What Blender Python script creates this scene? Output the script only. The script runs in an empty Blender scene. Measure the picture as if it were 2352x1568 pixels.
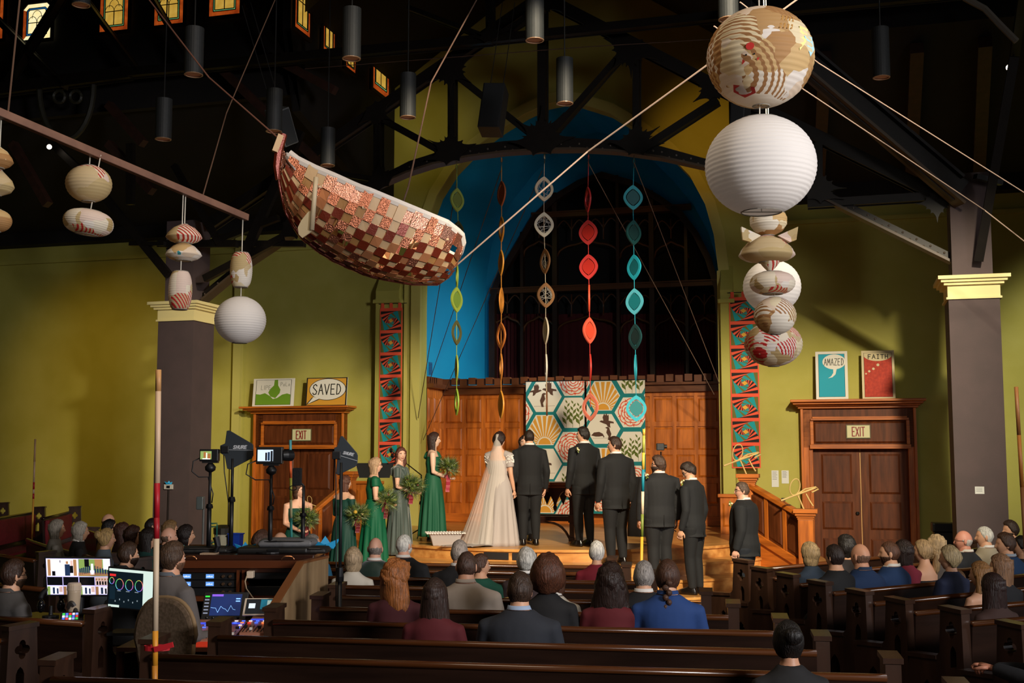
import bpy, math, random
from math import sin, cos, tan, atan, atan2, pi, radians, sqrt, exp, hypot
from mathutils import Vector, Matrix, noise
from mathutils.geometry import tessellate_polygon
random.seed(7)
SC = bpy.context.scene
COL = SC.collection
# ---------------------------------------------------------------- camera, world, lights, exposure
FPX = 2700.0; CAMH = 2.1; PITCH = atan(263 / 2700)
cam = bpy.data.cameras.new('camera'); camo = bpy.data.objects.new('camera', cam); COL.objects.link(camo)
camo.location = (0, 0, CAMH); camo.rotation_euler = (pi / 2 + PITCH, 0, 0)
cam.sensor_width = 36; cam.lens = FPX / 2352 * 36; cam.clip_end = 200; cam.clip_start = .05
SC.camera = camo
SC.view_settings.view_transform = 'Standard'; SC.view_settings.look = 'None'
SC.view_settings.gamma = 1; SC.view_settings.use_curve_mapping = False
SC.view_settings.exposure = 0.0
wd = bpy.data.worlds.new('world'); SC.world = wd; wd.use_nodes = True
wd.node_tree.nodes['Background'].inputs[0].default_value = (.75, .85, 1, 1)
wd.node_tree.nodes['Background'].inputs[1].default_value = .0
SC.cycles.max_bounces = 6; SC.cycles.transparent_max_bounces = 8
SC.cycles.sample_clamp_indirect = 4.0; SC.cycles.use_denoising = True

TH = radians(15.7); CT, ST = cos(TH), sin(TH)
def W(s, d, z=0.0):                     # church frame (s along the front wall, d towards it) -> world
    return Vector((s * CT + d * ST, -s * ST + d * CT, z))
CH = Matrix(((CT, ST, 0, 0), (-ST, CT, 0, 0), (0, 0, 1, 0), (0, 0, 0, 1)))
def ray(x, y):
    u = (x - 1176) / FPX; v = (784 - y) / FPX
    return Vector((u, cos(PITCH) - v * sin(PITCH), sin(PITCH) + v * cos(PITCH)))
CAM = Vector((0, 0, CAMH))
def at(x, y, Y):
    r = ray(x, y); return CAM + r * (Y / r.y)
def onz(x, y, z):
    r = ray(x, y); return CAM + r * ((z - CAMH) / r.z)
def wsz(x, y, d):                       # pixel on the church plane at distance d -> (s, z)
    r = ray(x, y); t = d / (r.x * ST + r.y * CT); p = CAM + r * t
    return (p.x * CT - p.y * ST, p.z)

def lamp(kind, name, loc, target, energy, col, size=1.0, size2=None, spot=60, blend=.6):
    l = bpy.data.lights.new(name, kind); o = bpy.data.objects.new(name, l); COL.objects.link(o)
    o.location = loc; l.energy = energy; l.color = col
    if kind == 'AREA':
        l.size = size
        if size2: l.shape = 'RECTANGLE'; l.size_y = size2
    elif kind == 'SPOT':
        l.spot_size = radians(spot); l.spot_blend = blend; l.shadow_soft_size = size
    else:
        l.shadow_soft_size = size
    if target is not None:
        o.rotation_euler = (Vector(target) - Vector(loc)).to_track_quat('-Z', 'Y').to_euler()
    return o
lamp('SPOT', 'stage_key_spot', W(3.2, 4, 8.8), W(-5, 21, 2.2), 14500, (1, .86, .62), .35, spot=50, blend=.6)
lamp('AREA', 'lantern_fill_light', W(8.5, .5, 5.2), W(-4, 8.5, 3.2), 340, (.98, .95, .95), 2.6, 2.2).data.spread = radians(84)  # added soft fill for the lanterns, floating inside the hall, no window there
lamp('AREA', 'side_window_light', W(11.4, 12.0, 3.4), W(-2, 11, 1.0), 70, (.95, .95, 1), 2.6, 1.8).data.spread = radians(120)
lamp('AREA', 'rear_fill_light', W(0, -12, 6.5), W(-4, 15, 2), 80, (1, .95, .88), 9, 4)  # added flat fill from behind the camera for guests, lanterns and boat
lamp('SPOT', 'stage_spot', W(-3, 7.5, 8.8), W(-4.6, 19.4, .5), 900, (1, .76, .5), .25, spot=30, blend=.7)
lamp('AREA', 'house_light', W(-3, 5.5, 8.2), W(-3.2, 8.6, 0), 130, (1, .8, .58), 4, 3)
lamp('SPOT', 'wall_lamp', W(-16.5, 15, 7.5), W(-15.2, 22.4, 2.7), 820, (1, .66, .14), .4, spot=54, blend=1)
lamp('SPOT', 'gable_lamp', W(-2.5, 19.5, 8.2), W(-2.3, 22.4, 8.1), 85, (1, .55, .1), .2, spot=60, blend=1)
lamp('SPOT', 'gable_lamp_left', W(-8.2, 19.5, 9.0), W(-8.2, 22.4, 8.6), 45, (1, .8, .18), .2, spot=60, blend=1)
lamp('SPOT', 'chancel_lamp', W(-4.2, 23.0, 4.4), W(-8.2, 24.2, 4.2), 380, (.85, .95, 1), .3, spot=70, blend=1)

lamp('SPOT', 'right_wall_fill', W(2.9, 12.5, 6.8), W(4.6, 22.4, 2.8), 2800, (1, .95, .78), .3, spot=34, blend=.7)  # added spot brightening the wall right of the pillar, no fixture there


# ---------------------------------------------------------------- materials
def lin(c):
    if isinstance(c, str):
        c = c.lstrip('#'); c = [int(c[i:i + 2], 16) / 255 for i in (0, 2, 4)]
    return tuple(x / 12.92 if x <= .04045 else ((x + .055) / 1.055) ** 2.4 for x in c)
_mats = {}
def mat(name, col, rough=.6, metal=0, col2=None, scale=(8, 8, 8), bump=0, bscale=None, detail=4, spec=.5, emit=0,
        trans=0, sheen=0, coat=0, lo=.35, hi=.65):
    if name in _mats: return _mats[name]
    m = bpy.data.materials.new(name); m.use_nodes = True; _mats[name] = m
    nt = m.node_tree; b = nt.nodes['Principled BSDF']; L = nt.links
    c = lin(col); b.inputs['Base Color'].default_value = (*c, 1)
    b.inputs['Roughness'].default_value = rough; b.inputs['Metallic'].default_value = metal
    b.inputs['Specular IOR Level'].default_value = spec
    if coat: b.inputs['Coat Weight'].default_value = coat; b.inputs['Coat Roughness'].default_value = .15
    if sheen: b.inputs['Sheen Weight'].default_value = sheen
    if emit:
        b.inputs['Emission Color'].default_value = (*c, 1); b.inputs['Emission Strength'].default_value = emit
    if col2 or bump:
        tc = nt.nodes.new('ShaderNodeTexCoord'); mp = nt.nodes.new('ShaderNodeMapping'); nz = nt.nodes.new('ShaderNodeTexNoise')
        mp.inputs['Scale'].default_value = scale; nz.inputs['Scale'].default_value = 1; nz.inputs['Detail'].default_value = detail
        L.new(tc.outputs['Object'], mp.inputs[0]); L.new(mp.outputs[0], nz.inputs['Vector'])
        if col2:
            r = nt.nodes.new('ShaderNodeValToRGB'); r.color_ramp.elements[0].position = lo; r.color_ramp.elements[1].position = hi
            r.color_ramp.elements[0].color = (*c, 1); r.color_ramp.elements[1].color = (*lin(col2), 1)
            L.new(nz.outputs['Fac'], r.inputs[0]); L.new(r.outputs[0], b.inputs['Base Color'])
        if bump:
            n2 = nz
            if bscale:
                mp2 = nt.nodes.new('ShaderNodeMapping'); n2 = nt.nodes.new('ShaderNodeTexNoise'); mp2.inputs['Scale'].default_value = bscale
                n2.inputs['Scale'].default_value = 1; L.new(tc.outputs['Object'], mp2.inputs[0]); L.new(mp2.outputs[0], n2.inputs['Vector'])
            bp = nt.nodes.new('ShaderNodeBump'); bp.inputs['Strength'].default_value = bump; bp.inputs['Distance'].default_value = .02
            L.new(n2.outputs['Fac'], bp.inputs['Height']); L.new(bp.outputs[0], b.inputs['Normal'])
    if trans:
        t = nt.nodes.new('ShaderNodeBsdfTransparent'); mx = nt.nodes.new('ShaderNodeMixShader'); mx.inputs[0].default_value = 1 - trans
        L.new(t.outputs[0], mx.inputs[1]); L.new(b.outputs[0], mx.inputs[2]); L.new(mx.outputs[0], nt.nodes['Material Output'].inputs[0])
    return m

# ---------------------------------------------------------------- mesh builder
class MB:
    def __init__(s): s.v = []; s.f = []; s.m = []; s.M = None; s.mi = 0
    def add(s, vs, fs, mi=None, M=None):
        b = len(s.v); M = M if M is not None else s.M
        s.v += [tuple(M @ Vector(p)) for p in vs] if M is not None else [tuple(p) for p in vs]
        s.f += [tuple(i + b for i in f) for f in fs]; s.m += [s.mi if mi is None else mi] * len(fs); return s
    def box(s, c, d, mi=None, M=None):
        x, y, z = c; a, b, e = d[0] / 2, d[1] / 2, d[2] / 2
        return s.add([(x + i * a, y + j * b, z + k * e) for i in (-1, 1) for j in (-1, 1) for k in (-1, 1)],
              [(0, 1, 3, 2), (4, 6, 7, 5), (0, 4, 5, 1), (2, 3, 7, 6), (0, 2, 6, 4), (1, 5, 7, 3)], mi, M)
    def b2(s, lo, hi, mi=None, M=None):
        return s.box([(a + b) / 2 for a, b in zip(lo, hi)], [abs(b - a) for a, b in zip(lo, hi)], mi, M)
    def bar(s, p, q, w, h, up=(0, 0, 1), mi=None):      # beam from p to q, w across, h along up
        p, q = Vector(p), Vector(q); t = (q - p).normalized(); x = t.cross(Vector(up))
        if x.length < 1e-4: x = t.cross(Vector((1, 0, 0)))
        x.normalize(); y = x.cross(t); x = x * w / 2; y = y * h / 2
        vs = [a + i * x + j * y for a in (p, q) for i, j in ((-1, -1), (1, -1), (1, 1), (-1, 1))]
        return s.add(vs, [(0, 1, 2, 3), (7, 6, 5, 4), (0, 4, 5, 1), (1, 5, 6, 2), (2, 6, 7, 3), (3, 7, 4, 0)], mi)
    def rings(s, rs, mi=None, cap=True, closed=True, flip=False):
        n = len(rs[0]); vs = [p for r in rs for p in r]; fs = []
        for i in range(len(rs) - 1):
            for j in range(n if closed else n - 1):
                a, b = i * n + j, i * n + (j + 1) % n
                fs.append((a, b, b + n, a + n))
        if cap and closed: fs += [tuple(range(n))[::-1], tuple(range((len(rs) - 1) * n, len(rs) * n))]
        if flip: fs = [f[::-1] for f in fs]
        return s.add(vs, fs, mi)
    def tube(s, pts, r, n=8, mi=None, cap=True, up=(0, 0, 1)):   # r: radius or list of radius / (rx, ry)
        pts = [Vector(p) for p in pts]; rs = []
        if not isinstance(r, (list, tuple)): r = [r] * len(pts)
        px = None
        for i, p in enumerate(pts):
            t = (pts[min(i + 1, len(pts) - 1)] - pts[max(i - 1, 0)]).normalized()
            x = (Vector(up).cross(t) if px is None else px - t * px.dot(t))
            if x.length < 1e-3: x = Vector((1, 0, 0)) - t * t.x
            if x.length < 1e-3: x = Vector((0, 1, 0)) - t * t.y
            x.normalize(); px = x; y = t.cross(x)
            rx, ry = r[i] if isinstance(r[i], (list, tuple)) else (r[i], r[i])
            rs.append([p + x * (rx * cos(2 * pi * k / n)) + y * (ry * sin(2 * pi * k / n)) for k in range(n)])
        return s.rings(rs, mi, cap)
    def lathe(s, prof, c=(0, 0, 0), n=16, mi=None, cap=True, sx=1, sy=1):
        return s.rings([[(c[0] + sx * r * cos(2 * pi * k / n), c[1] + sy * r * sin(2 * pi * k / n), c[2] + z) for k in range(n)] for r, z in prof], mi, cap)
    def ell(s, c, r, n=10, m=7, mi=None, M=None):
        rs = []
        for i in range(m + 1):
            a = -pi / 2 + pi * i / m; cr = max(cos(a), .02)
            rs.append([(c[0] + r[0] * cr * cos(2 * pi * k / n), c[1] + r[1] * cr * sin(2 * pi * k / n), c[2] + r[2] * sin(a)) for k in range(n)])
        sv = s.M
        if M is not None: s.M = M
        s.rings(rs, mi); s.M = sv; return s
    def plate(s, loops, th, fr, mi=None):               # 2D loops (first outer, rest holes) extruded by th; fr = (origin, ex, ey)
        o, ex, ey = [Vector(q) for q in fr]; ez = ex.cross(ey).normalized() * th
        loops = [l for l in loops]; flat = [p for l in loops for p in l]; n = len(flat)
        tris = tessellate_polygon([[Vector((p[0], p[1], 0)) for p in l] for l in loops])
        vs = [o + ex * p[0] + ey * p[1] for p in flat]; vs += [v + ez for v in vs]; fs = []
        for t in tris:
            a, b, c = [flat[i] for i in t]
            if (b[0] - a[0]) * (c[1] - a[1]) - (b[1] - a[1]) * (c[0] - a[0]) < 0: t = t[::-1]
            fs.append(tuple(t)[::-1]); fs.append(tuple(i + n for i in t))
        k = 0
        for li, l in enumerate(loops):
            A = sum(l[i - 1][0] * l[i][1] - l[i][0] * l[i - 1][1] for i in range(len(l)))
            ccw = (A > 0) == (li == 0)
            for i in range(len(l)):
                a, b = k + i, k + (i + 1) % len(l)
                fs.append((a, b, b + n, a + n) if ccw else (b, a, a + n, b + n))
            k += len(l)
        return s.add(vs, fs, mi)
    def mesh(s, name, mats, smooth=False):
        me = bpy.data.meshes.new(name); me.from_pydata(s.v, [], s.f)
        for m in (mats if isinstance(mats, (list, tuple)) else [mats]): me.materials.append(m)
        if any(s.m): me.polygons.foreach_set('material_index', s.m)
        if smooth: me.polygons.foreach_set('use_smooth', [True] * len(me.polygons))
        me.update(); return me
    def obj(s, name, mats, parent=None, smooth=False, bev=0, world=False, center=False, **tags):
        if world and parent is not None:
            Mi = parent.matrix_basis.inverted(); q = parent.parent
            while q is not None: Mi = Mi @ q.matrix_basis.inverted() if False else (q.matrix_basis @ parent.matrix_basis).inverted(); q = q.parent
            s.v = [tuple(Mi @ Vector(p)) for p in s.v]
        off = None
        if center and s.v:
            xs, ys, zs = zip(*s.v); off = Vector(((min(xs) + max(xs)) / 2, (min(ys) + max(ys)) / 2, min(zs)))
            s.v = [(a - off.x, b - off.y, c - off.z) for a, b, c in s.v]
        o = bpy.data.objects.new(name, s.mesh(name, mats, smooth)); COL.objects.link(o)
        if off is not None: o.location = off
        if parent is not None: o.parent = parent
        if bev:
            b = o.modifiers.new('bevel', 'BEVEL'); b.width = bev; b.segments = 2; b.limit_method = 'ANGLE'; b.angle_limit = radians(40)
        for k, v in tags.items(): o[k] = v
        return o
def thing(name, label, cat, loc=(0, 0, 0), rz=0, group=None):
    o = bpy.data.objects.new(name, None); COL.objects.link(o); o.location = loc; o.rotation_euler = (0, 0, rz)
    o.empty_display_size = .1; o['label'] = label; o['category'] = cat
    if group: o['group'] = group
    o.matrix_basis  # evaluated lazily from loc / rot
    return o
def struct(mb, name, mats, parent=None, **k):
    o = mb.obj(name, mats, parent, **k)
    if parent is None: o['kind'] = 'structure'
    return o
def tagd(label, cat, group=None):
    d = {'label': label, 'category': cat}
    if group: d['group'] = group
    return d
def dup(root, loc, rz=None, label=None):
    r = root.copy(); COL.objects.link(r); r.location = loc
    if rz is not None: r.rotation_euler = (0, 0, rz)
    if label: r['label'] = label
    for ch in root.children:
        c = ch.copy(); COL.objects.link(c); c.parent = r
        for g in ch.children:
            e = g.copy(); COL.objects.link(e); e.parent = c
    return r
def lerp(a, b, t): return a + (b - a) * t
def interp(tab, x):
    if x <= tab[0][0]: return tab[0][1]
    for (a, va), (b, vb) in zip(tab, tab[1:]):
        if x <= b: return va + (vb - va) * (x - a) / (b - a)
    return tab[-1][1]
# stroke lettering: each letter a list of polylines in a 0..1 box
GLY = {'S': [[(.9, .85), (.6, 1), (.2, .9), (.1, .7), (.5, .5), (.9, .3), (.75, .05), (.3, 0), (.05, .15)]],
 'A': [[(0, 0), (.5, 1), (1, 0)], [(.2, .4), (.8, .4)]], 'V': [[(0, 1), (.5, 0), (1, 1)]],
 'E': [[(.9, 1), (.1, 1), (.1, 0), (.9, 0)], [(.1, .52), (.75, .52)]],
 'D': [[(.1, 0), (.1, 1), (.55, .95), (.9, .6), (.88, .35), (.55, .05), (.1, 0)]],
 'M': [[(0, 0), (.1, 1), (.5, .35), (.9, 1), (1, 0)]], 'Z': [[(.05, 1), (.95, 1), (.05, 0), (.95, 0)]],
 'F': [[(.9, 1), (.1, 1), (.1, 0)], [(.1, .52), (.7, .52)]], 'I': [[(.5, 0), (.5, 1)], [(.2, 1), (.8, 1)], [(.2, 0), (.8, 0)]],
 'i': [[(.5, 0), (.5, 1)]], 'T': [[(0, 1), (1, 1)], [(.5, 1), (.5, 0)]], 'H': [[(.1, 0), (.1, 1)], [(.9, 0), (.9, 1)], [(.1, .5), (.9, .5)]],
 'X': [[(0, 0), (1, 1)], [(0, 1), (1, 0)]], 'U': [[(.05, 1), (.08, .2), (.35, 0), (.65, 0), (.92, .2), (.95, 1)]],
 'R': [[(.1, 0), (.1, 1), (.7, 1), (.9, .8), (.85, .6), (.1, .48)], [(.5, .48), (.95, 0)]], 'o': [[(.5, .6), (.2, .4), (.3, .05), (.7, .05), (.8, .4), (.5, .6)]],
 'P': [[(.1, 0), (.1, 1), (.7, 1), (.9, .8), (.8, .55), (.1, .5)]], 'L': [[(.1, 1), (.1, 0), (.8, 0)]], 'Y': [[(0, 1), (.5, .5), (1, 1)], [(.5, .5), (.5, 0)]]}
def letters(mb, txt, fr, w, h, gap, sw, mi=0, th=.003, slant=0):
    o, ex, ey = [Vector(q) for q in fr]; x = 0; nz = ex.cross(ey).normalized(); kk = 0
    for ch in txt:
        ww = w * (.35 if ch == 'i' else 1)
        for pl in GLY.get(ch, []):
            P = [o + ex * (x + p[0] * ww + slant * p[1] * h) + ey * (p[1] * h) for p in pl]
            for a, b in zip(P, P[1:]):
                e = (b - a).normalized() * sw * .4
                kk += 1; mb.bar(a - e + nz * (.0004 * (kk % 5)), b + e + nz * (.0004 * (kk % 5)), sw, th, up=nz, mi=mi)
        x += ww + gap
    return x - gap

# ---------------------------------------------------------------- palette
WALLG = mat('olive_paint', '#ada64a', .8, col2='#b5ae56', scale=(1.5, 1.5, 1.5), bump=.08, bscale=(60, 60, 60))
WALLG2 = mat('olive_trim_paint', '#c2ba64', .7)
BLUE = mat('blue_paint', '#0290bd', .75, col2='#0398c4', scale=(1, 1, 1))
BROWNP = mat('brown_paint', '#4c3f3f', .75, col2='#524343', scale=(3, 3, 3), bump=.05, bscale=(70, 70, 70))
CREAM = mat('cream_paint', '#ecdc9c', .6)
OAK = mat('oak_upright', '#d07426', .38, col2='#a0541a', scale=(14, 14, 1.6), bump=.05, detail=6)  # the oak's own colours, grain running upright
OAKH = mat('oak_across', '#d07426', .38, col2='#a0541a', scale=(1.6, 1.6, 16), bump=.05, detail=6)
STAIR = mat('stair_oak', '#dda45c', .3, col2='#b5773a', scale=(2.2, 10, 9), bump=.03, detail=7)
DOORW = mat('door_oak', '#6c381a', .5, spec=.25, col2='#50270f', scale=(16, 16, 1.6), bump=.05, detail=6)
DARKW = mat('screen_oak', '#3a2112', .4, col2='#2a160b', scale=(10, 10, 1.5), bump=.05)
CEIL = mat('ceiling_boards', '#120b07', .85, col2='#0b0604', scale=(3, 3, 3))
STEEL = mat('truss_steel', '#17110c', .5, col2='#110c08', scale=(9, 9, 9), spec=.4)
CURT = mat('red_curtain', '#4a0a10', .9)
FLOORM = mat('floor_carpet', '#4a3228', .9, col2='#3e2a20', scale=(6, 6, 6))
DW = 22.4; DP = 18.0; SL, SR = -8.21, -2.24
def szp(x, y, d): return wsz(x, y, d)
FR = lambda d: (W(0, d), W(1, 0) - W(0, 0), Vector((0, 0, 1)))
def chb(lo, hi, mb, mi=None): mb.b2(lo, hi, mi, CH)
# floor
struct(MB().b2((-24, -3, -.2), (24, 34, 0)), 'floor', FLOORM)
# round stage with three steps, each with its own riser ledge
SCX, SCY = .9, 21.05
def disc(r, z0, z1, mb, mi=0, n=96):
    mb.lathe([(r, z0), (r, z1)], (SCX, SCY, 0), n, mi)
for i, (r, z) in enumerate(((5.0, .18), (4.5, .36), (4.0, .54))):
    mb = MB(); disc(r - .02, 0, z - .035, mb); disc(r, z - .035, z, mb)
    struct(mb, 'stage_step', STAIR)
st = MB(); disc(3.43, 0, .68, st); disc(3.46, .68, .72, st)
chb((-8.6, 21.3, .3), (-1.8, 26.4, .715), st)
stage = struct(st, 'stage_floor', STAIR)
g = MB()                                            # dark grilles in the stage front
for x0, x1 in ((1117, 1178), (1186, 1240)):
    for k in range(2):
        pass
    a0, a1 = [atan2(onz(x, 1258, .72).y - SCY, onz(x, 1258, .72).x - SCX) for x in (x0, x1)]
    N = 6
    pr = [(SCX + 3.442 * cos(lerp(a0, a1, i / N)), SCY + 3.442 * sin(lerp(a0, a1, i / N))) for i in range(N + 1)]
    g2 = MB(); g2.rings([[(x, y, .56) for x, y in pr], [(x, y, .665) for x, y in pr]], cap=False, closed=False)
    struct(g2, 'stage_grille', mat('grille_dark', '#1d1a1c', .6), stage)
# front wall with the arch
archpx = [(967, 700), (969, 620), (976, 560), (987, 500), (1005, 450), (1040, 395), (1095, 338), (1150, 297), (1205, 263), (1255, 240), (1290, 233),
          (1330, 238), (1400, 260), (1465, 300), (1530, 348), (1585, 405), (1620, 470), (1640, 540), (1650, 620), (1652, 700)]
arch = [szp(x, y, DW) for x, y in archpx]
hole = [(SL, .7)] + arch + [(SR, .7)]
GA, GB, GAP = -8.84, -1.6, -5.2
outer = [(-26, 0), (12, 0), (12, 6.8), (GB, 6.8), (GB, 9.9), (GAP, 12.3), (GA, 9.8), (GA, 6.8), (-26, 6.8)]
mb = MB(); mb.plate([outer, hole], -.35, FR(DW)); struct(mb, 'wall_front', WALLG)
def off(poly, w):
    out = []
    for i, p in enumerate(poly):
        a = poly[max(i - 1, 0)]; b = poly[min(i + 1, len(poly) - 1)]
        nx, ny = -(b[1] - a[1]), b[0] - a[0]; l = hypot(nx, ny) or 1
        out.append((p[0] + nx / l * w, p[1] + ny / l * w))
    return out
band = hole + off(hole, .2)[::-1]
struct(MB().plate([band], .05, FR(DW)), 'trim_arch', WALLG2)
# chancel vault and side walls, extruded from the arch
mb = MB(); ins = off(hole, .3)
mb.rings([[W(p[0], 22.75, p[1]) for p in ins], [W(p[0] + (.6 if p[0] < -5.2 else -.6) * min(1, abs(p[0] + 5.2) / 2.5), 25.85, p[1]) for p in ins]], cap=False, closed=False)
struct(mb, 'wall_chancel', BLUE)
# chancel back wall with the pointed screen opening
scr = [szp(x, y, 25.8) for x, y in ((1124, 880), (1124, 694), (1135, 650), (1153, 613), (1183, 563), (1219, 501), (1270, 450), (1328, 414), (1383, 395),
      (1452, 414), (1517, 450), (1568, 486), (1604, 533), (1634, 592), (1655, 660), (1660, 720), (1660, 880))]
mb = MB(); mb.plate([[(-9.5, .5), (-1, .5), (-1, 10.5), (-9.5, 10.5)], scr], -.2, FR(25.85)); struct(mb, 'wall_back', BLUE)
# tracery screen
scrn = thing('tracery_screen', 'dark carved wooden tracery screen filling the pointed arch above the panelling', 'screen', W(-5.2, 25.9, 3.6), -TH)
scrn['kind'] = 'thing'
MB().plate([scr], -.12, FR(26.3)).obj('backing', mat('screen_void', '#0c0706', .9), scrn, world=True)
bandp = scr + off(scr, -.14)[::-1]
MB().plate([bandp], .2, FR(25.95)).obj('arch_frame', DARKW, scrn, world=True)
def scrz(px, y): return szp(px, y, 25.95)
mull = [1201, 1277, 1423, 1501, 1581]
top = {1201: 540, 1277: 450, 1423: 410, 1501: 445, 1581: 505}
for x in mull:
    a, b = scrz(x, 880), scrz(x, top[x] - 6)
    w = .11 if x in (1277, 1501) else .07
    MB().b2((a[0] - w / 2, 25.84, a[1] - .3), (a[0] + w / 2, 26.02, b[1]), M=CH).obj('mullion', DARKW, scrn, world=True)
for y, x0, x1 in ((500, 1225, 1590), (672, 1130, 1660)):
    a, b = scrz(x0, y), scrz(x1, y)
    m2 = MB().b2((a[0], 25.78, a[1] - .05), (b[0], 26.02, a[1] + .05), M=CH)
    m2.b2((a[0], 25.74, a[1] + .05), (b[0], 26.02, a[1] + .08), M=CH)
    m2.obj('transom', mat('screen_oak_rail', '#5a3318', .35), scrn, world=True)
cols = [1130] + mull + [1655]
for y0 in (500, 672):
    tr = MB()
    for x0, x1 in zip(cols, cols[1:]):
        if y0 == 500 and (x0 < 1200 or x1 > 1600): continue
        (s0, z0), (s1, _) = scrz(x0, y0), scrz(x1, y0)
        n = max(2, round((s1 - s0) / .36)); wv = (s1 - s0) / n
        for k in range(n):                                   # small lancet arcade
            c0 = s0 + k * wv
            if k: tr.bar(W(c0, 25.93, z0 - .05), W(c0, 25.93, z0 - .55), .03, .03)
            pl = [(c0 + wv * (.5 + .5 * q), z0 - .3 + .22 * (1 - abs(q) ** 1.6)) for q in [i / 4 - 1 for i in range(9)]]
            tr.tube([W(p[0], 25.93, p[1]) for p in pl], .017, 5)
        pl = [(lerp(s0, s1, q), z0 - .95 + .38 * ((1 - abs(2 * q - 1)) ** .55 if abs(2 * q - 1) < .35 else .79 * sqrt(max(0, 1 - ((abs(2 * q - 1) - .3) / .7) ** 2)) )) for q in [i / 16 for i in range(17)]]
        tr.tube([W(p[0], 25.93, p[1]) for p in pl], .028, 6)
        tr.bar(W((s0 + s1) / 2, 25.93, z0 - .57), W((s0 + s1) / 2, 25.93, z0 - .5), .03, .03)
    tr.obj('tracery', mat('tracery_oak', '#5a3519', .35), scrn, world=True, smooth=True)
for x0, x1 in zip(cols, cols[1:]):                            # red curtain in each light
    (s0, z0), (s1, _) = scrz(x0, 690), scrz(x1, 690)
    n = 24; top_ = []; bot = []
    for i in range(n + 1):
        s = lerp(s0, s1, i / n); dd = 26.12 + .05 * sin(i * 2.1)
        top_.append(W(s, dd, z0 - .3)); bot.append(W(s, dd, 3.5))
    MB().rings([bot, top_], cap=False, closed=False).obj('curtain', CURT, scrn, world=True, smooth=True)
# panelled wainscot of the chancel
DPAN = 23.8
wain = thing('wood_wainscot', 'tall oak wainscot of square panels with a toothed top round the stage back', 'panelling', W(-5.2, DPAN, .72), -TH)
sA = szp(1020, 1047, DPAN)[0]; sB = szp(1665, 1047, DPAN)[0]; zt = szp(1300, 890, DPAN)[1]
MB().b2((sA - .3, DPAN, .72), (sB, DPAN + .12, zt), M=CH).obj('backing_board', OAK, wain, world=True)
ss = [Vector((W(SL, 22.6)[0], W(SL, 22.6)[1], 0)), W(sA, DPAN)]
def panel(mb_frame, q0, q1, z0, z1, nrm, t=.02):
    """one raised panel with sloped edges on the vertical plane q0-q1"""
    q0, q1, nrm = Vector(q0), Vector(q1), Vector(nrm)
    def P(u, z, o): p = q0.lerp(q1, u) + nrm * o; return (p.x, p.y, z)
    du = .035 / max((q1 - q0).length, .1); dz = .035
    vs = [P(0, z0, 0), P(1, z0, 0), P(1, z1, 0), P(0, z1, 0), P(du, z0 + dz, t), P(1 - du, z0 + dz, t), P(1 - du, z1 - dz, t), P(du, z1 - dz, t)]
    return mb_frame.add(vs, [(4, 5, 6, 7), (0, 1, 5, 4), (1, 2, 6, 5), (2, 3, 7, 6), (3, 0, 4, 7)])
nF = W(0, -1) - W(0, 0)
def grid(xs, ys, d, par, m, moul=None):
    for x0, x1 in xs:
        for y0, y1 in ys:
            s0, z1 = szp(x0, y0, d); s1, z0 = szp(x1, y1, d)
            panel(MB(), W(s0, d), W(s1, d), z0, z1, nF, .022).obj('panel', m, par, world=True)
def stiles(xs, ys, d, par, m, th=.03):
    mb = MB(); S = [szp(x, 1047, d)[0] for x in xs]; Z = [szp(1300, y, d)[1] for y in ys]
    return S, Z
lx = [(1025, 1062), (1071, 1106), (1116, 1151), (1160, 1195)]
rx = [(1503, 1546), (1554, 1596), (1604, 1650)]
mx = [(1212, 1250), (1260, 1300), (1310, 1350), (1360, 1400), (1410, 1450), (1460, 1494)]
ry = [(915, 971), (982, 1033), (1044, 1095), (1106, 1156)]
grid(lx + mx + rx, ry, DPAN - .012, wain, OAK)
fr = MB()                                               # frame between the panels
allx = lx + mx + rx
zz0 = .72
for i, (x0, x1) in enumerate(allx):
    nx = allx[i + 1][0] if i + 1 < len(allx) else 1664
    a = szp(x1, 1047, DPAN)[0]; b = szp(nx, 1047, DPAN)[0]
    fr.b2((a, DPAN - .03, .72), (b, DPAN, zt), M=CH)
fr.b2((sA, DPAN - .03, .72), (szp(1025, 1047, DPAN)[0], DPAN, zt), M=CH)
zs = [szp(1150, y, DPAN)[1] for pr in ry for y in pr]
bands = [(zs[0], zt), (zs[2], zs[1]), (zs[4], zs[3]), (zs[6], zs[5]), (.72, zs[7])]
for z0, z1 in bands: fr.b2((sA, DPAN - .031, z0), (sB, DPAN, z1), M=CH)
fr.obj('panel_frame', OAK, wain, world=True)
MB().b2((sA, DPAN - .06, .72), (sB, DPAN, .9), M=CH).obj('plinth', OAKH, wain, world=True)
cr = MB().b2((sA - .05, DPAN - .12, zt - .12), (sB, DPAN + .3, zt + .02), M=CH).b2((sA - .05, DPAN - .2, zt + .02), (sB, DPAN + .5, zt + .07), M=CH)
cr.obj('cornice', mat('oak_dark', '#6d3d1c', .35, col2='#55290f', scale=(2, 2, 14)), wain, world=True)
dk = mat('oak_tooth', '#6b3a1c', .4)
s = sA + .02; dm = MB().b2((0, 0, 0), (.15, .14, .14)).mesh('tooth', dk)
def place(me, name, parent, p, rz):
    o = bpy.data.objects.new(name, me); COL.objects.link(o); o.parent = parent
    Mw = Matrix.Translation(p) @ Matrix.Rotation(rz, 4, 'Z')
    Mp = Matrix.Translation(parent.location) @ parent.rotation_euler.to_matrix().to_4x4()
    L = Mp.inverted() @ Mw; o.location = L.translation; o.rotation_euler = L.to_euler(); return o
k = 0
while s < sB - .1:
    place(dm, 'tooth', wain, W(s, DPAN - .17, zt + .07 + .02 * (k % 2)), -TH); s += .19; k += 1
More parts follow.
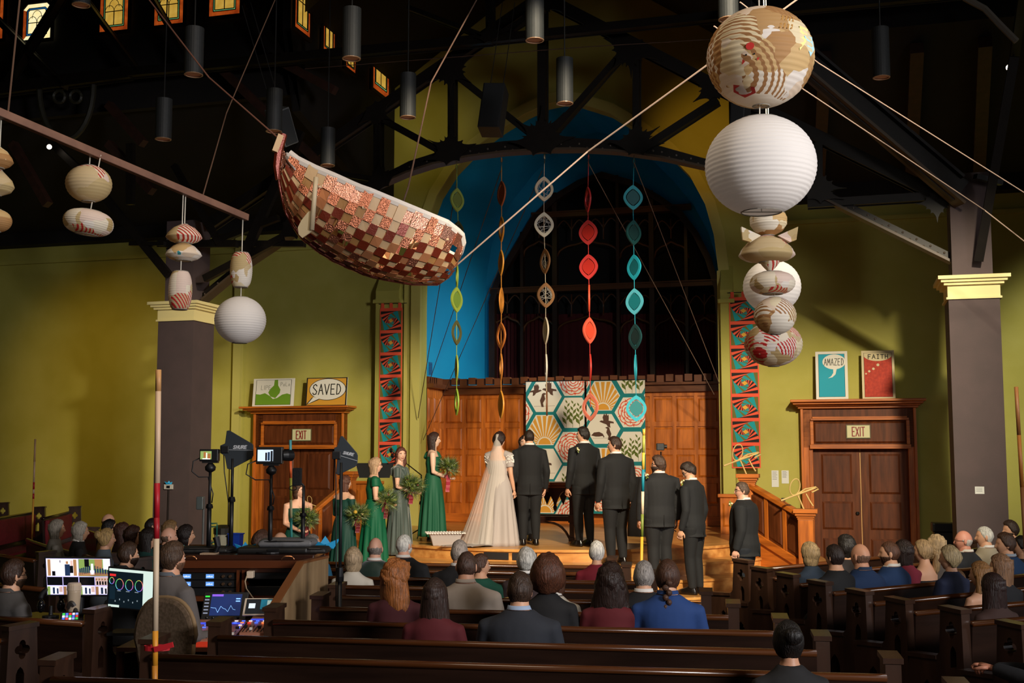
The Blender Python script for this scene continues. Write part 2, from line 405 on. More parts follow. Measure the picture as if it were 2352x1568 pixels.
# splayed side of the wainscot
p0 = W(SL + .0, 22.76); p1 = W(sA, DPAN)
nS = Vector((0, 0, 1)).cross(p1 - p0).normalized() * -1
if nS.x < 0: nS = -nS
sd = MB(); sd.add([(*p0.xy, .72), (*p1.xy, .72), (*p1.xy, zt), (*p0.xy, zt)], [(0, 1, 2, 3)])
q0, q1 = p0 - nS * .3, p1 - nS * .3
sd.add([(*p0.xy, zt), (*p1.xy, zt), (*q1.xy, zt), (*q0.xy, zt)], [(0, 1, 2, 3)])
sd.obj('side_board', OAK, wain, world=True)
for i in range(3):
    for z0, z1 in ((zs[1], zs[0]), (zs[3], zs[2]), (zs[5], zs[4]), (zs[7], zs[6])):
        a = p0.lerp(p1, i / 3 + .05); b = p0.lerp(p1, i / 3 + .28)
        panel(MB(), a, b, z0, z1, nS, .025).obj('panel', OAK, wain, world=True)
sc_ = MB(); d_ = (p1 - p0)
sc_.bar((*(p0 + nS * .04).xy, zt + .03), (*(p1 + nS * .04).xy, zt + .03), .2, .09).obj('side_cornice', mat('oak_dark', ''), wain, world=True)
for i in range(9):
    p = p0.lerp(p1, (i + .3) / 9.3) + nS * .02; place(dm, 'tooth', wain, Vector((p.x, p.y, zt + .08)), atan2(d_.y, d_.x))
# pilasters either side of the arch
for nm, xa, xb, ytop in (('trim_1', 872, 925, 700), ('trim_2', 1664, 1692, 700)):
    mb = MB(); s0 = szp(xa, 1047, DW)[0]; s1 = szp(xb, 1047, DW)[0]; zc = szp((xa + xb) / 2, 700, DW)[1]
    mb.b2((s0, DW - .3, 0), (s1, DW, zc), M=CH)
    mb.b2((s0 - .04, DW - .36, zc), (s1 + .04, DW, zc + .07), M=CH)
    mb.b2((s0, DW - .3, zc + .07), (s1, DW, zc + .25), M=CH)
    a = [(s0, DW - .3, zc + .25), (s1, DW - .3, zc + .25), (s1, DW, zc + .25), (s0, DW, zc + .25), (s0, DW, zc + .75), (s1, DW, zc + .75)]
    mb.add(a, [(0, 1, 5, 4), (0, 4, 3), (1, 2, 5)], M=CH)
    struct(mb, nm, WALLG)
for nm, xa, xb, dd in (('trim_3', 930, 938, .12), ('trim_4', 945, 966, .1), ('trim_5', 536, 553, .12), ('trim_6', 1655, 1662, .1)):
    s0 = szp(xa, 1047, DW)[0]; s1 = szp(xb, 1047, DW)[0]
    struct(MB().b2((s0, DW - dd, 0), (s1, DW, 6.8 if 'trim_5' == nm else 5.6), M=CH), nm, WALLG2 if nm != 'trim_5' else WALLG2)
# picture-rail line and wall plate
for nm, s0, s1 in (('trim_7', -26, -8.9), ('trim_8', -1.5, 12)):
    struct(MB().b2((s0, DW - .07, 6.42), (s1, DW, 6.5), M=CH), nm, WALLG)
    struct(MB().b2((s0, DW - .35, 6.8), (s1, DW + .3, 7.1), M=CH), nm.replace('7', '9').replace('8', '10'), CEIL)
# side and rear walls of the hall
struct(MB().b2((-26.3, -14, 0), (-26, 22.4, 9), M=CH), 'wall_left', WALLG)
struct(MB().b2((12, -14, 0), (12.3, 22.4, 9), M=CH), 'wall_right', WALLG)
struct(MB().b2((-26, -14.3, 0), (12, -14, 9), M=CH), 'wall_rear', WALLG)
# ceilings: low roofs over the corners, walls of the lantern, gable roof of the chancel arm, flat roof over the crossing
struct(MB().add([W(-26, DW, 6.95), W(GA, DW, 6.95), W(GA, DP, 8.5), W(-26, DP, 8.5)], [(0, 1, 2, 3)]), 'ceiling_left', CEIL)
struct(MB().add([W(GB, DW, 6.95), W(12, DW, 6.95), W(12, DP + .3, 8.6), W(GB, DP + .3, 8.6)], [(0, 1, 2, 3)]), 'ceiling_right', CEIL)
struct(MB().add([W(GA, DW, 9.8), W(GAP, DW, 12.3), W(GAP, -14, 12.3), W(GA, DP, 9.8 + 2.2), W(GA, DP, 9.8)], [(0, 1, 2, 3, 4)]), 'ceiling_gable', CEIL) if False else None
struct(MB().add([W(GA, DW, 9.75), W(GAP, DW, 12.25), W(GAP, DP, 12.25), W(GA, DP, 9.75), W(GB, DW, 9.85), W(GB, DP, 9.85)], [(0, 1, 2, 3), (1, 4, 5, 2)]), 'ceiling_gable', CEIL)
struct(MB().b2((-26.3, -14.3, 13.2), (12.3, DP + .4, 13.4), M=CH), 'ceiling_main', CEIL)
struct(MB().b2((-26, 9.8, 7.35), (12, 10.2, 13.2), M=CH), 'unseen_light_baffle', CEIL)  # added out of view to keep the key light off the upper walls
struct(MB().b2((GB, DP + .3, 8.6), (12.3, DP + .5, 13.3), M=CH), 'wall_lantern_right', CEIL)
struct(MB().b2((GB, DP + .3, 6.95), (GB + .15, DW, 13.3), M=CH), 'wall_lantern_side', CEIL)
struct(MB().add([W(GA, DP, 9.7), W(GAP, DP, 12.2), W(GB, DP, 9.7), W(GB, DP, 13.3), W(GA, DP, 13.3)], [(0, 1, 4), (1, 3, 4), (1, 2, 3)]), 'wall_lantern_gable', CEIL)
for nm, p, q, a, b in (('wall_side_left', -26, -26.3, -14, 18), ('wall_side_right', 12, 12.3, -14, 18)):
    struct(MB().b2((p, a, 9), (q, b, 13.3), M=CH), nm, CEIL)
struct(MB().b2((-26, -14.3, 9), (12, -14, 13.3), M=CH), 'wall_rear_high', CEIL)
# stained-glass clerestory, walls with real openings
GLASSA = mat('amber_glass', '#e0b850', .3, col2='#c9a040', scale=(5, 5, 5), emit=0)
def glassmat(name, col, col2, e):
    m = bpy.data.materials.new(name); m.use_nodes = True; nt = m.node_tree; b = nt.nodes['Principled BSDF']
    tc = nt.nodes.new('ShaderNodeTexCoord'); nz = nt.nodes.new('ShaderNodeTexNoise'); r = nt.nodes.new('ShaderNodeValToRGB')
    nz.inputs['Scale'].default_value = 7; nz.inputs['Detail'].default_value = 5
    r.color_ramp.elements[0].color = (*lin(col), 1); r.color_ramp.elements[1].color = (*lin(col2), 1)
    r.color_ramp.elements[0].position = .35; r.color_ramp.elements[1].position = .65
    nt.links.new(tc.outputs['Object'], nz.inputs['Vector']); nt.links.new(nz.outputs['Fac'], r.inputs[0])
    nt.links.new(r.outputs[0], b.inputs['Emission Color']); b.inputs['Emission Strength'].default_value = e
    b.inputs['Base Color'].default_value = (*lin(col), 1); b.inputs['Roughness'].default_value = .3
    return m
GL = [glassmat('glass_amber', '#d9b04e', '#c79a3a', .75), glassmat('glass_rust', '#c2561c', '#8f3410', .7), glassmat('glass_green', '#7fb46a', '#4c9a7a', .7),
      glassmat('glass_pale', '#fff6c8', '#ffe9a0', 1.0), glassmat('glass_blue', '#2d7fc0', '#1f66a8', .8)]
LEAD = mat('lead_came', '#0c0a08', .6)
def window_geo(parent, w, h, pale=False):
    """stained-glass window: local x across, z up, facing -y"""
    bw = w * .14; cut = w * .16
    def olp(i): return [(-w / 2 + i, i), (w / 2 - i, i), (w / 2 - i, h - cut - i * .4), (w / 2 - cut - i * .4, h - i), (-w / 2 + cut + i * .4, h - i), (-w / 2 + i, h - cut - i * .4)]
    f = ((0, 0, 0), (1, 0, 0), (0, 0, 1))
    rim = olp(-.06); ins = olp(0)
    MB().plate([rim, ins], .035, ((0, 0, 0), (1, 0, 0), (0, 0, 1))).obj('frame', mat('window_wood', '#2a1c10' if not pale else '#b9a558', .6), parent)
    o, n_ = olp(0), olp(bw)
    for i in range(6):
        a, b, c, d = o[i], o[(i + 1) % 6], n_[(i + 1) % 6], n_[i]
        m_ = (GL[3] if i in (1, 2, 3, 4, 5) else GL[3]) if pale else (GL[1] if i in (0, 1, 5) else GL[2] if i in (2, 4) else GL[0])
        if pale and i == 5: m_ = GL[1]
        MB().add([(a[0], -.015, a[1]), (b[0], -.015, b[1]), (c[0], -.015, c[1]), (d[0], -.015, d[1])], [(0, 1, 2, 3)]).obj('border_pane', m_, parent)
    n2 = olp(bw * 1.35)
    for i in range(6):
        a, b, c, d = n_[i], n_[(i + 1) % 6], n2[(i + 1) % 6], n2[i]
        MB().add([(a[0], -.015, a[1]), (b[0], -.015, b[1]), (c[0], -.015, c[1]), (d[0], -.015, d[1])], [(0, 1, 2, 3)]).obj('inner_border_pane', GL[4] if pale else GL[2], parent)
    x0, x1 = n2[0][0], n2[1][0]; z0 = n2[0][1]; zm = z0 + h * .3; z1 = n2[3][1]
    core = GL[3] if pale else GL[0]
    for q0, q1, r0, r1 in ((x0, 0, z0, zm), (0, x1, z0, zm)):
        MB().add([(q0, -.015, r0), (q1, -.015, r0), (q1, -.015, r1), (q0, -.015, r1)], [(0, 1, 2, 3)]).obj('pane', core, parent)
    up = [(x0, zm), (x1, zm)] + [p for p in n2[2:]]
    MB().plate([up], .002, ((0, -.014, 0), (1, 0, 0), (0, 0, 1))).obj('upper_pane', core, parent)
    ld = MB(); fl = lambda p: (p[0], -.022, p[1])
    for lp in (o, n_, n2):
        for i in range(6): ld.bar(fl(lp[i]), fl(lp[(i + 1) % 6]), .012, .012)
    ld.bar(fl((x0, zm)), fl((x1, zm)), .012, .012); ld.bar(fl((0, z0)), fl((0, zm)), .012, .012)
    hw = (x1 - x0) / 2
    for cx, cz, r in ((-hw / 2, zm, hw * .5), (hw / 2, zm, hw * .5)):
        pl = [(cx - r * cos(t), cz + r * 1.25 * sin(t)) for t in [pi * i / 10 for i in range(11)]]
        ld.tube([fl(p) for p in pl], .006, 4)
    pl = [(-hw * .55 * cos(t), zm + r * .9 + hw * .75 * sin(t)) for t in [pi * i / 10 for i in range(11)]]
    ld.tube([fl(p) for p in pl], .006, 4)
    ld.obj('leading', LEAD, parent)
WA = [((x - 1176) / FPX, x) for x in (-18, 88, 265, 391, 519)]
def win_at(i, s, d, z, w, h, rz, pale=False):
    t = bpy.data.objects.new('window_%d' % i, None); COL.objects.link(t); t['kind'] = 'structure'
    t.location = W(s, d, z); t.rotation_euler = (0, 0, rz); t.empty_display_size = .1
    window_geo(t, w, h, pale); return t
rects = []
for i, (x, yb, w_) in enumerate(((-22, 95, 82), (88, 93, 80), (265, 74, 79), (391, 59, 80), (519, 38, 84))):
    s, z = szp(x, yb, DP); Y = W(s, DP).y; w = w_ / FPX * Y * .98
    win_at(i + 1, s, DP - .04, z, w, w * 1.45 if x != 88 else w * 1.12, -TH, x == 88)
    hh = w * 1.45 if x != 88 else w * 1.12
    rects.append([(s - w / 2 - .03, z - .03), (s + w / 2 + .03, z - .03), (s + w / 2 + .03, z + hh + .03), (s - w / 2 - .03, z + hh + .03)])
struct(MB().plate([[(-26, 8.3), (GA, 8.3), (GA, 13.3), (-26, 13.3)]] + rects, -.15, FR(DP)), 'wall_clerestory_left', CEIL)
rects = []
def onS(x, y, s0):
    r = ray(x, y); t = s0 / (r.x * CT - r.y * ST); p = CAM + r * t; return (p.x * ST + p.y * CT, p.z)
for i, (xa, xb, yb) in enumerate(((669, 705, 72), (735, 762, 112), (787, 810, 172), (849, 887, 226))):
    da, _ = onS(xa, yb, GA); db, _ = onS(xb, yb, GA); z = 9.35; w = db - da
    hh = 1.35
    win_at(i + 6, GA + .04, (da + db) / 2, z, w, hh, -TH + pi / 2)
    rects.append([(da - .03, z - .03), (db + .03, z - .03), (db + .03, z + hh + .03), (da - .03, z + hh + .03)])
fB = (W(GA, 0), W(0, 1) - W(0, 0), Vector((0, 0, 1)))
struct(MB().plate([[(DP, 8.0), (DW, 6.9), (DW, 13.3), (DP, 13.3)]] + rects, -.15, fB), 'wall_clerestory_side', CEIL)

# ---------------------------------------------------------------- pillars
def pillar(n, x, label):
    s, _ = szp(x, 1047, DP); _, zc = szp(x, 645 if n == 2 else 703, DP)
    w = .34
    t = MB().b2((s - w, DP - w, 0), (s + w, DP + w, zc - .12), M=CH)
    t.b2((s - w + .07, DP - w + .07, zc - .12), (s + w - .07, DP + w - .07, 6.15), M=CH)
    o = struct(t, 'pillar_%d' % n, BROWNP)
    c = MB()
    for a, z0, z1 in ((.0, -.3, -.27), (-.02, -.27, -.1), (.03, -.1, -.06), (.07, -.06, -.02), (.11, -.02, .03)):
        c.b2((s - w - .03 - a, DP - w - .03 - a, zc + z0), (s + w + .03 + a, DP + w + .03 + a, zc + z1), M=CH)
    c.obj('capital', CREAM, o, world=True)
    return o
pillar(1, 420, ''); pillar(2, 2245, '')
# ---------------------------------------------------------------- doors
def door(n, xs, ys, exitpx):
    (c0, c1, a0, a1, o0, o1) = xs; (yc0, yc1, yt0, yt1, yo) = ys
    sz = lambda x, y, d=DW: szp(x, y, d)
    d = bpy.data.objects.new('door_%d' % n, None); COL.objects.link(d); d['kind'] = 'structure'
    xm = (o0 + o1) / 2; sm, _ = sz(xm, 1047); d.location = W(sm, DW); d.rotation_euler = (0, 0, -TH); d.empty_display_size = .1
    S = lambda x: sz(x, 1047)[0]; Z = lambda y: sz(xm, y)[1]
    A0, A1, O0, O1 = S(a0), S(a1), S(o0), S(o1); zo = Z(yo); zc1 = Z(yc1); zc0 = Z(yc0)
    for p, q in ((A0, O0), (O1, A1)):
        m = MB().b2((p, DW - .16, 0), (q, DW, zc1), M=CH)
        m.b2((p if p == A0 else q - .05, DW - .2, 0), (p + .05 if p == A0 else q, DW, zc1), M=CH)
        m.b2((q - .07 if p == A0 else p, DW - .18, 0), (q if p == A0 else p + .07, DW, zo), M=CH)
        m.obj('casing', OAK, d, world=True, bev=.008)
    m = MB().b2((A0, DW - .16, zo), (A1, DW, zc1), M=CH); m.obj('header', DOORW, d, world=True)
    m = MB(); q0, q1 = O0 + .02, O1 - .02; za, zb = Z(yt1), Z(yt0)
    panel(m, W(q0, DW - .165), W(q1, DW - .165), za, zb, nF, .03); m.obj('transom_panel', DOORW, d, world=True)
    m = MB()
    for e, z0, z1 in ((.05, za - .1, za - .02), (.03, zb + .02, zb + .06), (.0, zb + .06, zb + .09)):
        m.b2((O0 - e, DW - .16 - .04 - e, z0), (O1 + e, DW - .1, z1), M=CH)
    for xx in (q0 - .03, q1 + .03): m.b2((xx - .03, DW - .2, za - .02), (xx + .03, DW - .1, zb + .02), M=CH)
    m.obj('transom_moulding', OAKH, d, world=True, bev=.006)
    m = MB(); e0 = .0; H_ = zc0 - zc1
    for f, z0, z1 in ((.25, 0, .25), (.45, .25, .45), (.75, .45, .7), (1, .7, 1)):
        ext = (A0 - S(c0)) * f
        m.b2((A0 - ext, DW - .16 - .3 * f, zc1 + H_ * z0), (A1 + ext, DW, zc1 + H_ * z1), M=CH)
    m.obj('cornice', OAKH, d, world=True, bev=.01)
    mid = (O0 + O1) / 2
    for p, q in ((O0, mid - .008), (mid + .008, O1)):
        lf = MB().b2((p, DW - .08, .02), (q, DW - .03, zo), M=CH).obj('door_leaf', DOORW, d, world=True)
        lf.matrix_basis
        for z0, z1 in ((.12, .62), (.78, 1.28), (1.42, zo - .12)):
            m = MB(); panel(m, W(p + .14, DW - .085), W(q - .14, DW - .085), z0, z1, nF, .02)
            m.obj('door_panel', mat('door_panel_oak', '#643216', .5, spec=.25, col2='#4a230e', scale=(14, 14, 1.8), detail=6), lf, world=True)
    if n == 1:
        MB().b2((mid - .008, DW - .06, .02), (mid + .008, DW - .05, zo), M=CH).obj('lit_gap', mat('gap_light_tone', '#d9a866', .5), d, world=True)  # pale strip: light in the gap between the leaves put into its colour
        MB().lathe([(.03, 0), (.035, .03), (.02, .05)], (0, 0, 0), 10).obj('door_lock', LEAD, d).location = (-.08, -.1, 1.05)
    # exit sign
    ex0, ex1, ey0, ey1 = exitpx; dd = DW - .2
    s0, z1 = szp(ex0, ey0, dd); s1, z0 = szp(ex1, ey1, dd)
    t = thing('exit_sign', 'cream EXIT sign with red letters above the %s double door' % ('right-hand' if n == 1 else 'left-hand'), 'sign', W((s0 + s1) / 2, dd, z0), -TH, 'exit signs')
    w, h = s1 - s0, z1 - z0
    MB().b2((-w / 2, -.03, 0), (w / 2, .012, h)).obj('sign_board', mat('sign_cream', '#d6d3a4', .5), t, bev=.006)
    MB().b2((-w / 2 - .012, -.02, -.012), (w / 2 + .012, .02, h + .012)).obj('sign_frame', mat('sign_frame', '#6b6a4a', .5), t)
    m = MB(); lw = w * .125; letters(m, 'EXiT', ((-w * .28, -.034, h * .14), (1, 0, 0), (0, 0, 1)), lw, h * .72, w * .045, w * .045)
    m.obj('lettering', mat('sign_red', '#8c1a1e', .5), t)
    return d
door(1, (1820, 2122, 1841, 2106, 1868, 2085), (918, 938, 968, 1018, 1027), (1945, 1998, 977, 1005))
door(2, (570, 811, 590, 797, 612, 777), (934, 950, 977, 1020, 1028), (673, 714, 986, 1011))
# ---------------------------------------------------------------- pictures leaning above the doors
PAPER = mat('art_white', '#e6e2d6', .7); INK = mat('art_ink', '#17140f', .7)
def board(name, label, px, d0, fills):
    x0, x1, y0, y1 = px; s0, z1 = szp(x0, y0, d0); s1, z0 = szp(x1, y1, d0); w, h = s1 - s0, z1 - z0
    t = thing(name, label, 'picture', W((s0 + s1) / 2, d0, z0), -TH, 'hand painted word pictures')
    t.rotation_euler = (radians(-6), 0, -TH)
    MB().b2((-w / 2, 0, 0), (w / 2, .03, h)).obj('board', PAPER, t, bev=.004)
    return t, w, h
def flat(t, name, loops, m, lay=1):
    return MB().plate(loops, .0012, ((0, -.001 - .0016 * lay, 0), (1, 0, 0), (0, 0, 1))).obj(name, m, t)
def circ(cx, cz, rx, rz, n=28, a0=0, a1=2 * pi): return [(cx + rx * cos(lerp(a0, a1, i / n)), cz + rz * sin(lerp(a0, a1, i / n))) for i in range(n)]
def rect(x0, z0, x1, z1): return [(x0, z0), (x1, z0), (x1, z1), (x0, z1)]
t, w, h = board('word_picture', 'turquoise picture reading AMAZED in a speech bubble, leaning over the right door', (1872, 1949, 806, 917), DW - .36, None)
flat(t, 'ink_outline', [rect(-w * .41, h * .055, w * .41, h * .945)], INK, 0)
flat(t, 'turquoise_field', [rect(-w * .4, h * .06, w * .4, h * .94)], mat('art_turq', '#12a0b8', .7), 1)
bub = [p for p in circ(w * .08, h * .78, w * .36, h * .155, 40)]; bub = [(min(p[0], w * .41), min(p[1], h * .94)) for p in bub]
flat(t, 'bubble', [bub], PAPER, 2)
flat(t, 'bubble_tail', [[(w * .05, h * .64), (w * .16, h * .63), (w * .12, h * .52), (w * .02, h * .46), (-w * .12, h * .44), (-w * .02, h * .48), (w * .05, h * .55)]], PAPER, 3)
m = MB(); letters(m, 'AMAZED', ((-w * .23, -.009, h * .71), (1, 0, 0), (0, 0, 1)), w * .078, h * .135, w * .028, w * .016, slant=.03); m.obj('lettering', INK, t)
t, w, h = board('word_picture', 'red picture reading FAITH in a thought bubble, leaning over the right door', (1978, 2057, 804, 915), DW - .36, None)
flat(t, 'cream_border', [rect(-w * .5, 0, w * .5, h)], mat('art_cream', '#d8c9a0', .7), 0)
flat(t, 'ink_outline', [rect(-w * .43, h * .035, w * .43, h * .955)], INK, 1)
flat(t, 'red_field', [rect(-w * .42, h * .04, w * .42, h * .95)], mat('art_red', '#c23a20', .7, col2='#a82c18', scale=(20, 20, 20)), 2)
bub = [(min(max(p[0], -w * .42), w * .42), min(p[1], h * .95)) for p in circ(0, h * .92, w * .44, h * .14, 40)]
flat(t, 'bubble', [bub], mat('art_cream', ''), 3)
for cx, cz, r in ((0, .7, .045), (-.14, .62, .04), (-.27, .57, .036), (-.37, .52, .026)): flat(t, 'bubble_dot', [circ(w * cx, h * cz, w * r, w * r, 16)], mat('art_cream', ''), 3)
m = MB(); letters(m, 'FAITH', ((-w * .3, -.009, h * .83), (1, 0, 0), (0, 0, 1)), w * .095, h * .085, w * .035, w * .022); m.obj('lettering', INK, t)
t, w, h = board('word_picture', 'yellow picture reading SAVED in a big speech bubble, leaning over the left door', (702, 795, 867, 931), DW - .36, None)
flat(t, 'ink_edge', [rect(-w * .5, 0, w * .5, h)], INK, 0)
flat(t, 'yellow_field', [rect(-w * .47, h * .03, w * .47, h * .97)], mat('art_yellow', '#d69b2e', .7), 1)
flat(t, 'bubble_outline', [circ(w * .03, h * .58, w * .45, h * .39, 44)], INK, 2)
flat(t, 'tail_outline', [[(-w * .49, h * .03), (-w * .34, h * .3), (-w * .16, h * .22)]], INK, 2)
flat(t, 'bubble', [circ(w * .03, h * .58, w * .435, h * .37, 44)], PAPER, 3)
flat(t, 'bubble_tail', [[(-w * .44, h * .07), (-w * .3, h * .32), (-w * .17, h * .25)]], PAPER, 4)
m = MB(); letters(m, 'SAVED', ((-w * .33, -.011, h * .4), (1, 0, 0), (0, 0, 1)), w * .11, h * .36, w * .035, w * .02); m.obj('lettering', INK, t)
t, w, h = board('word_picture', 'white and green picture of two faint speech bubbles, leaning over the left door', (580, 673, 869, 933), DW - .36, None)
gr = mat('art_green', '#6d9a1e', .7)
flat(t, 'ink_outline', [rect(-w * .43, h * .06, w * .43, h * .95)], INK, 0); flat(t, 'white_field', [rect(-w * .42, h * .07, w * .42, h * .94)], PAPER, 1)
flat(t, 'green_field', [[(-w * .42, h * .07), (w * .42, h * .07), (w * .42, h * .42), (w * .34, h * .46), (w * .22, h * .42), (w * .1, h * .3), (w * .0, h * .27), (-w * .08, h * .38), (-w * .2, h * .48), (-w * .32, h * .43), (-w * .42, h * .45)]], gr, 2)
flat(t, 'green_stem', [[(w * .02, h * .94), (w * .1, h * .94), (w * .11, h * .75), (w * .17, h * .6), (w * .16, h * .48), (w * .06, h * .3), (-w * .06, h * .36), (-w * .12, h * .5), (-w * .08, h * .62), (w * .01, h * .75)]], gr, 3)
pen = mat('art_pencil', '#8f8f86', .7)
m = MB(); letters(m, 'LiPE', ((-w * .3, -.01, h * .6), (1, 0, 0), (0, 0, 1)), w * .06, h * .15, w * .015, w * .006)
letters(m, 'PoLo', ((w * .17, -.01, h * .72), (1, 0, 0), (0, 0, 1)), w * .05, h * .13, w * .012, w * .006); m.obj('pencil_writing', pen, t)
# ---------------------------------------------------------------- wall papers, switch plates
def wallitem(name, label, cat, px, d, m, th=.01, group=None):
    s0, z1 = szp(px[0], px[2], d); s1, z0 = szp(px[1], px[3], d); w, h = s1 - s0, z1 - z0
    t = thing(name, label, cat, W((s0 + s1) / 2, d, z0), -TH, group)
    MB().b2((-w / 2, -th, 0), (w / 2, 0, h)).obj('sheet', m, t); return t, w, h
WPAPER = mat('sheet_white', '#d9dbd6', .7); GREYT = mat('print_grey', '#8d9090', .7)
for px, lb in (((1772, 1789, 1080, 1118), 'tall white notice sheet on the green wall beside the right door'), ((1795, 1812, 1080, 1110), 'shorter white notice sheet on the green wall beside the right door')):
    t, w, h = wallitem('notice', lb, 'paper', px, DW - .002, WPAPER, .004, 'wall notices')
    m = MB()
    for k in range(9 if h > .33 else 6): m.b2((-w * .38, -.006, h * (.9 - .09 * k)), (w * random.uniform(.15, .38), -.004, h * (.9 - .09 * k) + .008))
    m.obj('print_lines', GREYT, t)
t, w, h = wallitem('notice', 'small white notice sheet stuck on the brown right pillar', 'paper', (2239, 2261, 1117, 1134), DP - .342, WPAPER, .004)
m = MB()
for k in range(3): m.b2((-w * .38, -.006, h * (.75 - .2 * k)), (w * .3, -.004, h * (.75 - .2 * k) + .006))
m.obj('print_lines', GREYT, t)
t, w, h = wallitem('light_switch', 'dark switch plate low on the green wall beside the right door', 'switch', (1795, 1804, 1143, 1157), DW - .002, mat('plate_dark', '#2a1f18', .4), .012)
MB().b2((-.012, -.03, h / 2 - .02), (.012, -.012, h / 2 + .02)).obj('toggle', mat('toggle_white', '#ddd8c8', .4), t)
t, w, h = wallitem('wall_vent', 'small dark vent plate on the blue chancel wall', 'vent', (975, 989, 832, 862), 22.95, mat('vent_blue', '#0b5f92', .6), .01)
t.location = W(SL + .0, 22.95, szp(982, 862, 22.95)[1]); t.rotation_euler = (0, 0, -TH + radians(80))
m = MB()
for k in range(7): m.b2((-w * .4, -.016, h * (.1 + .12 * k)), (w * .4, -.01, h * (.1 + .12 * k) + .015))
m.obj('slats', mat('vent_slat', '#083f66', .6), t)
# ---------------------------------------------------------------- quilted banners on the pilasters
BO, BK, BT, BOL, BY = mat('quilt_orange', '#f0593a', .8), mat('quilt_black', '#1d1512', .8), mat('quilt_teal', '#0f9aa0', .8), mat('quilt_olive', '#6c6a2c', .8), mat('quilt_yellow', '#e9a93a', .8)
def banner(xa, xb, ya, yb, label, n):
    d = DW - .32; s0, z1 = szp(xa, ya, d); s1, _ = szp(xb, ya, d); _, z0 = szp((xa + xb) / 2, yb, d); w, h = s1 - s0, z1 - z0
    t = thing('quilt_banner', label, 'banner', W((s0 + s1) / 2, d, z0), -TH, 'spiral quilt banners')
    MB().b2((-w / 2 - .02, 0, -.02), (w / 2 + .02, .012, h)).obj('backing_cloth', BO, t)
    m = MB(); cell = h / n; f = lambda x, z: (x, -.003, z)
    for k in range(n):
        z = h - cell * (k + 1); bh = cell * .14
        m.add([f(-w / 2, z + cell - bh), f(w / 2, z + cell - bh + .05), f(w / 2, z + cell + .05 if k else z + cell), f(-w / 2, z + cell)], [(0, 1, 2, 3)], 0)
        sq = [(-w / 2, z), (w / 2, z), (w / 2, z + cell - bh), (-w / 2, z + cell - bh)]
        m.add([f(*p) for p in sq], [(0, 1, 2, 3)], 2)
        for r in range(11):                                    # twisted log-cabin rounds
            nx = []
            for i in range(4):
                a, b = sq[i], sq[(i + 1) % 4]; nx.append((lerp(a[0], b[0], .17), lerp(a[1], b[1], .17)))
            for i in range(4):
                a = sq[i]; p, q = nx[i - 1], nx[i]
                mi = (1 if r % 2 == 0 else 0) if i in (1, 3) else (2 if r % 3 else 3)
                y = -.0032 - .0003 * r
                m.add([(a[0], y, a[1]), (q[0], y, q[1]), (p[0], y, p[1])], [(0, 1, 2)], mi)
            sq = nx
        m.add([(p[0], -.0075, p[1]) for p in sq], [(0, 1, 2, 3)], 4)
    m.obj('patchwork', [BO, BK, BT, BOL, BY], t)
    for x in (-w * .42, 0, w * .42): MB().b2((x - .03, -.01, h), (x + .03, .02, h + .1)).obj('hanging_tab', BY if False else BO, t)
    MB().tube([(-w * .6, .005, h + .09), (w * .75, .005, h + .09)], .008, 6).obj('rod', LEAD, t)
banner(875, 922, 708, 1066, 'narrow spiral patchwork quilt banner on the pilaster left of the blue arch', 7)
banner(1677, 1737, 683, 1072, 'spiral patchwork quilt banner on the pilaster right of the arch, behind the lanterns', 7)
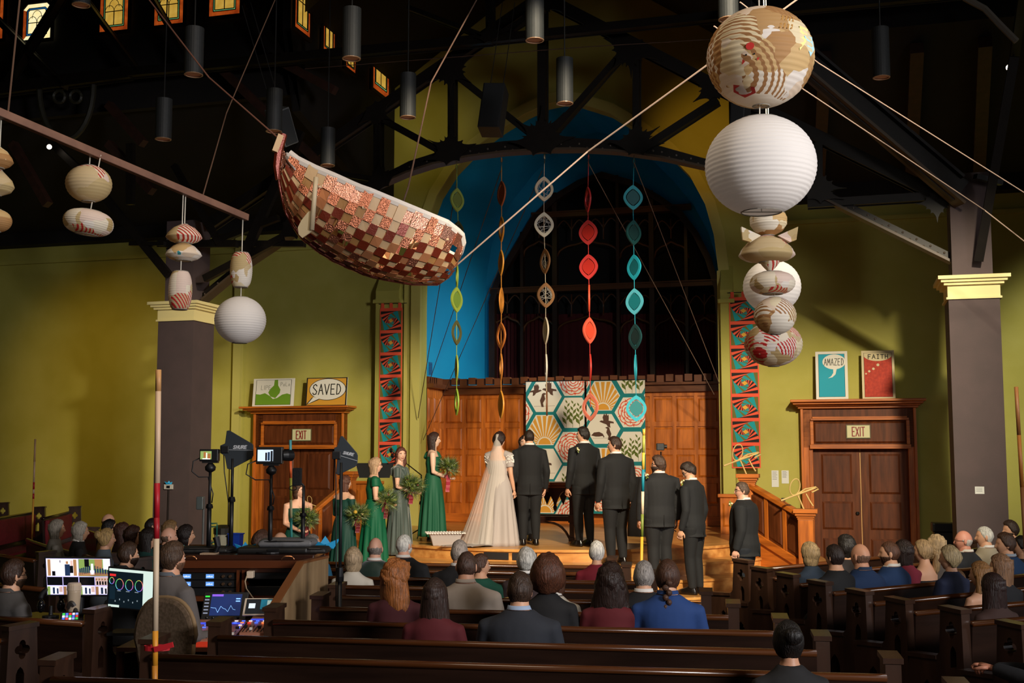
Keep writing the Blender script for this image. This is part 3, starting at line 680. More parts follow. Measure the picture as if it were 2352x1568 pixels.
# ---------------------------------------------------------------- painted hexagon hangings
QW, QT, QO, QR, QG, QB = mat('cloth_white', '#e4ddcc', .85), mat('cloth_teal', '#107a7c', .85), mat('cloth_gold', '#d99a35', .85), mat('cloth_red', '#d9563a', .85), mat('cloth_green', '#5d6a22', .85), mat('cloth_brown', '#54382a', .85)
def clip(poly, x0, x1, z0, z1):
    for ax, v, sg in ((0, x0, 1), (0, x1, -1), (1, z0, 1), (1, z1, -1)):
        out = []
        for i in range(len(poly)):
            a, b = poly[i - 1], poly[i]; ia = (a[ax] - v) * sg >= 0; ib = (b[ax] - v) * sg >= 0
            if ia != ib:
                tt = (v - a[ax]) / (b[ax] - a[ax]); out.append((a[0] + (b[0] - a[0]) * tt, a[1] + (b[1] - a[1]) * tt))
            if ib: out.append(b)
        poly = out
        if not poly: return []
    return poly
def hexhang(xa, xb, ya, yb, label, cells, R, d=DPAN - .3):
    s0, z1 = szp(xa, ya, d); s1, _ = szp(xb, ya, d); _, z0 = szp((xa + xb) / 2, yb, d); w, h = s1 - s0, z1 - z0
    sc = w / (xb - xa)
    t = thing('painted_hanging', label, 'wall hanging', W(s0, d, z0), -TH, 'painted hexagon hangings')
    m = MB()
    n = 12; top_ = [(w * i / n, .004 * sin(i * 1.3), h) for i in range(n + 1)]; bot = [(w * i / n, .006 * sin(i * 1.7), 0) for i in range(n + 1)]
    MB().b2((0, 0, 0), (w, .012, h)).obj('cloth', mat('cloth_teal', ''), t)
    lay = [0]
    def poly(pts, mi, l):
        p = clip(pts, 0, w, 0, h)
        if len(p) >= 3: m.plate([p], .0008, ((0, -.001 * l - .0012, 0), (1, 0, 0), (0, 0, 1)), mi)
    for cx, cy, kind in cells:
        X, Z = (cx - xa) * sc, h - (cy - ya) * sc; r = R * sc
        hx = [(X + r * cos(pi / 3 * i), Z + r * .98 * sin(pi / 3 * i)) for i in range(6)]
        poly(hx, 0, 1)
        apo = r * .866
        def cl2(pts):                                       # clip to the hexagon
            return pts
        if kind == 'sun':
            by = Z - apo * .93
            for k in range(15):
                a = radians(6 + 12 * k); da = radians(3.9)
                def reach(a):
                    best = 9
                    for i in range(6):
                        p, q = hx[i], hx[(i + 1) % 6]; dx, dz = cos(a), sin(a); ex, ez = q[0] - p[0], q[1] - p[1]
                        den = dx * ez - dz * ex
                        if abs(den) < 1e-9: continue
                        tt = ((p[0] - X) * ez - (p[1] - by) * ex) / den; u = ((p[0] - X) * dz - (p[1] - by) * dx) / den
                        if tt > 0 and 0 <= u <= 1: best = min(best, tt)
                    return best if best < 9 else r * .5
                rr = [reach(a - da), reach(a + da)]
                i0 = r * .42
                poly([(X + i0 * cos(a - da), by + i0 * sin(a - da)), (X + rr[0] * .97 * cos(a - da), by + rr[0] * .97 * sin(a - da)),
                      (X + rr[1] * .97 * cos(a + da), by + rr[1] * .97 * sin(a + da)), (X + i0 * cos(a + da), by + i0 * sin(a + da))], 2, 2)
            poly([(X + r * .36 * cos(pi * i / 12), by + r * .36 * sin(pi * i / 12)) for i in range(13)], 2, 3)
        elif kind == 'rose':
            for k, rr in enumerate((.76, .6, .45, .31, .18)):
                N = 9 - k; ph = k * .7
                for i in range(N):                         # overlapping petals with thorny tips
                    a = ph + 2 * pi * i / N; a2 = ph + 2 * pi * (i + .86) / N
                    o_ = []; wd_ = .055 * r
                    for j in range(6):
                        q = lerp(a, a2, j / 5); bump = 1 + .07 * sin(pi * j / 5)
                        o_.append((X + r * rr * bump * cos(q), Z + r * rr * bump * sin(q)))
                    inn = [(X + (hypot(p[0] - X, p[1] - Z) - wd_) * cos(atan2(p[1] - Z, p[0] - X)), Z + (hypot(p[0] - X, p[1] - Z) - wd_) * sin(atan2(p[1] - Z, p[0] - X))) for p in o_][::-1]
                    poly(o_ + inn, 3, 2)
                    q = a2 + .05; poly([(X + r * (rr + .08) * cos(q), Z + r * (rr + .08) * sin(q)), (X + r * (rr - .1) * cos(q - .12), Z + r * (rr - .1) * sin(q - .12)), (X + r * (rr - .06) * cos(q + .14), Z + r * (rr - .06) * sin(q + .14))], 3, 3)
        elif kind == 'leaf':
            rnd = random.Random(int(cx * 7 + cy))
            for sx_ in (-.42, -.05, .36):
                hh = apo * rnd.uniform(1.35, 1.75); bx = X + sx_ * r; bz = Z - apo * .95; lean = rnd.uniform(-.12, .12)
                if sx_ in (-.5, .4): hh *= .75
                poly([(bx - .01 * r, bz), (bx + .012 * r, bz), (bx + lean * r, bz + hh)], 4, 2)
                for q in range(7):
                    zz = bz + hh * (.12 + .13 * q); xx = bx + lean * r * (.12 + .13 * q); sg = 1 if q % 2 else -1
                    L_ = r * .44 * (1.1 - .09 * q); a = radians(60)
                    tip = (xx + sg * L_ * cos(a), zz + L_ * sin(a)); mid = ((xx + tip[0]) / 2, (zz + tip[1]) / 2); nx, nz = -(tip[1] - zz) * .2, (tip[0] - xx) * .2
                    poly([(xx, zz), (mid[0] + nx, mid[1] + nz), tip, (mid[0] - nx, mid[1] - nz)], 4, 3)
        else:                                              # birds over a wire
            poly([(X - r * .62, Z - apo * .62), (X + r * .6, Z - apo * .6), (X + r * .6, Z - apo * .585), (X - r * .62, Z - apo * .605)], 5, 2)
            B = {'fly': [(-.62, .0), (-.48, .1), (-.27, .08), (-.34, .36), (-.2, .68), (-.1, .52), (-.02, .74), (.08, .5), (.18, .6), (.2, .28), (.18, .08), (.6, -.02), (.64, -.16), (.32, -.14), (.3, -.3), (.34, -.52), (.12, -.44), (-.02, -.24), (-.3, -.14), (-.48, -.06)],
                 'sit': [(-.08, -.5), (-.02, -.2), (-.2, .1), (-.12, .4), (-.3, .5), (-.1, .58), (.05, .5), (.1, .3), (.22, 0), (.15, -.3), (.1, -.5)],
                 'peck': [(-.6, -.1), (-.35, .15), (.1, .2), (.4, .05), (.55, -.2), (.5, -.3), (.4, -.15), (.1, -.2), (-.2, -.2)]}
            sets = {'birds': (('fly', .28, .42, .5, 0), ('fly', -.5, .35, .42, 1), ('sit', -.1, -.2, .55, 1)),
                    'birds2': (('fly', .2, .42, .5, 0), ('peck', -.3, -.3, .5, 0), ('sit', .32, -.28, .52, 0)), 'bird1': (('fly', -.1, .05, .6, 0),)}
            for sh, ox, oz, sz_, mir in sets[kind]:
                poly([(X + ox * r + (-p[0] if mir else p[0]) * sz_ * 1.35 * r, Z + oz * r + p[1] * sz_ * 1.35 * r) for p in B[sh]], 5, 3)
    m.obj('painted_design', [QW, QT, QO, QR, QG, QB], t)
    MB().tube([(-.03, .01, h + .01), (w + .03, .01, h + .01)], .012, 6).obj('hanging_rod', LEAD, t)
R = 39.5
hexhang(1208, 1342, 877, 1180, 'left painted hanging of teal-edged hexagons with birds, sunburst and leaves', [
    (1251, 911, 'birds'), (1317, 876, 'rose'), (1317, 947, 'leaf'), (1251, 985, 'sun'), (1313, 1023, 'rose'), (1251, 1060, 'bird1'), (1313, 1098, 'leaf'), (1185, 947, 'rose'), (1185, 872, 'leaf'), (1185, 1023, 'leaf'), (1251, 1135, 'sun'), (1313, 1172, 'rose'), (1185, 1098, 'rose')], R)
hexhang(1347, 1481, 875, 1180, 'right painted hanging of teal-edged hexagons with birds, roses and leaf sprays', [
    (1385, 909, 'sun'), (1454, 871, 'leaf'), (1451, 947, 'rose'), (1385, 984, 'birds2'), (1451, 1024, 'leaf'), (1385, 1060, 'sun'), (1451, 1100, 'rose'), (1320, 947, 'leaf'), (1320, 872, 'rose'), (1320, 1023, 'leaf'), (1385, 1135, 'rose'), (1451, 1175, 'leaf'), (1518, 909, 'rose'), (1518, 985, 'leaf')], R)
# ---------------------------------------------------------------- roof trusses
def pd(x, y, d): s, z = szp(x, y, d); return W(s, d, z)
NN = W(0, 1) - W(0, 0)
def truss(name, label, members, gussets, d, extra=None):
    t = thing(name, label, 'truss', pd(*members[0][1], d), 0)
    for nm, p, q, wpx in members:
        P, Q = pd(*p, d), pd(*q, d); w = wpx / FPX * P.y
        m = MB(); m.bar(P, Q, w, .16, up=NN); o = NN * .09
        m.bar(P - o, Q - o, w * 1.35, .02, up=NN); m.bar(P + o, Q + o, w * 1.35, .02, up=NN)
        m.obj(nm, STEEL, t, world=True)
    for (x, y), Rpx, dirs in gussets:
        c = szp(x, y, d); Rr = 1.05 * Rpx / FPX * pd(x, y, d).y; A = sorted([a % 360 for a in dirs]); pts = []
        for i, a in enumerate(A):
            b = A[(i + 1) % len(A)] + (360 if i + 1 == len(A) else 0); gap = b - a; K = 24
            for k in range(K):
                u = k / K; ang = radians(a + gap * u)
                f = 1 if u == 0 else (1 - (.42 if gap < 150 else .5) * sin(pi * u) ** .4 - .13 * abs(sin(pi * u * 3)) ** .5)
                pts.append((c[0] + Rr * f * cos(ang), c[1] + Rr * f * sin(ang)))
        MB().plate([pts], .03, (W(0, d - .12), W(1, 0) - W(0, 0), (0, 0, 1))).obj('gusset_plate', STEEL, t, world=True)
    return t
chord = [(470, 690), (560, 615), (660, 548), (760, 487), (870, 428), (940, 398), (1000, 379), (1080, 362), (1160, 352), (1247, 346), (1330, 345), (1420, 350), (1520, 364), (1620, 386), (1720, 409), (1860, 443), (2010, 517), (2185, 603)]
up = [(x, y - 21 - (6 if 870 < x < 1620 else 0)) for x, y in chord]
T1 = truss('arched_truss', 'big dark arched steel truss with pierced gusset plates across the front of the stage', [
    ('post', (1247, -10), (1247, 335), 15), ('post', (1040, 170), (1040, 360), 12), ('post', (1463, 120), (1463, 345), 12), ('post', (1880, 330), (1880, 440), 14), ('post', (870, 250), (870, 420), 12),
    ('rafter', (1247, -5), (860, 262), 20), ('rafter', (860, 262), (480, 520), 20), ('rafter', (1247, -5), (1640, 198), 20), ('rafter', (1640, 198), (2195, 470), 20),
    ('brace', (1250, 330), (1440, 115), 11), ('brace', (1247, 330), (1050, 175), 11), ('brace', (1475, 345), (1650, 232), 13), ('brace', (1035, 360), (880, 275), 11), ('brace', (870, 415), (690, 385), 9),
    ('tie', (1855, 470), (2180, 450), 14)],
    [((1040, 165), 62, (25, 205, 270, 325)), ((1450, 120), 68, (152, 335, 228, 272)), ((1040, 352), 62, (12, 195, 90, 150)), ((1249, 325), 78, (0, 180, 90, 48, 140)), ((1466, 333), 62, (355, 175, 90, 33)), ((1640, 205), 55, (155, 335, 215)), ((1247, 12), 55, (270, 215, 330)), ((870, 262), 50, (32, 212, 270, 330)), ((1880, 440), 60, (165, 335, 90, 0)), ((880, 418), 50, (25, 205, 90)), ((2150, 470), 45, (180, 270, 90, 0)), ((690, 520), 60, (30, 210, 90))], DP)
def szl(pts, d): return [szp(x, y, d) for x, y in pts]
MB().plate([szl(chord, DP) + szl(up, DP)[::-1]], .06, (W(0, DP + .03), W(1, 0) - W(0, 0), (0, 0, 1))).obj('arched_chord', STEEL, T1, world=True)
fl = MB()
for a, b in zip(chord, chord[1:]): fl.bar(pd(*a, DP), pd(*b, DP), .035, .26, up=NN)
fl.obj('chord_flange', mat('truss_flange', '#4a3b2c', .5), T1, world=True)
rv = MB()
for (a, b) in zip(chord, chord[1:]):
    L_ = hypot(b[0] - a[0], b[1] - a[1]); n = int(L_ / 17)
    for k in range(n):
        x, y = lerp(a[0], b[0], k / n), lerp(a[1], b[1], k / n) - (7 if k % 2 else 15)
        rv.ell(pd(x, y, DP - .035), (.018, .012, .018), 6, 4)
rv.obj('rivets', mat('rivet_steel', '#4b4036', .45), T1, world=True, kind='stuff')
truss('tie_beam_truss', 'dark horizontal roof tie with rods crossing under the stained-glass windows', [
    ('tie_beam', (-40, 212), (300, 168), 20), ('tie_beam', (300, 168), (1130, 92), 15), ('tie_beam', (1130, 92), (1660, 38), 14), ('tie_beam', (1660, 38), (2360, -28), 13), ('rod', (-20, 30), (150, 200), 9), ('rod', (150, -20), (20, 190), 9),
    ('rod', (190, -10), (320, 165), 7), ('rod', (345, -15), (440, 150), 7), ('rod', (560, -10), (650, 130), 8), ('hanger', (1127, -20), (1127, 90), 12),
    ('brace', (1130, 92), (940, 20), 8), ('brace', (1130, 95), (1250, 20), 8)], [((1128, 90), 34, (0, 180, 90, 160, 30))], DP - .6)
# right-hand roof: raking girder, purlins, hip braces
TR = thing('roof_girder', 'heavy raking steel girder running down to the brown right pillar', 'girder', pd(2200, 440, DP - .3), 0)
a, b = pd(1700, 10, 16.4), pd(2205, 440, DP - .42)
MB().bar(a, b, .1, .36, up=(0, 0, 1)).obj('web', STEEL, TR, world=True)
MB().bar(a - Vector((0, 0, .19)), b - Vector((0, 0, .19)), .3, .04).obj('lower_flange', mat('truss_flange', ''), TR, world=True)
MB().bar(a + Vector((0, 0, .19)), b + Vector((0, 0, .19)), .3, .04).obj('upper_flange', STEEL, TR, world=True)
PURL = mat('purlin_wood', '#3d2114', .6, col2='#2e180d', scale=(8, 8, 8))
for i, x in enumerate((1893, 2105, 2262)):
    s0, s1 = szp(x, 80, DP + .6)[0], szp(x - 14, 430, DW - .4)[0]; zz = lambda d: 6.95 + (DW - d) / (DW - DP - .3) * 1.65 - .13
    MB().bar(W(s0, DP + .6, zz(DP + .6)), W(s1, DW - .4, zz(DW - .4)), .2, .2).obj('purlin', PURL, None, center=True, **tagd(('dark brown roof purlin beside the lanterns', 'dark brown roof purlin right of the pendant spotlight', 'dark brown roof purlin above the right pillar')[i], 'beam', 'roof purlins'))
TB = thing('pillar_brace', 'steel strut bracket fanning up from the right pillar capital', 'brace', pd(2245, 600, DP - .4), 0)
for p, q, w in (((2248, 598), (2330, 130), .12), ((2330, 130), (2352, -30), .12), ((2275, 420), (2290, 350), .08), ((2300, 420), (2240, 405), .07)):
    MB().bar(pd(*p, DP - .42), pd(*q, DP - 1.6 if q[1] < 200 else DP - .6), w, .1, up=NN).obj('strut', STEEL, TB, world=True)
pl = [(2215, -5), (2262, 20), (2300, 60), (2335, 95)]
MB().tube([pd(x, y, 15) for x, y in pl], .04, 6).obj('curved_bracket', mat('bracket_grey', '#5a544c', .5), TB, world=True)
TL = thing('pillar_brace', 'steel strut bracket fanning out either side of the left pillar capital', 'brace', pd(420, 690, DP - .4), 0)
for p, q, w in (((388, 632), (215, 420), .13), ((215, 420), (120, 330), .12), ((470, 640), (650, 545), .12), ((300, 560), (380, 560), .07), ((365, 560), (545, 560), .12), ((545, 560), (700, 560), .1), ((480, 560), (640, 500), .1), ((300, 470), (300, 330), .13), ((690, 300), (560, 590), .16), ((400, 380), (505, 560), .1)):
    MB().bar(pd(*p, DP - .42), pd(*q, DP - .5), w, .1, up=NN).obj('strut', STEEL, TL, world=True)
for x0, x1, y0, y1 in ((90, 150, 200, 320), (215, 150, 195, 320)):
    pl = [(lerp(x0, x1, 1 - cos(pi / 2 * q)), lerp(y0, y1, sin(pi / 2 * q))) for q in [i / 8 for i in range(9)]]
    MB().tube([pd(x, y, DP - .6) for x, y in pl], .05, 6).obj('curved_bracket', mat('bracket_dark', '#2c2a20', .5), TL, world=True)
for cx in (136, 174):
    pl = [(cx + 13 * cos(2 * pi * i / 14), 222 + 14 * sin(2 * pi * i / 14)) for i in range(15)]
    MB().tube([pd(x, y, DP - .6) for x, y in pl], .03, 5).obj('ring_bracket', mat('bracket_dark', ''), TL, world=True)
for i, (p, q, d0, lb) in enumerate((((500, 150), (760, 400), .5, 'dark timber rafter crossing behind the pendants above the boat prow'), ((250, 330), (350, 440), .5, 'dark timber rafter behind the middle of the wooden mobile bar'),
        ((620, 130), (770, 208), .4, 'dark timber rafter beside the receding small windows'), ((30, 330), (110, 470), .5, 'dark timber rafter near the left edge behind the spotlight'), ((250, 240), (330, 330), .6, 'short dark timber rafter right of the ring bracket'))):
    MB().bar(pd(*p, DP - .22), pd(*q, DP - .32), .14, .14).obj('rafter', PURL, None, center=True, **tagd(lb, 'beam', 'dark left roof rafters'))

# ---------------------------------------------------------------- pendant cylinder lights
CYL = mat('pendant_grey', '#1e2021', .65, col2='#191b1c', scale=(30, 30, 30)); RIMM = mat('pendant_rim', '#b48a6a', .35); INL = mat('pendant_inside', '#6b3d26', .5, emit=.25)
pend = [(1228, -22, 93, 44, 'grey cylinder pendant light cut by the top edge above the arch'), (1297, 135, 238, 40, 'grey cylinder pendant light hanging before the blue arch crown'),
 (1672, -75, 45, 48, 'grey cylinder pendant light just above the patched paper globe'), (2023, 65, 178, 40, 'grey cylinder pendant light alone against the dark right roof'),
 (937, 170, 270, 38, 'grey cylinder pendant light beside the green gable wall, left of the black speaker'), (808, 20, 135, 44, 'grey cylinder pendant light in front of the receding row of small windows'),
 (446, 65, 172, 44, 'dim grey cylinder pendant light below the corner stained-glass windows'), (376, 228, 320, 38, 'dim grey cylinder pendant light above the wooden mobile bar'),
 (630, 206, 302, 38, 'grey cylinder pendant light above the prow of the copper boat'), (753, 295, 380, 34, 'farthest dim grey cylinder pendant light, right over the copper boat'),
 (188, -90, 12, 42, 'grey cylinder pendant light with only its glowing foot showing at the top edge')]
for i, (x, y0, y1, w, lb) in enumerate(pend):
    Y = .2 * FPX / w; p = at(x, (y0 + y1) / 2, Y); h = at(x, y0, Y).z - at(x, y1, Y).z
    t = thing('pendant_light', lb, 'ceiling light', (p.x, p.y, p.z - h / 2), 0, 'cylinder pendant lights')
    MB().lathe([(.085, .03), (.1, 0), (.1, h), (.02, h + .005)], n=24, cap=True).obj('shade', CYL, t, smooth=False)
    MB().lathe([(.085, -.002), (.1, -.002), (.1, .006), (.085, .006), (.085, -.002)], n=24, cap=False).obj('rim', RIMM, t)
    MB().lathe([(.083, .01), (.05, .06)], n=20).obj('reflector', INL, t)
    top = 9.3 if p.z + h < 9 else 13.2
    MB().tube([(0, 0, h), (0, 0, max(top - p.z + h / 2, h + .5))], .008, 6).obj('cable', LEAD, t)
# ---------------------------------------------------------------- loudspeakers
SPK = mat('speaker_black', '#1b1c1e', .6); SPKG = mat('speaker_grey', '#4a4c4c', .6)
def speaker(x, y, Y, w, h, dd, rot, lb, m):
    p = at(x, y, Y); t = thing('loudspeaker', lb, 'speaker', p, 0, 'hung loudspeakers'); t.rotation_euler = rot
    MB().b2((-w / 2, 0, -h / 2), (w / 2, dd, h / 2)).obj('cabinet', m, t, bev=.01)
    MB().b2((-w / 2 + .02, -.012, -h / 2 + .02), (w / 2 - .02, 0, h / 2 - .02)).obj('grille', mat('grille_cloth', '#202224', .9), t)
    for sx in (-.3, .3): MB().tube([(sx * w, dd / 2, h / 2), (sx * w, dd / 2 + .02, h / 2 + 1.4)], .006, 5).obj('cable', LEAD, t)
speaker(1128, 240, 15.5, .3, .68, .3, (radians(-14), radians(4), radians(-12)), 'black tilted loudspeaker hung before the blue arch', SPK)
speaker(660, 292, 15.5, .22, .5, .3, (radians(18), radians(-28), radians(35)), 'dim grey loudspeaker hung tilted beside a pendant over the boat', SPKG)
speaker(1692, 268, 15.0, .2, .35, .25, (radians(15), radians(10), radians(-30)), 'small dark loudspeaker half hidden behind the two big paper globes', SPK)
# ---------------------------------------------------------------- spotlights
for x, y, Y, lb, tg in ((113, 337, 20.2, 'small lit spotlight on the left truss beside the mobile bar', (0, 20, 1)), (2318, 155, 16.0, 'small lit spotlight high on the right strut', (0, 20, 1))):
    p = at(x, y, Y); t = thing('spotlight', lb, 'spotlight', p, 0, 'small spotlights')
    t.rotation_euler = (Vector((0, 8, 1)) - p).to_track_quat('-Z', 'Y').to_euler()
    MB().lathe([(.05, 0), (.055, .02), (.035, .1), (.03, .18), (.01, .2)], n=12).obj('housing', SPK, t)
    MB().ell((0, 0, -.01), (.042, .042, .02), 12, 6).obj('lamp', mat('lamp_lit', '#ffe9cf', .5, emit=14), t)
    MB().tube([(0, 0, .15), (0, .06, .25), (0, .1, .34)], .012, 6).obj('bracket', SPK, t)
# ---------------------------------------------------------------- paper lanterns
def papermat(name, seed, pal, stripes, sc=3.2, glow=.12):
    m = bpy.data.materials.new(name); m.use_nodes = True; nt = m.node_tree; b = nt.nodes['Principled BSDF']; N = nt.nodes.new; L = nt.links.new
    tc = N('ShaderNodeTexCoord'); mp = N('ShaderNodeMapping'); mp.inputs['Location'].default_value = (seed * 1.7, seed * .9, seed)
    vo = N('ShaderNodeTexVoronoi'); vo.inputs['Scale'].default_value = sc; vo.distance = 'CHEBYCHEV'
    L(tc.outputs['Object'], mp.inputs[0]); L(mp.outputs[0], vo.inputs['Vector'])
    r = N('ShaderNodeValToRGB'); r.color_ramp.interpolation = 'CONSTANT'; e = r.color_ramp.elements
    while len(e) < len(pal): e.new(.5)
    for i, c in enumerate(pal): e[i].position = i / len(pal); e[i].color = (*lin(c), 1)
    sp = N('ShaderNodeSeparateColor'); L(vo.outputs['Color'], sp.inputs[0]); L(sp.outputs[0], r.inputs[0])
    wv = N('ShaderNodeTexWave'); wv.inputs['Scale'].default_value = stripes[1] * 1.6; wv.inputs['Distortion'].default_value = 0; wv.bands_direction = 'DIAGONAL'; L(mp.outputs[0], wv.inputs['Vector'])
    t1 = N('ShaderNodeMath'); t1.operation = 'GREATER_THAN'; t1.inputs[1].default_value = .55; L(wv.outputs['Fac'], t1.inputs[0])
    t2 = N('ShaderNodeMath'); t2.operation = 'GREATER_THAN'; t2.inputs[1].default_value = stripes[2]; L(sp.outputs[1], t2.inputs[0])
    mu = N('ShaderNodeMath'); mu.operation = 'MULTIPLY'; L(t1.outputs[0], mu.inputs[0]); L(t2.outputs[0], mu.inputs[1])
    mx = N('ShaderNodeMix'); mx.data_type = 'RGBA'; L(mu.outputs[0], mx.inputs['Factor']); L(r.outputs[0], mx.inputs['A']); mx.inputs['B'].default_value = (*lin(stripes[0]), 1)
    L(mx.outputs['Result'], b.inputs['Base Color']); b.inputs['Roughness'].default_value = .7
    b.inputs['Subsurface Weight'].default_value = .0
    tl = N('ShaderNodeBsdfTranslucent'); L(mx.outputs['Result'], tl.inputs[0]); ms = N('ShaderNodeMixShader'); ms.inputs[0].default_value = .35
    L(b.outputs[0], ms.inputs[1]); L(tl.outputs[0], ms.inputs[2]); L(ms.outputs[0], nt.nodes['Material Output'].inputs[0])
    return m
def whitepaper():
    m = mat('lantern_white', '#f2ece6', .7); nt = m.node_tree; b = nt.nodes['Principled BSDF']
    tl = nt.nodes.new('ShaderNodeBsdfTranslucent'); tl.inputs[0].default_value = (*lin('#f2ece6'), 1); ms = nt.nodes.new('ShaderNodeMixShader'); ms.inputs[0].default_value = .3
    nt.links.new(b.outputs[0], ms.inputs[1]); nt.links.new(tl.outputs[0], ms.inputs[2]); nt.links.new(ms.outputs[0], nt.nodes['Material Output'].inputs[0]); return m
WHITEP = whitepaper()
PALA = ['#f2e6c4', '#d8b67e', '#f4ecdc', '#c29a66', '#f0e0b8', '#f6eee4', '#b98c58', '#f0dcc4']
PALB = ['#f2e8d2', '#cdb684', '#f4ece4', '#ecd6c8', '#c6ac78', '#f3ece0', '#eee0bc', '#d6c096']
def lantern(lb, x, y, wpx, hpx, Y, prof, m, cat='paper lantern', ribs=24, tilt=(0, 0), nm='paper_lantern', up=None):
    p = at(x, y, Y); a = wpx / FPX * Y / 2; b = hpx / FPX * Y / 2
    t = thing(nm, lb, cat, p, 0, 'hanging paper lanterns'); t.rotation_euler = (radians(tilt[0]), radians(tilt[1]), 0)
    K = ribs * 4; pr = []
    for i in range(K + 1):
        u = i / K; r, z = prof(u); sc = 1 + (.006 if m is WHITEP else .009) * (abs(sin(pi * u * ribs)) - .5) * 2
        pr.append((max(r * a * sc, .002), z * b))
    MB().rings([[(r * cos(2 * pi * k / 32), r * sin(2 * pi * k / 32), z) for k in range(32)] for r, z in pr], cap=False).obj('shade', m, t, smooth=True)
    w = MB(); r0 = pr[0][0]; w.tube([(r0 * cos(2 * pi * k / 16), r0 * sin(2 * pi * k / 16), pr[0][1]) for k in range(17)], .004, 4)
    r1 = pr[-1][0]; w.tube([(r1 * cos(2 * pi * k / 16), r1 * sin(2 * pi * k / 16), pr[-1][1]) for k in range(17)], .004, 4)
    w.tube([(0, 0, pr[0][1]), (0, 0, pr[-1][1])], .003, 4); w.bar((-r1, 0, pr[-1][1]), (r1, 0, pr[-1][1]), .006, .006); w.bar((-r0, 0, pr[0][1]), (r0, 0, pr[0][1]), .006, .006)
    w.obj('wire_frame', mat('wire', '#8f8a80', .4), t)
    if up:
        L_ = up[1] - p.z if isinstance(up, tuple) else at(x, up, Y).z - p.z if up > -50 else 13.15 - p.z; MB().tube([(0, 0, pr[-1][1]), (.002, 0, L_)], .004, 5).obj('string', mat('string_white', '#cfc8b8', .8), t)
    return t
def ball(o=.2): return lambda u: (cos(lerp(-pi / 2 + o, pi / 2 - o, u)), sin(lerp(-pi / 2 + o, pi / 2 - o, u)))
def ufo(u): a = lerp(-pi / 2 + .3, pi / 2 - .3, u); return (abs(cos(a)) ** .62, sin(a))
def barrel(u): a = lerp(-pi / 2 + .45, pi / 2 - .45, u); return (cos(a) ** .55, sin(a) / sin(pi / 2 - .45))
def mush(u): return interp([(0, .45), (.12, .78), (.3, 1), (.5, .9), (.8, .6), (1, .2)], u), lerp(-1, 1, u)
def cup(u): return interp([(0, .3), (.2, .75), (.5, .98), (.8, 1), (1, .9)], u), lerp(-1, 1, u)
def bowl(u): return interp([(0, .25), (.15, .8), (.35, 1), (.6, .85), (1, .25)], u), lerp(-1, 1, u)
YN = 6.4; YF = 8.3
pA = [papermat('patched_paper_%d' % i, i + 1, PALA if i % 2 else PALB, (('#c23a2c', 9, .8), ('#a8794a', 10, .7), ('#c8322e', 12, .82), ('#3f9fa8', 7, .88))[i % 4], (4.2, 6, 8, 7)[i % 4]) for i in range(8)]
big = lantern('large round paper lantern covered with cream and tan collage patches, uppermost at right', 1746, 133, 250, 236, YN, ball(.16), pA[1], up=-60)
m = MB(); R_ = 250 / FPX * YN / 2
def on_ball(dx, dz, k=1.004):
    x, z = dx / 125, dz / 125; y = sqrt(max(0, 1 - x * x - z * z)); return Vector((x * R_, -y * R_, z * R_ * .944)) * k
def patch(mb, pts, mi): mb.add([on_ball(x, z, 1.012 + .001 * mi) for x, z in pts], [tuple(range(len(pts)))], mi)
pig = MB()
for cx, cz, r, mi in ((-47, -13, 9, 1), (-55, -32, 2.2, 2), (-38, -32, 2.2, 2)): patch(pig, [(cx + r * cos(2 * pi * k / 12), cz + r * sin(2 * pi * k / 12)) for k in range(12)], mi)
for pts in ([(-62, -40), (-56, -46), (-62, -52)], [(-32, -42), (-26, -40), (-30, -48)]): patch(pig, pts, 1)
patch(pig, [(-74, -86), (-30, -98), (-24, -108), (-44, -112), (-70, -98)], 1)
for k in range(4): patch(pig, [(18 + k * 9, 30), (22 + k * 9, 30), (34 + k * 9, 68), (30 + k * 9, 68)], 3)
patch(pig, [(80, 20), (106, 30), (112, 0), (98, -24)], 4); patch(pig, [(70, 45), (96, 48), (84, 5), (66, -20)], 5)
pig.obj('crayon_drawing', [PAPER, mat('crayon_red', '#c22a22', .7), INK, mat('tape_tan', '#a97b3c', .7), mat('crayon_blue', '#a9d4dc', .7), mat('crayon_yellow', '#e6d98a', .7)], big)
lantern('large plain white ribbed paper lantern below the patched globe', 1747, 381, 257, 236, YN, ball(.38), WHITEP, ribs=26, up=240)
lantern('patched paper cup lantern with turquoise blot under the big white globe', 1765, 516, 86, 50, YF, cup, pA[3], ribs=9, up=-60)
sau = lantern('wide patched paper bowl lantern with two ear flaps, above the plain white globe', 1761, 572, 131, 62, YF, lambda u: (interp([(0, .3), (.1, .8), (.25, 1), (.5, .88), (.8, .62), (1, .2)], u), lerp(-1, 1, u)), pA[0], ribs=8)
for sx, tz in ((-1, 0), (1, 0)):
    MB().add([(sx * .06, -.1, .08), (sx * .2, -.12, .14), (sx * .19, -.1, .05), (sx * .14, -.12, .03), (sx * .06, -.08, .08), (sx * .2, -.08, .14), (sx * .19, -.07, .05), (sx * .14, -.08, .03)], [(0, 1, 2, 3), (4, 5, 6, 7), (0, 1, 5, 4), (1, 2, 6, 5), (2, 3, 7, 6)]).obj('ear_flap', pA[2], sau)
lantern('small patched paper bowl peeping out beneath the eared lantern', 1768, 607, 50, 30, YF, lambda u: (.25 + .75 * sin(pi / 2 * u), -1 + 2 * u), pA[4], ribs=6)
lantern('medium plain white paper globe behind the flat patched lantern', 1773, 658, 132, 124, YF + .6, ball(.25), WHITEP, ribs=18, up=-60)
lantern('flat oval patched paper lantern in front of the medium white globe', 1774, 650, 104, 52, YF, ufo, pA[2], ribs=10, up=606)
lantern('striped patched paper ball, second from bottom of the right lantern column', 1780, 725, 97, 88, YF, ball(.25), pA[5], ribs=14, up=640)
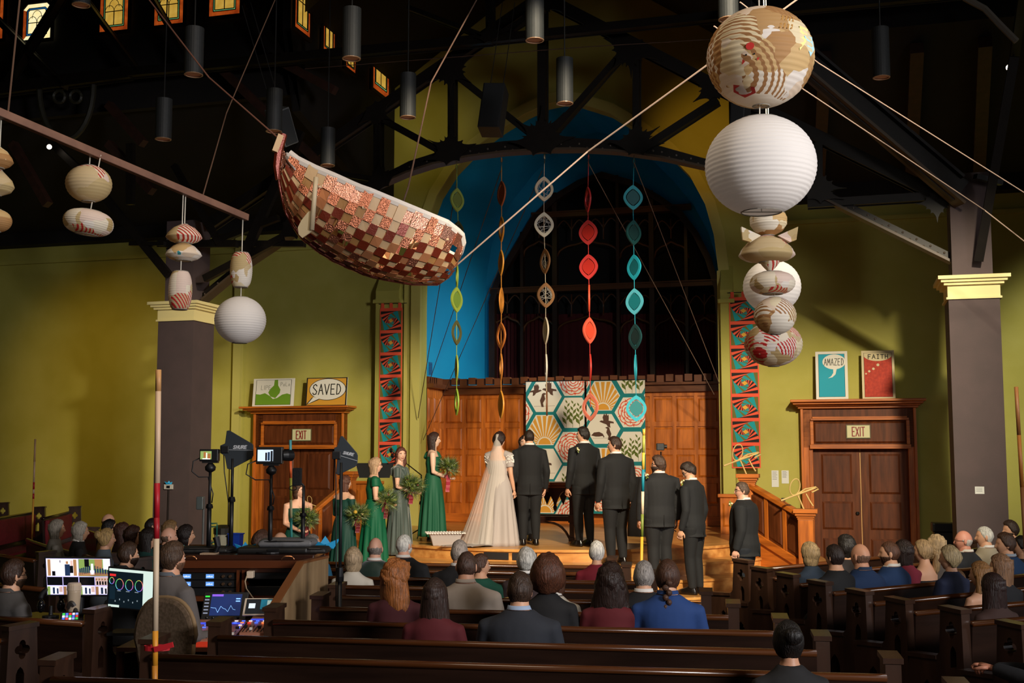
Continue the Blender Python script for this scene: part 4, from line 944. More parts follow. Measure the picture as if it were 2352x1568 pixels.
lantern('large patched paper ball at the foot of the right lantern column', 1776, 790, 132, 104, YF + .6, ball(.2), pA[6], ribs=18, up=690)
# mobile bar with small lanterns
b0, b1 = at(-60, 234, 7.4), at(567, 500, 9.5)
tb = thing('mobile_bar', 'long brown wooden bar slung under the left roof carrying paper lanterns', 'bar', b0)
MB().bar(b0, b1, .05, .055).obj('bar', mat('bar_wood', '#7d5a48', .5, col2='#6a4a3c', scale=(6, 6, 6)), tb, world=True, bev=.004)
k0 = b0.lerp(b1, .8); MB().tube([k0, at(520, 260, 11), at(640, -20, 12.5)], .006, 5).obj('suspension_rope', mat('rope_brown', '#5a4030', .8), tb, world=True)
k0 = b0.lerp(b1, .1); MB().tube([k0, k0 + Vector((.1, .3, 4))], .006, 5).obj('suspension_rope', mat('rope_brown', ''), tb, world=True)
def barP(x): u = (x - 1176) / FPX; d = b1 - b0; return b0 + d * ((u * b0.y - b0.x) / (d.x - u * d.y))
def barY(x): return barP(x).y
def bary(x): return ('z', barP(x).z)
for lb, x, y, w, h, pf, mi, up, tilt in (
 ('ribbed round patched paper lantern under the middle of the wooden bar', 204, 422, 104, 88, ball(.3), 0, bary(204), (0, 0)),
 ('flat drum patched paper lantern below the ribbed round one', 203, 511, 113, 58, ufo, 2, bary(203), (0, 8)),
 ('upper mushroom patched paper lantern near the bar end', 423, 537, 83, 44, mush, 4, bary(423), (0, 0)),
 ('lower mushroom patched paper lantern with turquoise patch', 422, 578, 83, 42, mush, 7, bary(422), (0, 0)),
 ('tall barrel patched paper lantern in front of the left pillar capital', 414, 667, 54, 88, barrel, 2, bary(414), (0, 0)),
 ('small barrel patched paper lantern under the right end of the bar', 554, 620, 51, 80, barrel, 6, bary(554), (0, 0)),
 ('cut-off patched paper lantern at the left edge, topmost of its string', -6, 362, 72, 50, mush, 3, bary(-6), (0, 0)),
 ('cut-off patched paper lantern at the left edge, middle of its string', -6, 420, 76, 60, bowl, 0, bary(-6), (0, 0)),
 ('cut-off patched paper lantern at the left edge, lowest of its string', -8, 507, 68, 54, ball(.3), 3, bary(-8), (0, 0))):
    lantern(lb, x, y, w, h, barY(x), pf, pA[mi], ribs=14 if pf is not barrel else 20, up=up, tilt=tilt)
lantern('plain white paper globe hanging at the right end of the wooden bar', 552, 735, 117, 110, barY(552), ball(.3), WHITEP, ribs=24, up=bary(552))
# ---------------------------------------------------------------- woven copper boat
def foil(name, c, rough, metal, bmp):
    return mat(name, c, rough, metal, bump=bmp * .7, bscale=(85, 85, 85)) if bmp else mat(name, c, rough, metal)
CO = [foil('copper_foil', '#d98a6a', .28, .9, .9), foil('copper_sheet', '#d08a5c', .3, .45, 0), foil('copper_dark', '#7a2c18', .35, .3, .2), mat('boat_ply', '#c9a77c', .5), foil('copper_rose', '#e6a88f', .3, .9, .7), mat('boat_ply_dark', '#a87a45', .5)]
bA, bB = at(640, 348, 10.0), at(1056, 572, 10.9)
ax = (bB - bA); BL = ax.length; ax.normalize(); lat = ax.cross(Vector((0, 0, 1))).normalized(); upv = lat.cross(ax)
rl = radians(-4); lat, upv = lat * cos(rl) + upv * sin(rl), upv * cos(rl) - lat * sin(rl)
bt = [(0, .02), (.06, .06), (.14, .16), (.25, .28), (.4, .40), (.6, .46), (.8, .43), (.9, .35), (.96, .24), (1, .08)]
ht = [(0, .1), (.06, .24), (.14, .42), (.25, .54), (.45, .60), (.65, .60), (.82, .55), (.92, .46), (.97, .36), (1, .22)]
sh = [(0, .06), (.06, .0), (.15, -.03), (.35, -.05), (.6, -.02), (.8, .03), (.92, .03), (1, -.06)]
def hull(u, v, e=0):
    b, h, s0 = interp(bt, u), interp(ht, u), interp(sh, u); a = v * pi / 2
    return bA + ax * (u * BL) + lat * ((b + e) * (abs(sin(a)) ** .8) * (1 if v >= 0 else -1)) + upv * (s0 - (h + e) * (max(cos(a), 0) ** .75))
boat = thing('copper_boat', 'hanging boat woven of copper foil and wood strips, prow tilted up to the left', 'boat', bA.lerp(bB, .5))
rnd = random.Random(4); NU, NV = 23, 19
for i in range(NU):
    for j in range(NV):
        u0, u1 = .05 + i / NU * .95, .05 + (i + 1) / NU * .95; v0, v1 = -1 + 2 * j / NV, -1 + 2 * (j + 1) / NV
        ck = (i + j) % 2; rr = rnd.random()
        edge = j in (0, NV - 1)
        if edge: mi = 4 if rr < .6 else 3 if rr < .85 else 0; grow = .004
        elif ck == 0: mi = (0 if rr < .6 else 4 if rr < .8 else 2) if j >= NV - 2 else (2 if rr < .52 else 1 if rr < .76 else 0); grow = .003
        else:
            if rr < .32: continue
            mi = 3 if rr < .82 else 5 if rr < .95 else 1; grow = .0
        e = .006 if ck == 0 else -.006
        c = [hull(u0 - grow * .25, v0 - grow, e), hull(u1 + grow * .25, v0 - grow, e), hull(u1 + grow * .25, v1 + grow, e), hull(u0 - grow * .25, v1 + grow, e)]
        jit = Vector((rnd.uniform(-.006, .006), rnd.uniform(-.006, .006), rnd.uniform(-.006, .006)))
        c[rnd.randrange(4)] += jit
        n_ = (c[1] - c[0]).cross(c[3] - c[0]).normalized() * .004
        MB().add(c + [p + n_ for p in c], [(0, 1, 2, 3), (7, 6, 5, 4), (0, 4, 5, 1), (1, 5, 6, 2), (2, 6, 7, 3), (3, 7, 4, 0)]).obj('copper_patch' if mi in (0, 1, 2, 4) else 'wood_strip', CO[mi], boat, world=True)
for v, nm in ((-1, 'gunwale'), (1, 'gunwale')):
    MB().tube([hull(.04 + .96 * k / 24, v) for k in range(25)], [(.012, .035)] * 25, 6).obj(nm, mat('gunwale_white', '#d8cfc6', .5), boat, world=True)
MB().tube([hull(.03 + .97 * k / 24, 0, .008) for k in range(25)], .014, 6).obj('keel', CO[2], boat, world=True)
for k in range(4):
    u = .22 + .2 * k; MB().bar(hull(u, -.9), hull(u, .9), .09, .02).obj('thwart', CO[3], boat, world=True)
for k in range(5):
    u = .15 + .18 * k; MB().tube([hull(u, -1 + 2 * q / 12, -.012) for q in range(13)], .01, 5).obj('hull_rib', CO[5], boat, world=True)
st_ = MB(); st_.tube([hull(.05, 0, .02), hull(.02, 0, .02), bA + upv * .0, bA + upv * .16 - ax * .02], [(.03, .02), (.03, .03), (.035, .035), (.03, .03)], 6)
st_.obj('stem_post', CO[2], boat, world=True)
MB().bar(bA - ax * .03 - upv * .02, bA - ax * .04 + upv * .14, .05, .05).obj('prow_block', CO[3], boat, world=True)
for k in range(9):
    u = .004 + k * .007; MB().bar(hull(.0 + k * .006, -1, .01), hull(.0 + k * .006, -.2, .01), .03, .006).obj('prow_foil', CO[4 if k % 2 else 0], boat, world=True)
# paddle
pp = [at(723, 440, 9.75), at(716, 528, 9.75)]
pdl = thing('paddle', 'pale wooden paddle hanging blade down at the near side of the boat', 'paddle', pp[1])
MB().tube([at(726, 408, 9.78), pp[0], pp[1]], .022, 8).obj('shaft', mat('paddle_wood', '#d9c6a4', .5), pdl, world=True, smooth=True)
bl = [at(x, y, 9.76) for x, y in ((720, 482), (708, 486), (692, 506), (684, 522), (686, 538), (694, 546), (712, 534), (718, 528))]
nb = Vector((0, .02, 0)); n_ = len(bl)
MB().add(bl + [p + nb for p in bl], [tuple(range(n_)), tuple(range(n_, 2 * n_))[::-1]] + [(i, (i + 1) % n_, n_ + (i + 1) % n_, n_ + i) for i in range(n_)]).obj('blade', mat('paddle_blade', '#cdbb95', .5), pdl, world=True)
MB().bar(at(723, 462, 9.75), hull(.2, .8), .02, .012).obj('strap', CO[5], pdl, world=True)
# ---------------------------------------------------------------- ropes
ROPE = mat('rope_pale', '#8f7a6e', .8); ROPED = mat('rope_dark', '#4a3328', .8)
def rope(lb, pts, r, m): MB().tube(pts, r, 6).obj('rope', m, None, center=True, **tagd(lb, 'rope', 'rigging ropes'))
rope('brown rope running up from the boat prow to the left roof', [bA + upv * .1 - ax * .03, at(480, 178, 11), at(335, -10, 12)], .008, mat('rope_copper', '#7d5242', .7))
rope('thick dark rope from the middle of the boat up to the roof', [hull(.56, 1) + upv * .02, hull(.56, 1) + Vector((.05, 0, .15)), at(990, 190, 12), at(1100, -10, 12.6)], .008, ROPED)
rope('pale rope running up from the boat stern past the arch to the paper globe', [hull(.985, -.3) + ax * .0, at(1350, 348, 10.5), at(1640, 138, 9.6), at(1850, -15, 9.2)], .008, ROPE)
rope('pale upper rope crossing the right roof to the right edge', [at(1700, 5, 10.6), at(1880, 145, 11.5), at(2352, 442, 13.5), at(2420, 482, 13.8)], .007, ROPE)
rope('pale lower rope crossing in front of the right pillar head', [at(1640, 60, 10.6), at(1830, 195, 11.5), at(2262, 483, 14.5), at(2440, 622, 14.2)], .007, ROPE)
for i, (p, q, lb) in enumerate((((1150, 392), (985, 880), 'thin dark tie-off line from the orange strand to the left chancel corner'), ((1245, 392), (972, 1010), 'thin dark tie-off line from the cream strand to the left chancel corner'), ((1050, 412), (960, 960), 'thin dark tie-off line from the green strand to the left chancel corner'),
     ((1350, 372), (1640, 905), 'thin pale tie-off line from the red strand down to the right panelling'), ((1456, 372), (1652, 880), 'thin pale tie-off line from the teal strand down to the right panelling'))):
    rope(lb, [pd(*p, DP), pd(*q, DPAN - 1.6 if i < 3 else 22.2)], .007, ROPED if i < 3 else mat('rope_mid', '#7a6253', .8))
rope('long thin dark line strung level across the gable under the roof', [pd(700, 158, 16.5), pd(1340, 108, 16.5), pd(1640, 90, 16.5)], .006, ROPED)
# ---------------------------------------------------------------- strands of leaf ornaments
def leafo(t, x, y, w, h, fr, ins, web=None, Hm=None, ring=.2):
    c = pd(x, y, DP); Hh = h / FPX * c.y / 2; Ww = min(1, w / 46); wd = Hh * .77
    yaw = math.acos(max(.05, Ww)) * (1 if int(x + y) % 2 else -1)
    ex = (W(1, 0) - W(0, 0)); ex = Matrix.Rotation(yaw, 3, 'Z') @ ex
    def ves(k): return [(sg * wd * k * ((1 - abs(q) ** 1.9) ** .92), Hh * (1 - (1 - k) * 1.1) * q) for sg, qs in ((1, [i / 9 - 1 for i in range(0, 19)]), (-1, [1 - i / 9 for i in range(1, 18)])) for q in qs]
    th = .025; o = c - ex.cross(Vector((0, 0, 1))) * th / 2
    f = MB().plate([ves(1), ves(1 - ring * 1.35)], th, (o, ex, (0, 0, 1))).obj('leaf_frame', mat('leaf_' + fr.strip('#'), fr, .6), t, world=True)
    if ins:
        MB().plate([ves(1 - ring * 1.7)], .006, (c + ex.cross(Vector((0, 0, 1))) * .002, ex, (0, 0, 1))).obj('leaf_inset', mat('inset_' + ins.strip('#'), ins, .6, col2=None), f, world=True)
    if web:
        rr = random.Random(int(x * y)); wb = MB(); v = ves(1 - ring * 1.3); nn = len(v)
        for k in range(16):
            a, b = rr.choice(v), rr.choice(v)
            if hypot(a[0] - b[0], a[1] - b[1]) > Hh * .3: wb.bar(c + ex * a[0] + Vector((0, 0, a[1])), c + ex * b[0] + Vector((0, 0, b[1])), .006, .006)
        if wb.v: wb.obj('wire_web', mat('web_' + web.strip('#'), web, .5), f, world=True)
strands = [
 ('lime green', 1049, '#8fa33c', [(1050, 459, 20, 57, '#8c9a45', '#6f7a3a', 0), (1053, 528, 20, 42, '#3a3a18', '#2a2a14', 0), (1050, 634, 18, 54, '#8fa33c', None, 0), (1049, 688, 12, 60, '#93a640', '#6f8a35', 0), (1049, 764, 8, 58, '#5c5a35', None, 0), (1049, 845, 20, 60, '#9fb04a', '#8f9c50', 0), (1049, 923, 22, 61, '#93b03a', None, 0)]),
 ('orange', 1152, '#c9822a', [(1152, 444, 29, 60, '#a8552a', '#b04c1e', 0), (1152, 526, 23, 60, '#d08a28', None, 0), (1151, 603, 23, 60, '#cf8a2e', '#b8651e', 0), (1152, 690, 4, 60, '#c9802e', None, 0), (1151, 771, 30, 62, '#b8692a', None, 0), (1151, 843, 18, 62, '#c47a30', None, 0), (1151, 929, 23, 64, '#d99434', '#d0871e', 0)]),
 ('cream and brown', 1251, '#d8c4a4', [(1249.5, 434, 38, 60, '#d8c4a4', None, '#9a9a98'), (1249.5, 516, 42, 60, '#d8ccb4', None, '#a8a49c'), (1252, 600, 31, 60, '#8a5f38', None, '#8f8a80'), (1253.5, 678, 33, 60, '#8f6236', None, '#9a948a'), (1253.5, 759, 22, 62, '#cfc0a8', '#d6d2c8', 0), (1254.6, 844, 14, 62, '#d8d0c0', None, '#4a443c'), (1256, 926, 10, 57, '#7a5034', '#c9bca8', 0)]),
 ('red', 1352, '#d23a34', [(1350, 458, 22, 60, '#c82f30', None, 0), (1351, 533.6, 45, 60, '#d63a38', '#d02a1e', 0), (1352, 612.5, 45, 60, '#d63836', '#c8281c', 0), (1353.5, 684.5, 9, 62, '#f05a3a', None, 0), (1354, 759, 20, 62, '#f0644a', '#ec5034', 0), (1355.7, 842.6, 13, 60, '#d63a30', '#b82a20', 0), (1356, 934.7, 39, 64, '#f2846a', None, 0)]),
 ('teal', 1456, '#1f9fb4', [(1454, 453.6, 43, 60, '#1d9fae', '#0c5a5e', 0), (1455, 534, 28, 60, '#0f4a4a', '#0b3a3a', 0), (1456.4, 613.6, 36, 60, '#22b0c8', '#0d6a74', 0), (1457.5, 692.5, 42, 62, '#58bcd0', '#0e7680', 0), (1459, 773.5, 34, 61, '#15494c', '#0d3638', 0), (1460, 844, 4, 60, '#2aa8bc', None, 0), (1461.5, 937.6, 45, 61, '#22b4c8', '#0e8084', 0)])]
for nm, xs, scol, lv in strands:
    t = thing('leaf_strand', 'hanging strand of %s eye-shaped leaf ornaments under the arched truss' % nm, 'ornament', pd(lv[-1][0], lv[-1][1] + 30, DP), 0, 'strands of leaf ornaments')
    tp = pd(xs, interp([(1040, 372), (1150, 355), (1250, 348), (1350, 348), (1460, 358)], xs), DP)
    MB().tube([tp] + [pd(l[0], l[1], DP) for l in lv], .006, 5).obj('string', mat('str_' + scol.strip('#'), scol, .8), t, world=True)
    hk = MB()
    for k in range(3):
        c = tp - Vector((0, 0, .02 + .07 * k)); e = Vector((1, 0, 0)) if k % 2 else Vector((0, 1, 0))
        hk.tube([c + e * (.018 * cos(2 * pi * q / 10)) + Vector((0, 0, .036 * sin(2 * pi * q / 10))) for q in range(11)], .005, 4)
    hk.obj('hook', mat('hook_steel', '#9a9288', .3, .9), t, world=True)
    for x, y, w, h, f, i_, wb in lv: leafo(t, x, y, w, h, f, i_, wb)

# ---------------------------------------------------------------- pews
PEW = mat('pew_wood', '#2b1a12', .32, col2='#1e110b', scale=(1.2, 12, 12), bump=.04, coat=.25)
PEWE = mat('pew_end_wood', '#3b261b', .35, col2='#2a1a12', scale=(10, 10, 1.5), bump=.05, coat=.2)
PEWR = mat('pew_rail_sheen_wood', '#5a3219', .25, col2='#45250f', scale=(1, 14, 14), coat=.5)  # rail wood made lighter and more orange: highlight along pew tops put into colour
REDUP = mat('red_upholstery', '#7c0f1c', .8, col2='#6d0b17', scale=(20, 20, 20), bump=.1)
def quat(cy, cz, r): return [(cy + r * (.62 + .38 * abs(cos(2 * a))) * cos(a), cz + r * 1.15 * (.62 + .38 * abs(cos(2 * a))) * sin(a)) for a in [2 * pi * i / 24 for i in range(24)]]
def lanc(cy, z0, z1, w): return [(cy - w, z0), (cy + w, z0), (cy + w, z1 - w * 1.6), (cy + w * .6, z1 - w * .6), (cy, z1), (cy - w * .6, z1 - w * .6), (cy - w, z1 - w * 1.6)]
def pew_end_mesh():
    prof = [(-.07, 0), (.5, 0), (.5, .5), (.47, .58), (.4, .605), (.22, .605), (.17, .66), (.15, .98), (-.05, .965)]
    m = MB().plate([prof, quat(.05, .83, .055), lanc(.04, .56, .72, .03), lanc(.3, .16, .44, .055)], .085, ((-.0425, 0, 0), (0, 1, 0), (0, 0, 1)))
    m.bar((0, -.06, .975), (0, .16, .985), .11, .03); m.bar((0, .2, .615), (0, .5, .6), .11, .03)
    return m.mesh('pew_end', PEWE)
PEND = pew_end_mesh()
PEWROWS = []
def pew(L, R, label, group, ends=(1, 1), red=False, zoff=0, reg=None):
    L, R = Vector((L[0], L[1], 0)), Vector((R[0], R[1], 0)); d = R - L; ln = d.length; rz = atan2(d.y, d.x)
    t = thing('pew', label, 'pew', (L.x, L.y, zoff), rz, group); c = REDUP if red else PEW
    MB().add([(0, -.02, .02), (ln, -.02, .02), (ln, .02, .02), (0, .02, .02), (0, -.075, .88), (ln, -.075, .88), (ln, -.045, .88), (0, -.045, .88)],
             [(0, 1, 5, 4), (3, 7, 6, 2), (4, 5, 6, 7), (0, 3, 2, 1), (0, 4, 7, 3), (1, 2, 6, 5)]).obj('backrest', PEW, t)
    if red: MB().b2((.05, -.04, .45), (ln - .05, .02, .86)).obj('back_cushion', REDUP, t, bev=.015)
    MB().tube([(0, -.062, .885), (ln, -.062, .885)], [(.034, .022)] * 2, 10).obj('top_rail', PEWR if not red else PEW, t, smooth=True)
    MB().b2((0, 0, .33), (ln, .4, .37)).obj('seat', c, t)
    for e, x in zip(ends, (0, ln)):
        if e:
            o = bpy.data.objects.new('pew_end', PEND); COL.objects.link(o); o.parent = t; o.location = (x + (.04 if x else -.04), 0, 0)
    n = Vector((-sin(rz), cos(rz), 0))
    if reg: PEWROWS.append((reg, L, R, n))
    return t
a9 = radians(9); n9 = Vector((sin(a9), cos(a9), 0)); t9 = Vector((cos(a9), -sin(a9), 0))
ords = ['front', 'second', 'third', 'fourth', 'fifth', 'sixth', 'seventh', 'eighth', 'ninth', 'tenth']
for k in range(-1, 9):
    r = 6.92 + .775 * k
    def hit(fx):
        best = None
        for i in range(-60, 61):
            p = n9 * r + t9 * (i * .1)
            e = abs(p.x - fx(p.y))
            if best is None or e < best[0]: best = (e, p)
        return best[1]
    Rr = hit(lambda Y: 1.95 - .148 * (Y - 7.17))
    Lr = hit((lambda Y: -2.5 + .324 * (Y - 6.5)) if k <= 2 else (lambda Y: -1.5) if k <= 4 else (lambda Y: -3.4))
    pew(Lr, Rr, 'straight dark pew of the centre block, %s row from the stage' % ords[8 - k], 'centre block pews', reg='C')
endsR = [(2.55, 12.8), (2.56, 11.9), (2.68, 11.3), (2.81, 10.63), (2.95, 9.91), (3.09, 9.33), (3.31, 8.76), (3.42, 8.0), (3.6, 7.2)]
a33 = radians(33)
for i, (x, y) in enumerate(endsR):
    aa = radians((40, 38, 36, 34, 32, 29, 26, 26, 26)[i])
    pew((x, y), (x + 4.6 * cos(aa), y + 4.6 * sin(aa)), 'angled dark pew of the right block, %s row from the stage' % ords[i], 'right block pews', reg='R')
def zp(x, y, z=.9): p = onz(x, y, z); return (p.x, p.y)
for i, (p, q, lb) in enumerate((((-60, 1409), (205, 1425), 'left block pew with headphones and screens standing on its back'), ((-220, 1428), (20, 1466), 'nearest left block pew, only its carved end showing'),
        ((-60, 1331), (128, 1350), 'left block pew in front of the grey-suited man'), ((-60, 1262), (92, 1284), 'left block pew ending beside the big screen'), ((180, 1262), (248, 1272), 'short left block pew ending behind the screens'), ((270, 1290), (312, 1299), 'short left block pew just behind the dark laptop screen'))):
    pew(zp(*p, .98 if i == 4 else .9), zp(*q, .98 if i == 4 else .9), lb, 'left block pews', ends=(0, 1))
def curved(pts, label, red=True):
    P = [Vector((*zp(*p), 0)) for p in pts]; t = thing('curved_pew', label, 'pew', P[0], 0, 'curved side pews')
    N = []
    for i in range(len(P)):
        d = (P[min(i + 1, len(P) - 1)] - P[max(i - 1, 0)]).normalized(); N.append(Vector((-d.y, d.x, 0)))
    Z = Vector((0, 0, 1))
    MB().rings([[p + n * .02 + Z * .02, p - n * .03 + Z * .02, p - n * .07 + Z * .88, p - n * .04 + Z * .88] for p, n in zip(P, N)]).obj('backrest', PEW, t, world=True)
    MB().rings([[p + n * .03 + Z * .45, p - n * .02 + Z * .45, p - n * .045 + Z * .86, p + n * .005 + Z * .86] for p, n in zip(P, N)]).obj('back_cushion', REDUP, t, world=True)
    MB().tube([p - n * .055 + Z * .885 for p, n in zip(P, N)], .03, 8).obj('top_rail', PEWR, t, world=True, smooth=True)
    MB().rings([[p + n * .0 + Z * .35, p + n * .42 + Z * .35, p + n * .42 + Z * .4, p + Z * .4] for p, n in zip(P, N)]).obj('seat', REDUP, t, world=True)
    return t
curved([(72, 1237), (84, 1242), (115, 1252), (155, 1262), (205, 1274), (262, 1289)], 'curved pew with red back cushion sweeping behind the grey-haired guests')
curved([(205, 1216), (235, 1226), (275, 1236), (320, 1244), (370, 1249), (440, 1252), (480, 1252)], 'curved pew behind the dark-haired row of left guests')
rs_ = MB().add([(-16, 14, 0), (-7.2, 17, 0), (-5.2, 21, 0), (-7.0, 25, 0), (-16, 25, 0)], [(0, 1, 2, 3, 4)])
rs2 = MB(); rs2.plate([[(-16, 15.6), (-7.6, 17.2), (-6.3, 19.4), (-6.3, 24.5), (-16, 24.5)]], .2, ((0, 0, 0), (1, 0, 0), (0, 1, 0)))
struct(rs2, 'floor_riser', FLOORM)
for (p, q, lb) in (((-70, 1203), (82, 1178), 'red upholstered pew against the green wall at the far left'), ((108, 1192), (165, 1177), 'red upholstered pew behind the grey-bobbed woman'), ((-90, 1183), (0, 1167), 'red upholstered pew cut by the left edge, farthest back')):
    A, B = onz(*p, 1.08), onz(*q, 1.08)
    pew((B.x, B.y), (A.x, A.y), lb, 'red side pews', ends=(1, 0), red=True, zoff=.2)

# ---------------------------------------------------------------- people
PEND_ = []                                                # meshes waiting for their voxel remesh
def g(x, s): return exp(-(x / s) ** 2)
def head_r(ph, th):
    x = .074 * sin(ph) * cos(th); y = .096 * cos(ph) * cos(th); z = .116 * sin(th)
    if z < 0:
        t = -z / .116; x *= 1 - .30 * t ** 1.6
        if y < 0: y *= 1 - .42 * min(1, t * 1.3)
        else: y *= 1 + .02 * t
    if y > 0:
        y *= .95; ax = abs(x)
        y += .015 * g(x, .010) * g(z + .014, .020) + .010 * g(x, .014) * g(z + .026, .010)
        y += .004 * g(x, .045) * g(z - .03, .012) - .009 * g(ax - .031, .014) * g(z - .008, .012)
        y += .005 * g(x, .022) * g(z + .057, .010) - .003 * g(x, .025) * g(z + .0545, .003) + .009 * g(x, .024) * g(z + .1, .02) + .003 * g(ax - .04, .016) * g(z + .022, .02)
    return Vector((x, y, z))
NC, NR = 44, 30
def wph(k, n): u = 2 * k / n - 1; return pi * (1 if u >= 0 else -1) * abs(u) ** 1.3
def head_mb(M, eyes=True, smile=0):
    m = MB(); m.M = M; rs = []
    for i in range(NR + 1):
        th = -pi / 2 + .12 + (pi - .14) * i / NR
        rs.append([head_r(wph(k, NC), th) for k in range(NC)])
    vs = [p for r in rs for p in r]; fs = []; mi = []
    for i in range(NR):
        for k in range(NC):
            f = (i * NC + k, i * NC + (k + 1) % NC, (i + 1) * NC + (k + 1) % NC, (i + 1) * NC + k); fs.append(f[::-1])
            c = sum((vs[q] for q in f), Vector()) / 4
            mi.append(1 if c.y > .06 and abs(c.x) < .023 + smile * .004 and abs(c.z + .0555 - smile * abs(c.x) * .25) < .0075 - abs(c.x) * .12 else 0)
    fs.append(tuple(range(NC))); mi.append(0); fs.append(tuple(range(NR * NC, NR * NC + NC))[::-1]); mi.append(0)
    b = len(m.v); m.v += [tuple(M @ p) for p in vs]; m.f += [tuple(i + b for i in f) for f in fs]; m.m += mi
    for sx in (-1, 1):
        R = Matrix.Rotation(sx * .35, 4, 'Z')
        m.ell((0, 0, 0), (.010, .019, .031), 8, 6, 0, M @ Matrix.Translation((sx * .075, -.008, -.004)) @ R)
        if eyes:
            m.ell((0, 0, 0), (.0135, .006, .007), 10, 6, 2, M @ Matrix.Translation((sx * .031, .0785, .006)))
            m.ell((0, 0, 0), (.0062, .004, .0066), 10, 5, 3, M @ Matrix.Translation((sx * .031, .0822, .006)))
            for q in range(4): 
                a = Vector((sx * (.017 + .008 * q), .086 - .0011 * q * q - .001, .0275 + .003 * sin(q * 1.2))); bb = Vector((sx * (.017 + .008 * (q + 1)), .086 - .0011 * (q + 1) ** 2 - .001, .0275 + .003 * sin((q + 1) * 1.2)))
                m.bar(a + Vector((0, .002, 0)), bb + Vector((0, .002, 0)), .007, .007, mi=4)
    m.M = None
    return m
def sstep(x): x = max(0, min(1, x)); return x * x * (3 - 2 * x)
def hair_mb(M, style, seed=0):
    """hair cap over the head plus a falling curtain for the long styles"""
    m = MB(); m.M = M; rs = []; n1, n2 = 48, 26
    T = {'short': .012, 'crop': .006, 'bald': .0035, 'bob': .024, 'long': .02, 'curlylong': .045, 'afro': .062, 'curlyshort': .03, 'pony': .014, 'bun': .014, 'braid': .015, 'shag': .022, 'comb': .016, 'fluff': .022, 'wavy': .022}[style]
    curl = {'curlylong': .024, 'afro': .012, 'curlyshort': .009, 'fluff': .009, 'shag': .01, 'wavy': .011, 'bob': .005, 'comb': .006, 'short': .004}.get(style, .003)
    femme = style in ('bob', 'long', 'curlylong', 'pony', 'bun', 'wavy', 'afro', 'braid')
    fl = [(0, .066), (45, .06), (62, .03), (78, -.01), (95, -.032 if not femme else -.06), (115, -.07), (180, -.088)]
    if femme: fl = [(0, .07), (40, .06), (58, .03), (70, -.02), (85, -.06), (110, -.08), (180, -.09)]
    for i in range(n2 + 1):
        th = -pi / 2 + .35 + (pi - .37) * i / n2; r = []
        for k in range(n1):
            ph = wph(k, n1); p = head_r(ph, th); d = abs(math.degrees(ph)); zl = interp(fl, d)
            on = sstep((p.z - zl) / .018 + .3)
            if style == 'bald': on *= sstep((.052 - p.z + noise.noise(p * 40) * .012) / .05) * sstep((d - 62) / 20)
            nz = noise.noise(p * 26 + Vector((seed, 0, 0))) * curl + noise.noise(p * 60 + Vector((0, seed, 0))) * curl * .7
            top = 1 + (.5 if style in ('comb', 'short', 'shag') and p.z > .07 else 0) * (1 if d < 120 else .6)
            if style in ('afro', 'curlylong') : top = 1 + .1 * (p.z / .116)
            off = lerp(-.012, T * top + nz, on)
            v = Vector((p.x, p.y * (1 if p.y < 0 else .98), p.z + .01)).normalized()
            r.append(p + v * off)
        rs.append(r)
    m.rings(rs, flip=False)
    def curtain(z0, z1, ph0, wt, wb, thick=.4, yb=-.012, flare=0):
        rr = []; NZ = 16; NA = 15
        for i in range(NZ + 1):
            q = i / NZ; z = lerp(z0, z1, q); w = lerp(wt, wb, q) ; o = []; inn = []
            by = .1 + T * .8 + yb * q * 2
            if q > .25: by = lerp(by, by - .02, (q - .25))
            taper = (1 - .25 * sstep((q - .75) * 4)) * (.84 + .16 * sstep(q / .22))
            for k in range(NA + 1):
                a = radians(lerp(ph0, 360 - ph0, k / NA))
                wob = 1 + curl * 4 * noise.noise(Vector((a * 3, z * 14, seed))) + .03 * sin(a * 9 + z * (30 if curl > .006 else 6) + seed)
                o.append((w * wob * sin(a) * taper, by * wob * cos(a) * (1 if cos(a) < 0 else .7), z))
                inn.append((w * thick * sin(a) * taper, by * thick * cos(a) * (1 if cos(a) < 0 else .7), z))
            rr.append(o + inn[::-1])
        m.rings(rr)
    if style == 'bob': curtain(.07, -.12, 72, .088, .094)
    elif style == 'long': curtain(.08, -.42, 76, .09, .135)
    elif style == 'wavy': curtain(.075, -.2, 76, .09, .1)
    elif style == 'curlylong': curtain(.08, -.3, 74, .11, .17)
    elif style == 'shag': curtain(.0, -.13, 95, .086, .07)
    elif style == 'pony':
        m.tube([(0, -.1, .0), (.01, -.14, -.03), (.02, -.13, -.1), (.03, -.12, -.18), (.035, -.11, -.25)], [.018, .03, .04, .04, .012], 10)
    elif style == 'bun':
        m.ell((0, -.1, .05), (.055, .045, .05), 12, 8)
    elif style == 'braid':
        for k in range(9): m.ell((.012 * (-1) ** k, -.105 - .012 * min(k, 3) + .004 * k, -.03 - .033 * k), (.026 - .0012 * k, .022, .024), 8, 5)
    return m
def beard_mb(M, L=.02, long_=0):
    m = MB(); m.M = M; rs = []
    for i in range(15):
        th = -pi / 2 + .1 + 1.45 * i / 14; r = []
        for k in range(40):
            ph = wph(k, 40); p = head_r(ph, th); d = abs(math.degrees(ph))
            on = sstep((-.018 - p.z - (.02 if d < 22 and p.z > -.045 else 0)) / .015 + .4) * sstep((105 - d) / 15)
            on *= 0 if (d < 17 and -.066 < p.z < -.047) else 1
            off = lerp(-.012, L + (long_ * sstep((-p.z - .07) / .03)), on) + noise.noise(p * 50) * .003
            r.append(p + Vector((p.x, p.y, p.z * (1 + long_ * 8))).normalized() * off)
        rs.append(r)
    m.rings(rs); return m
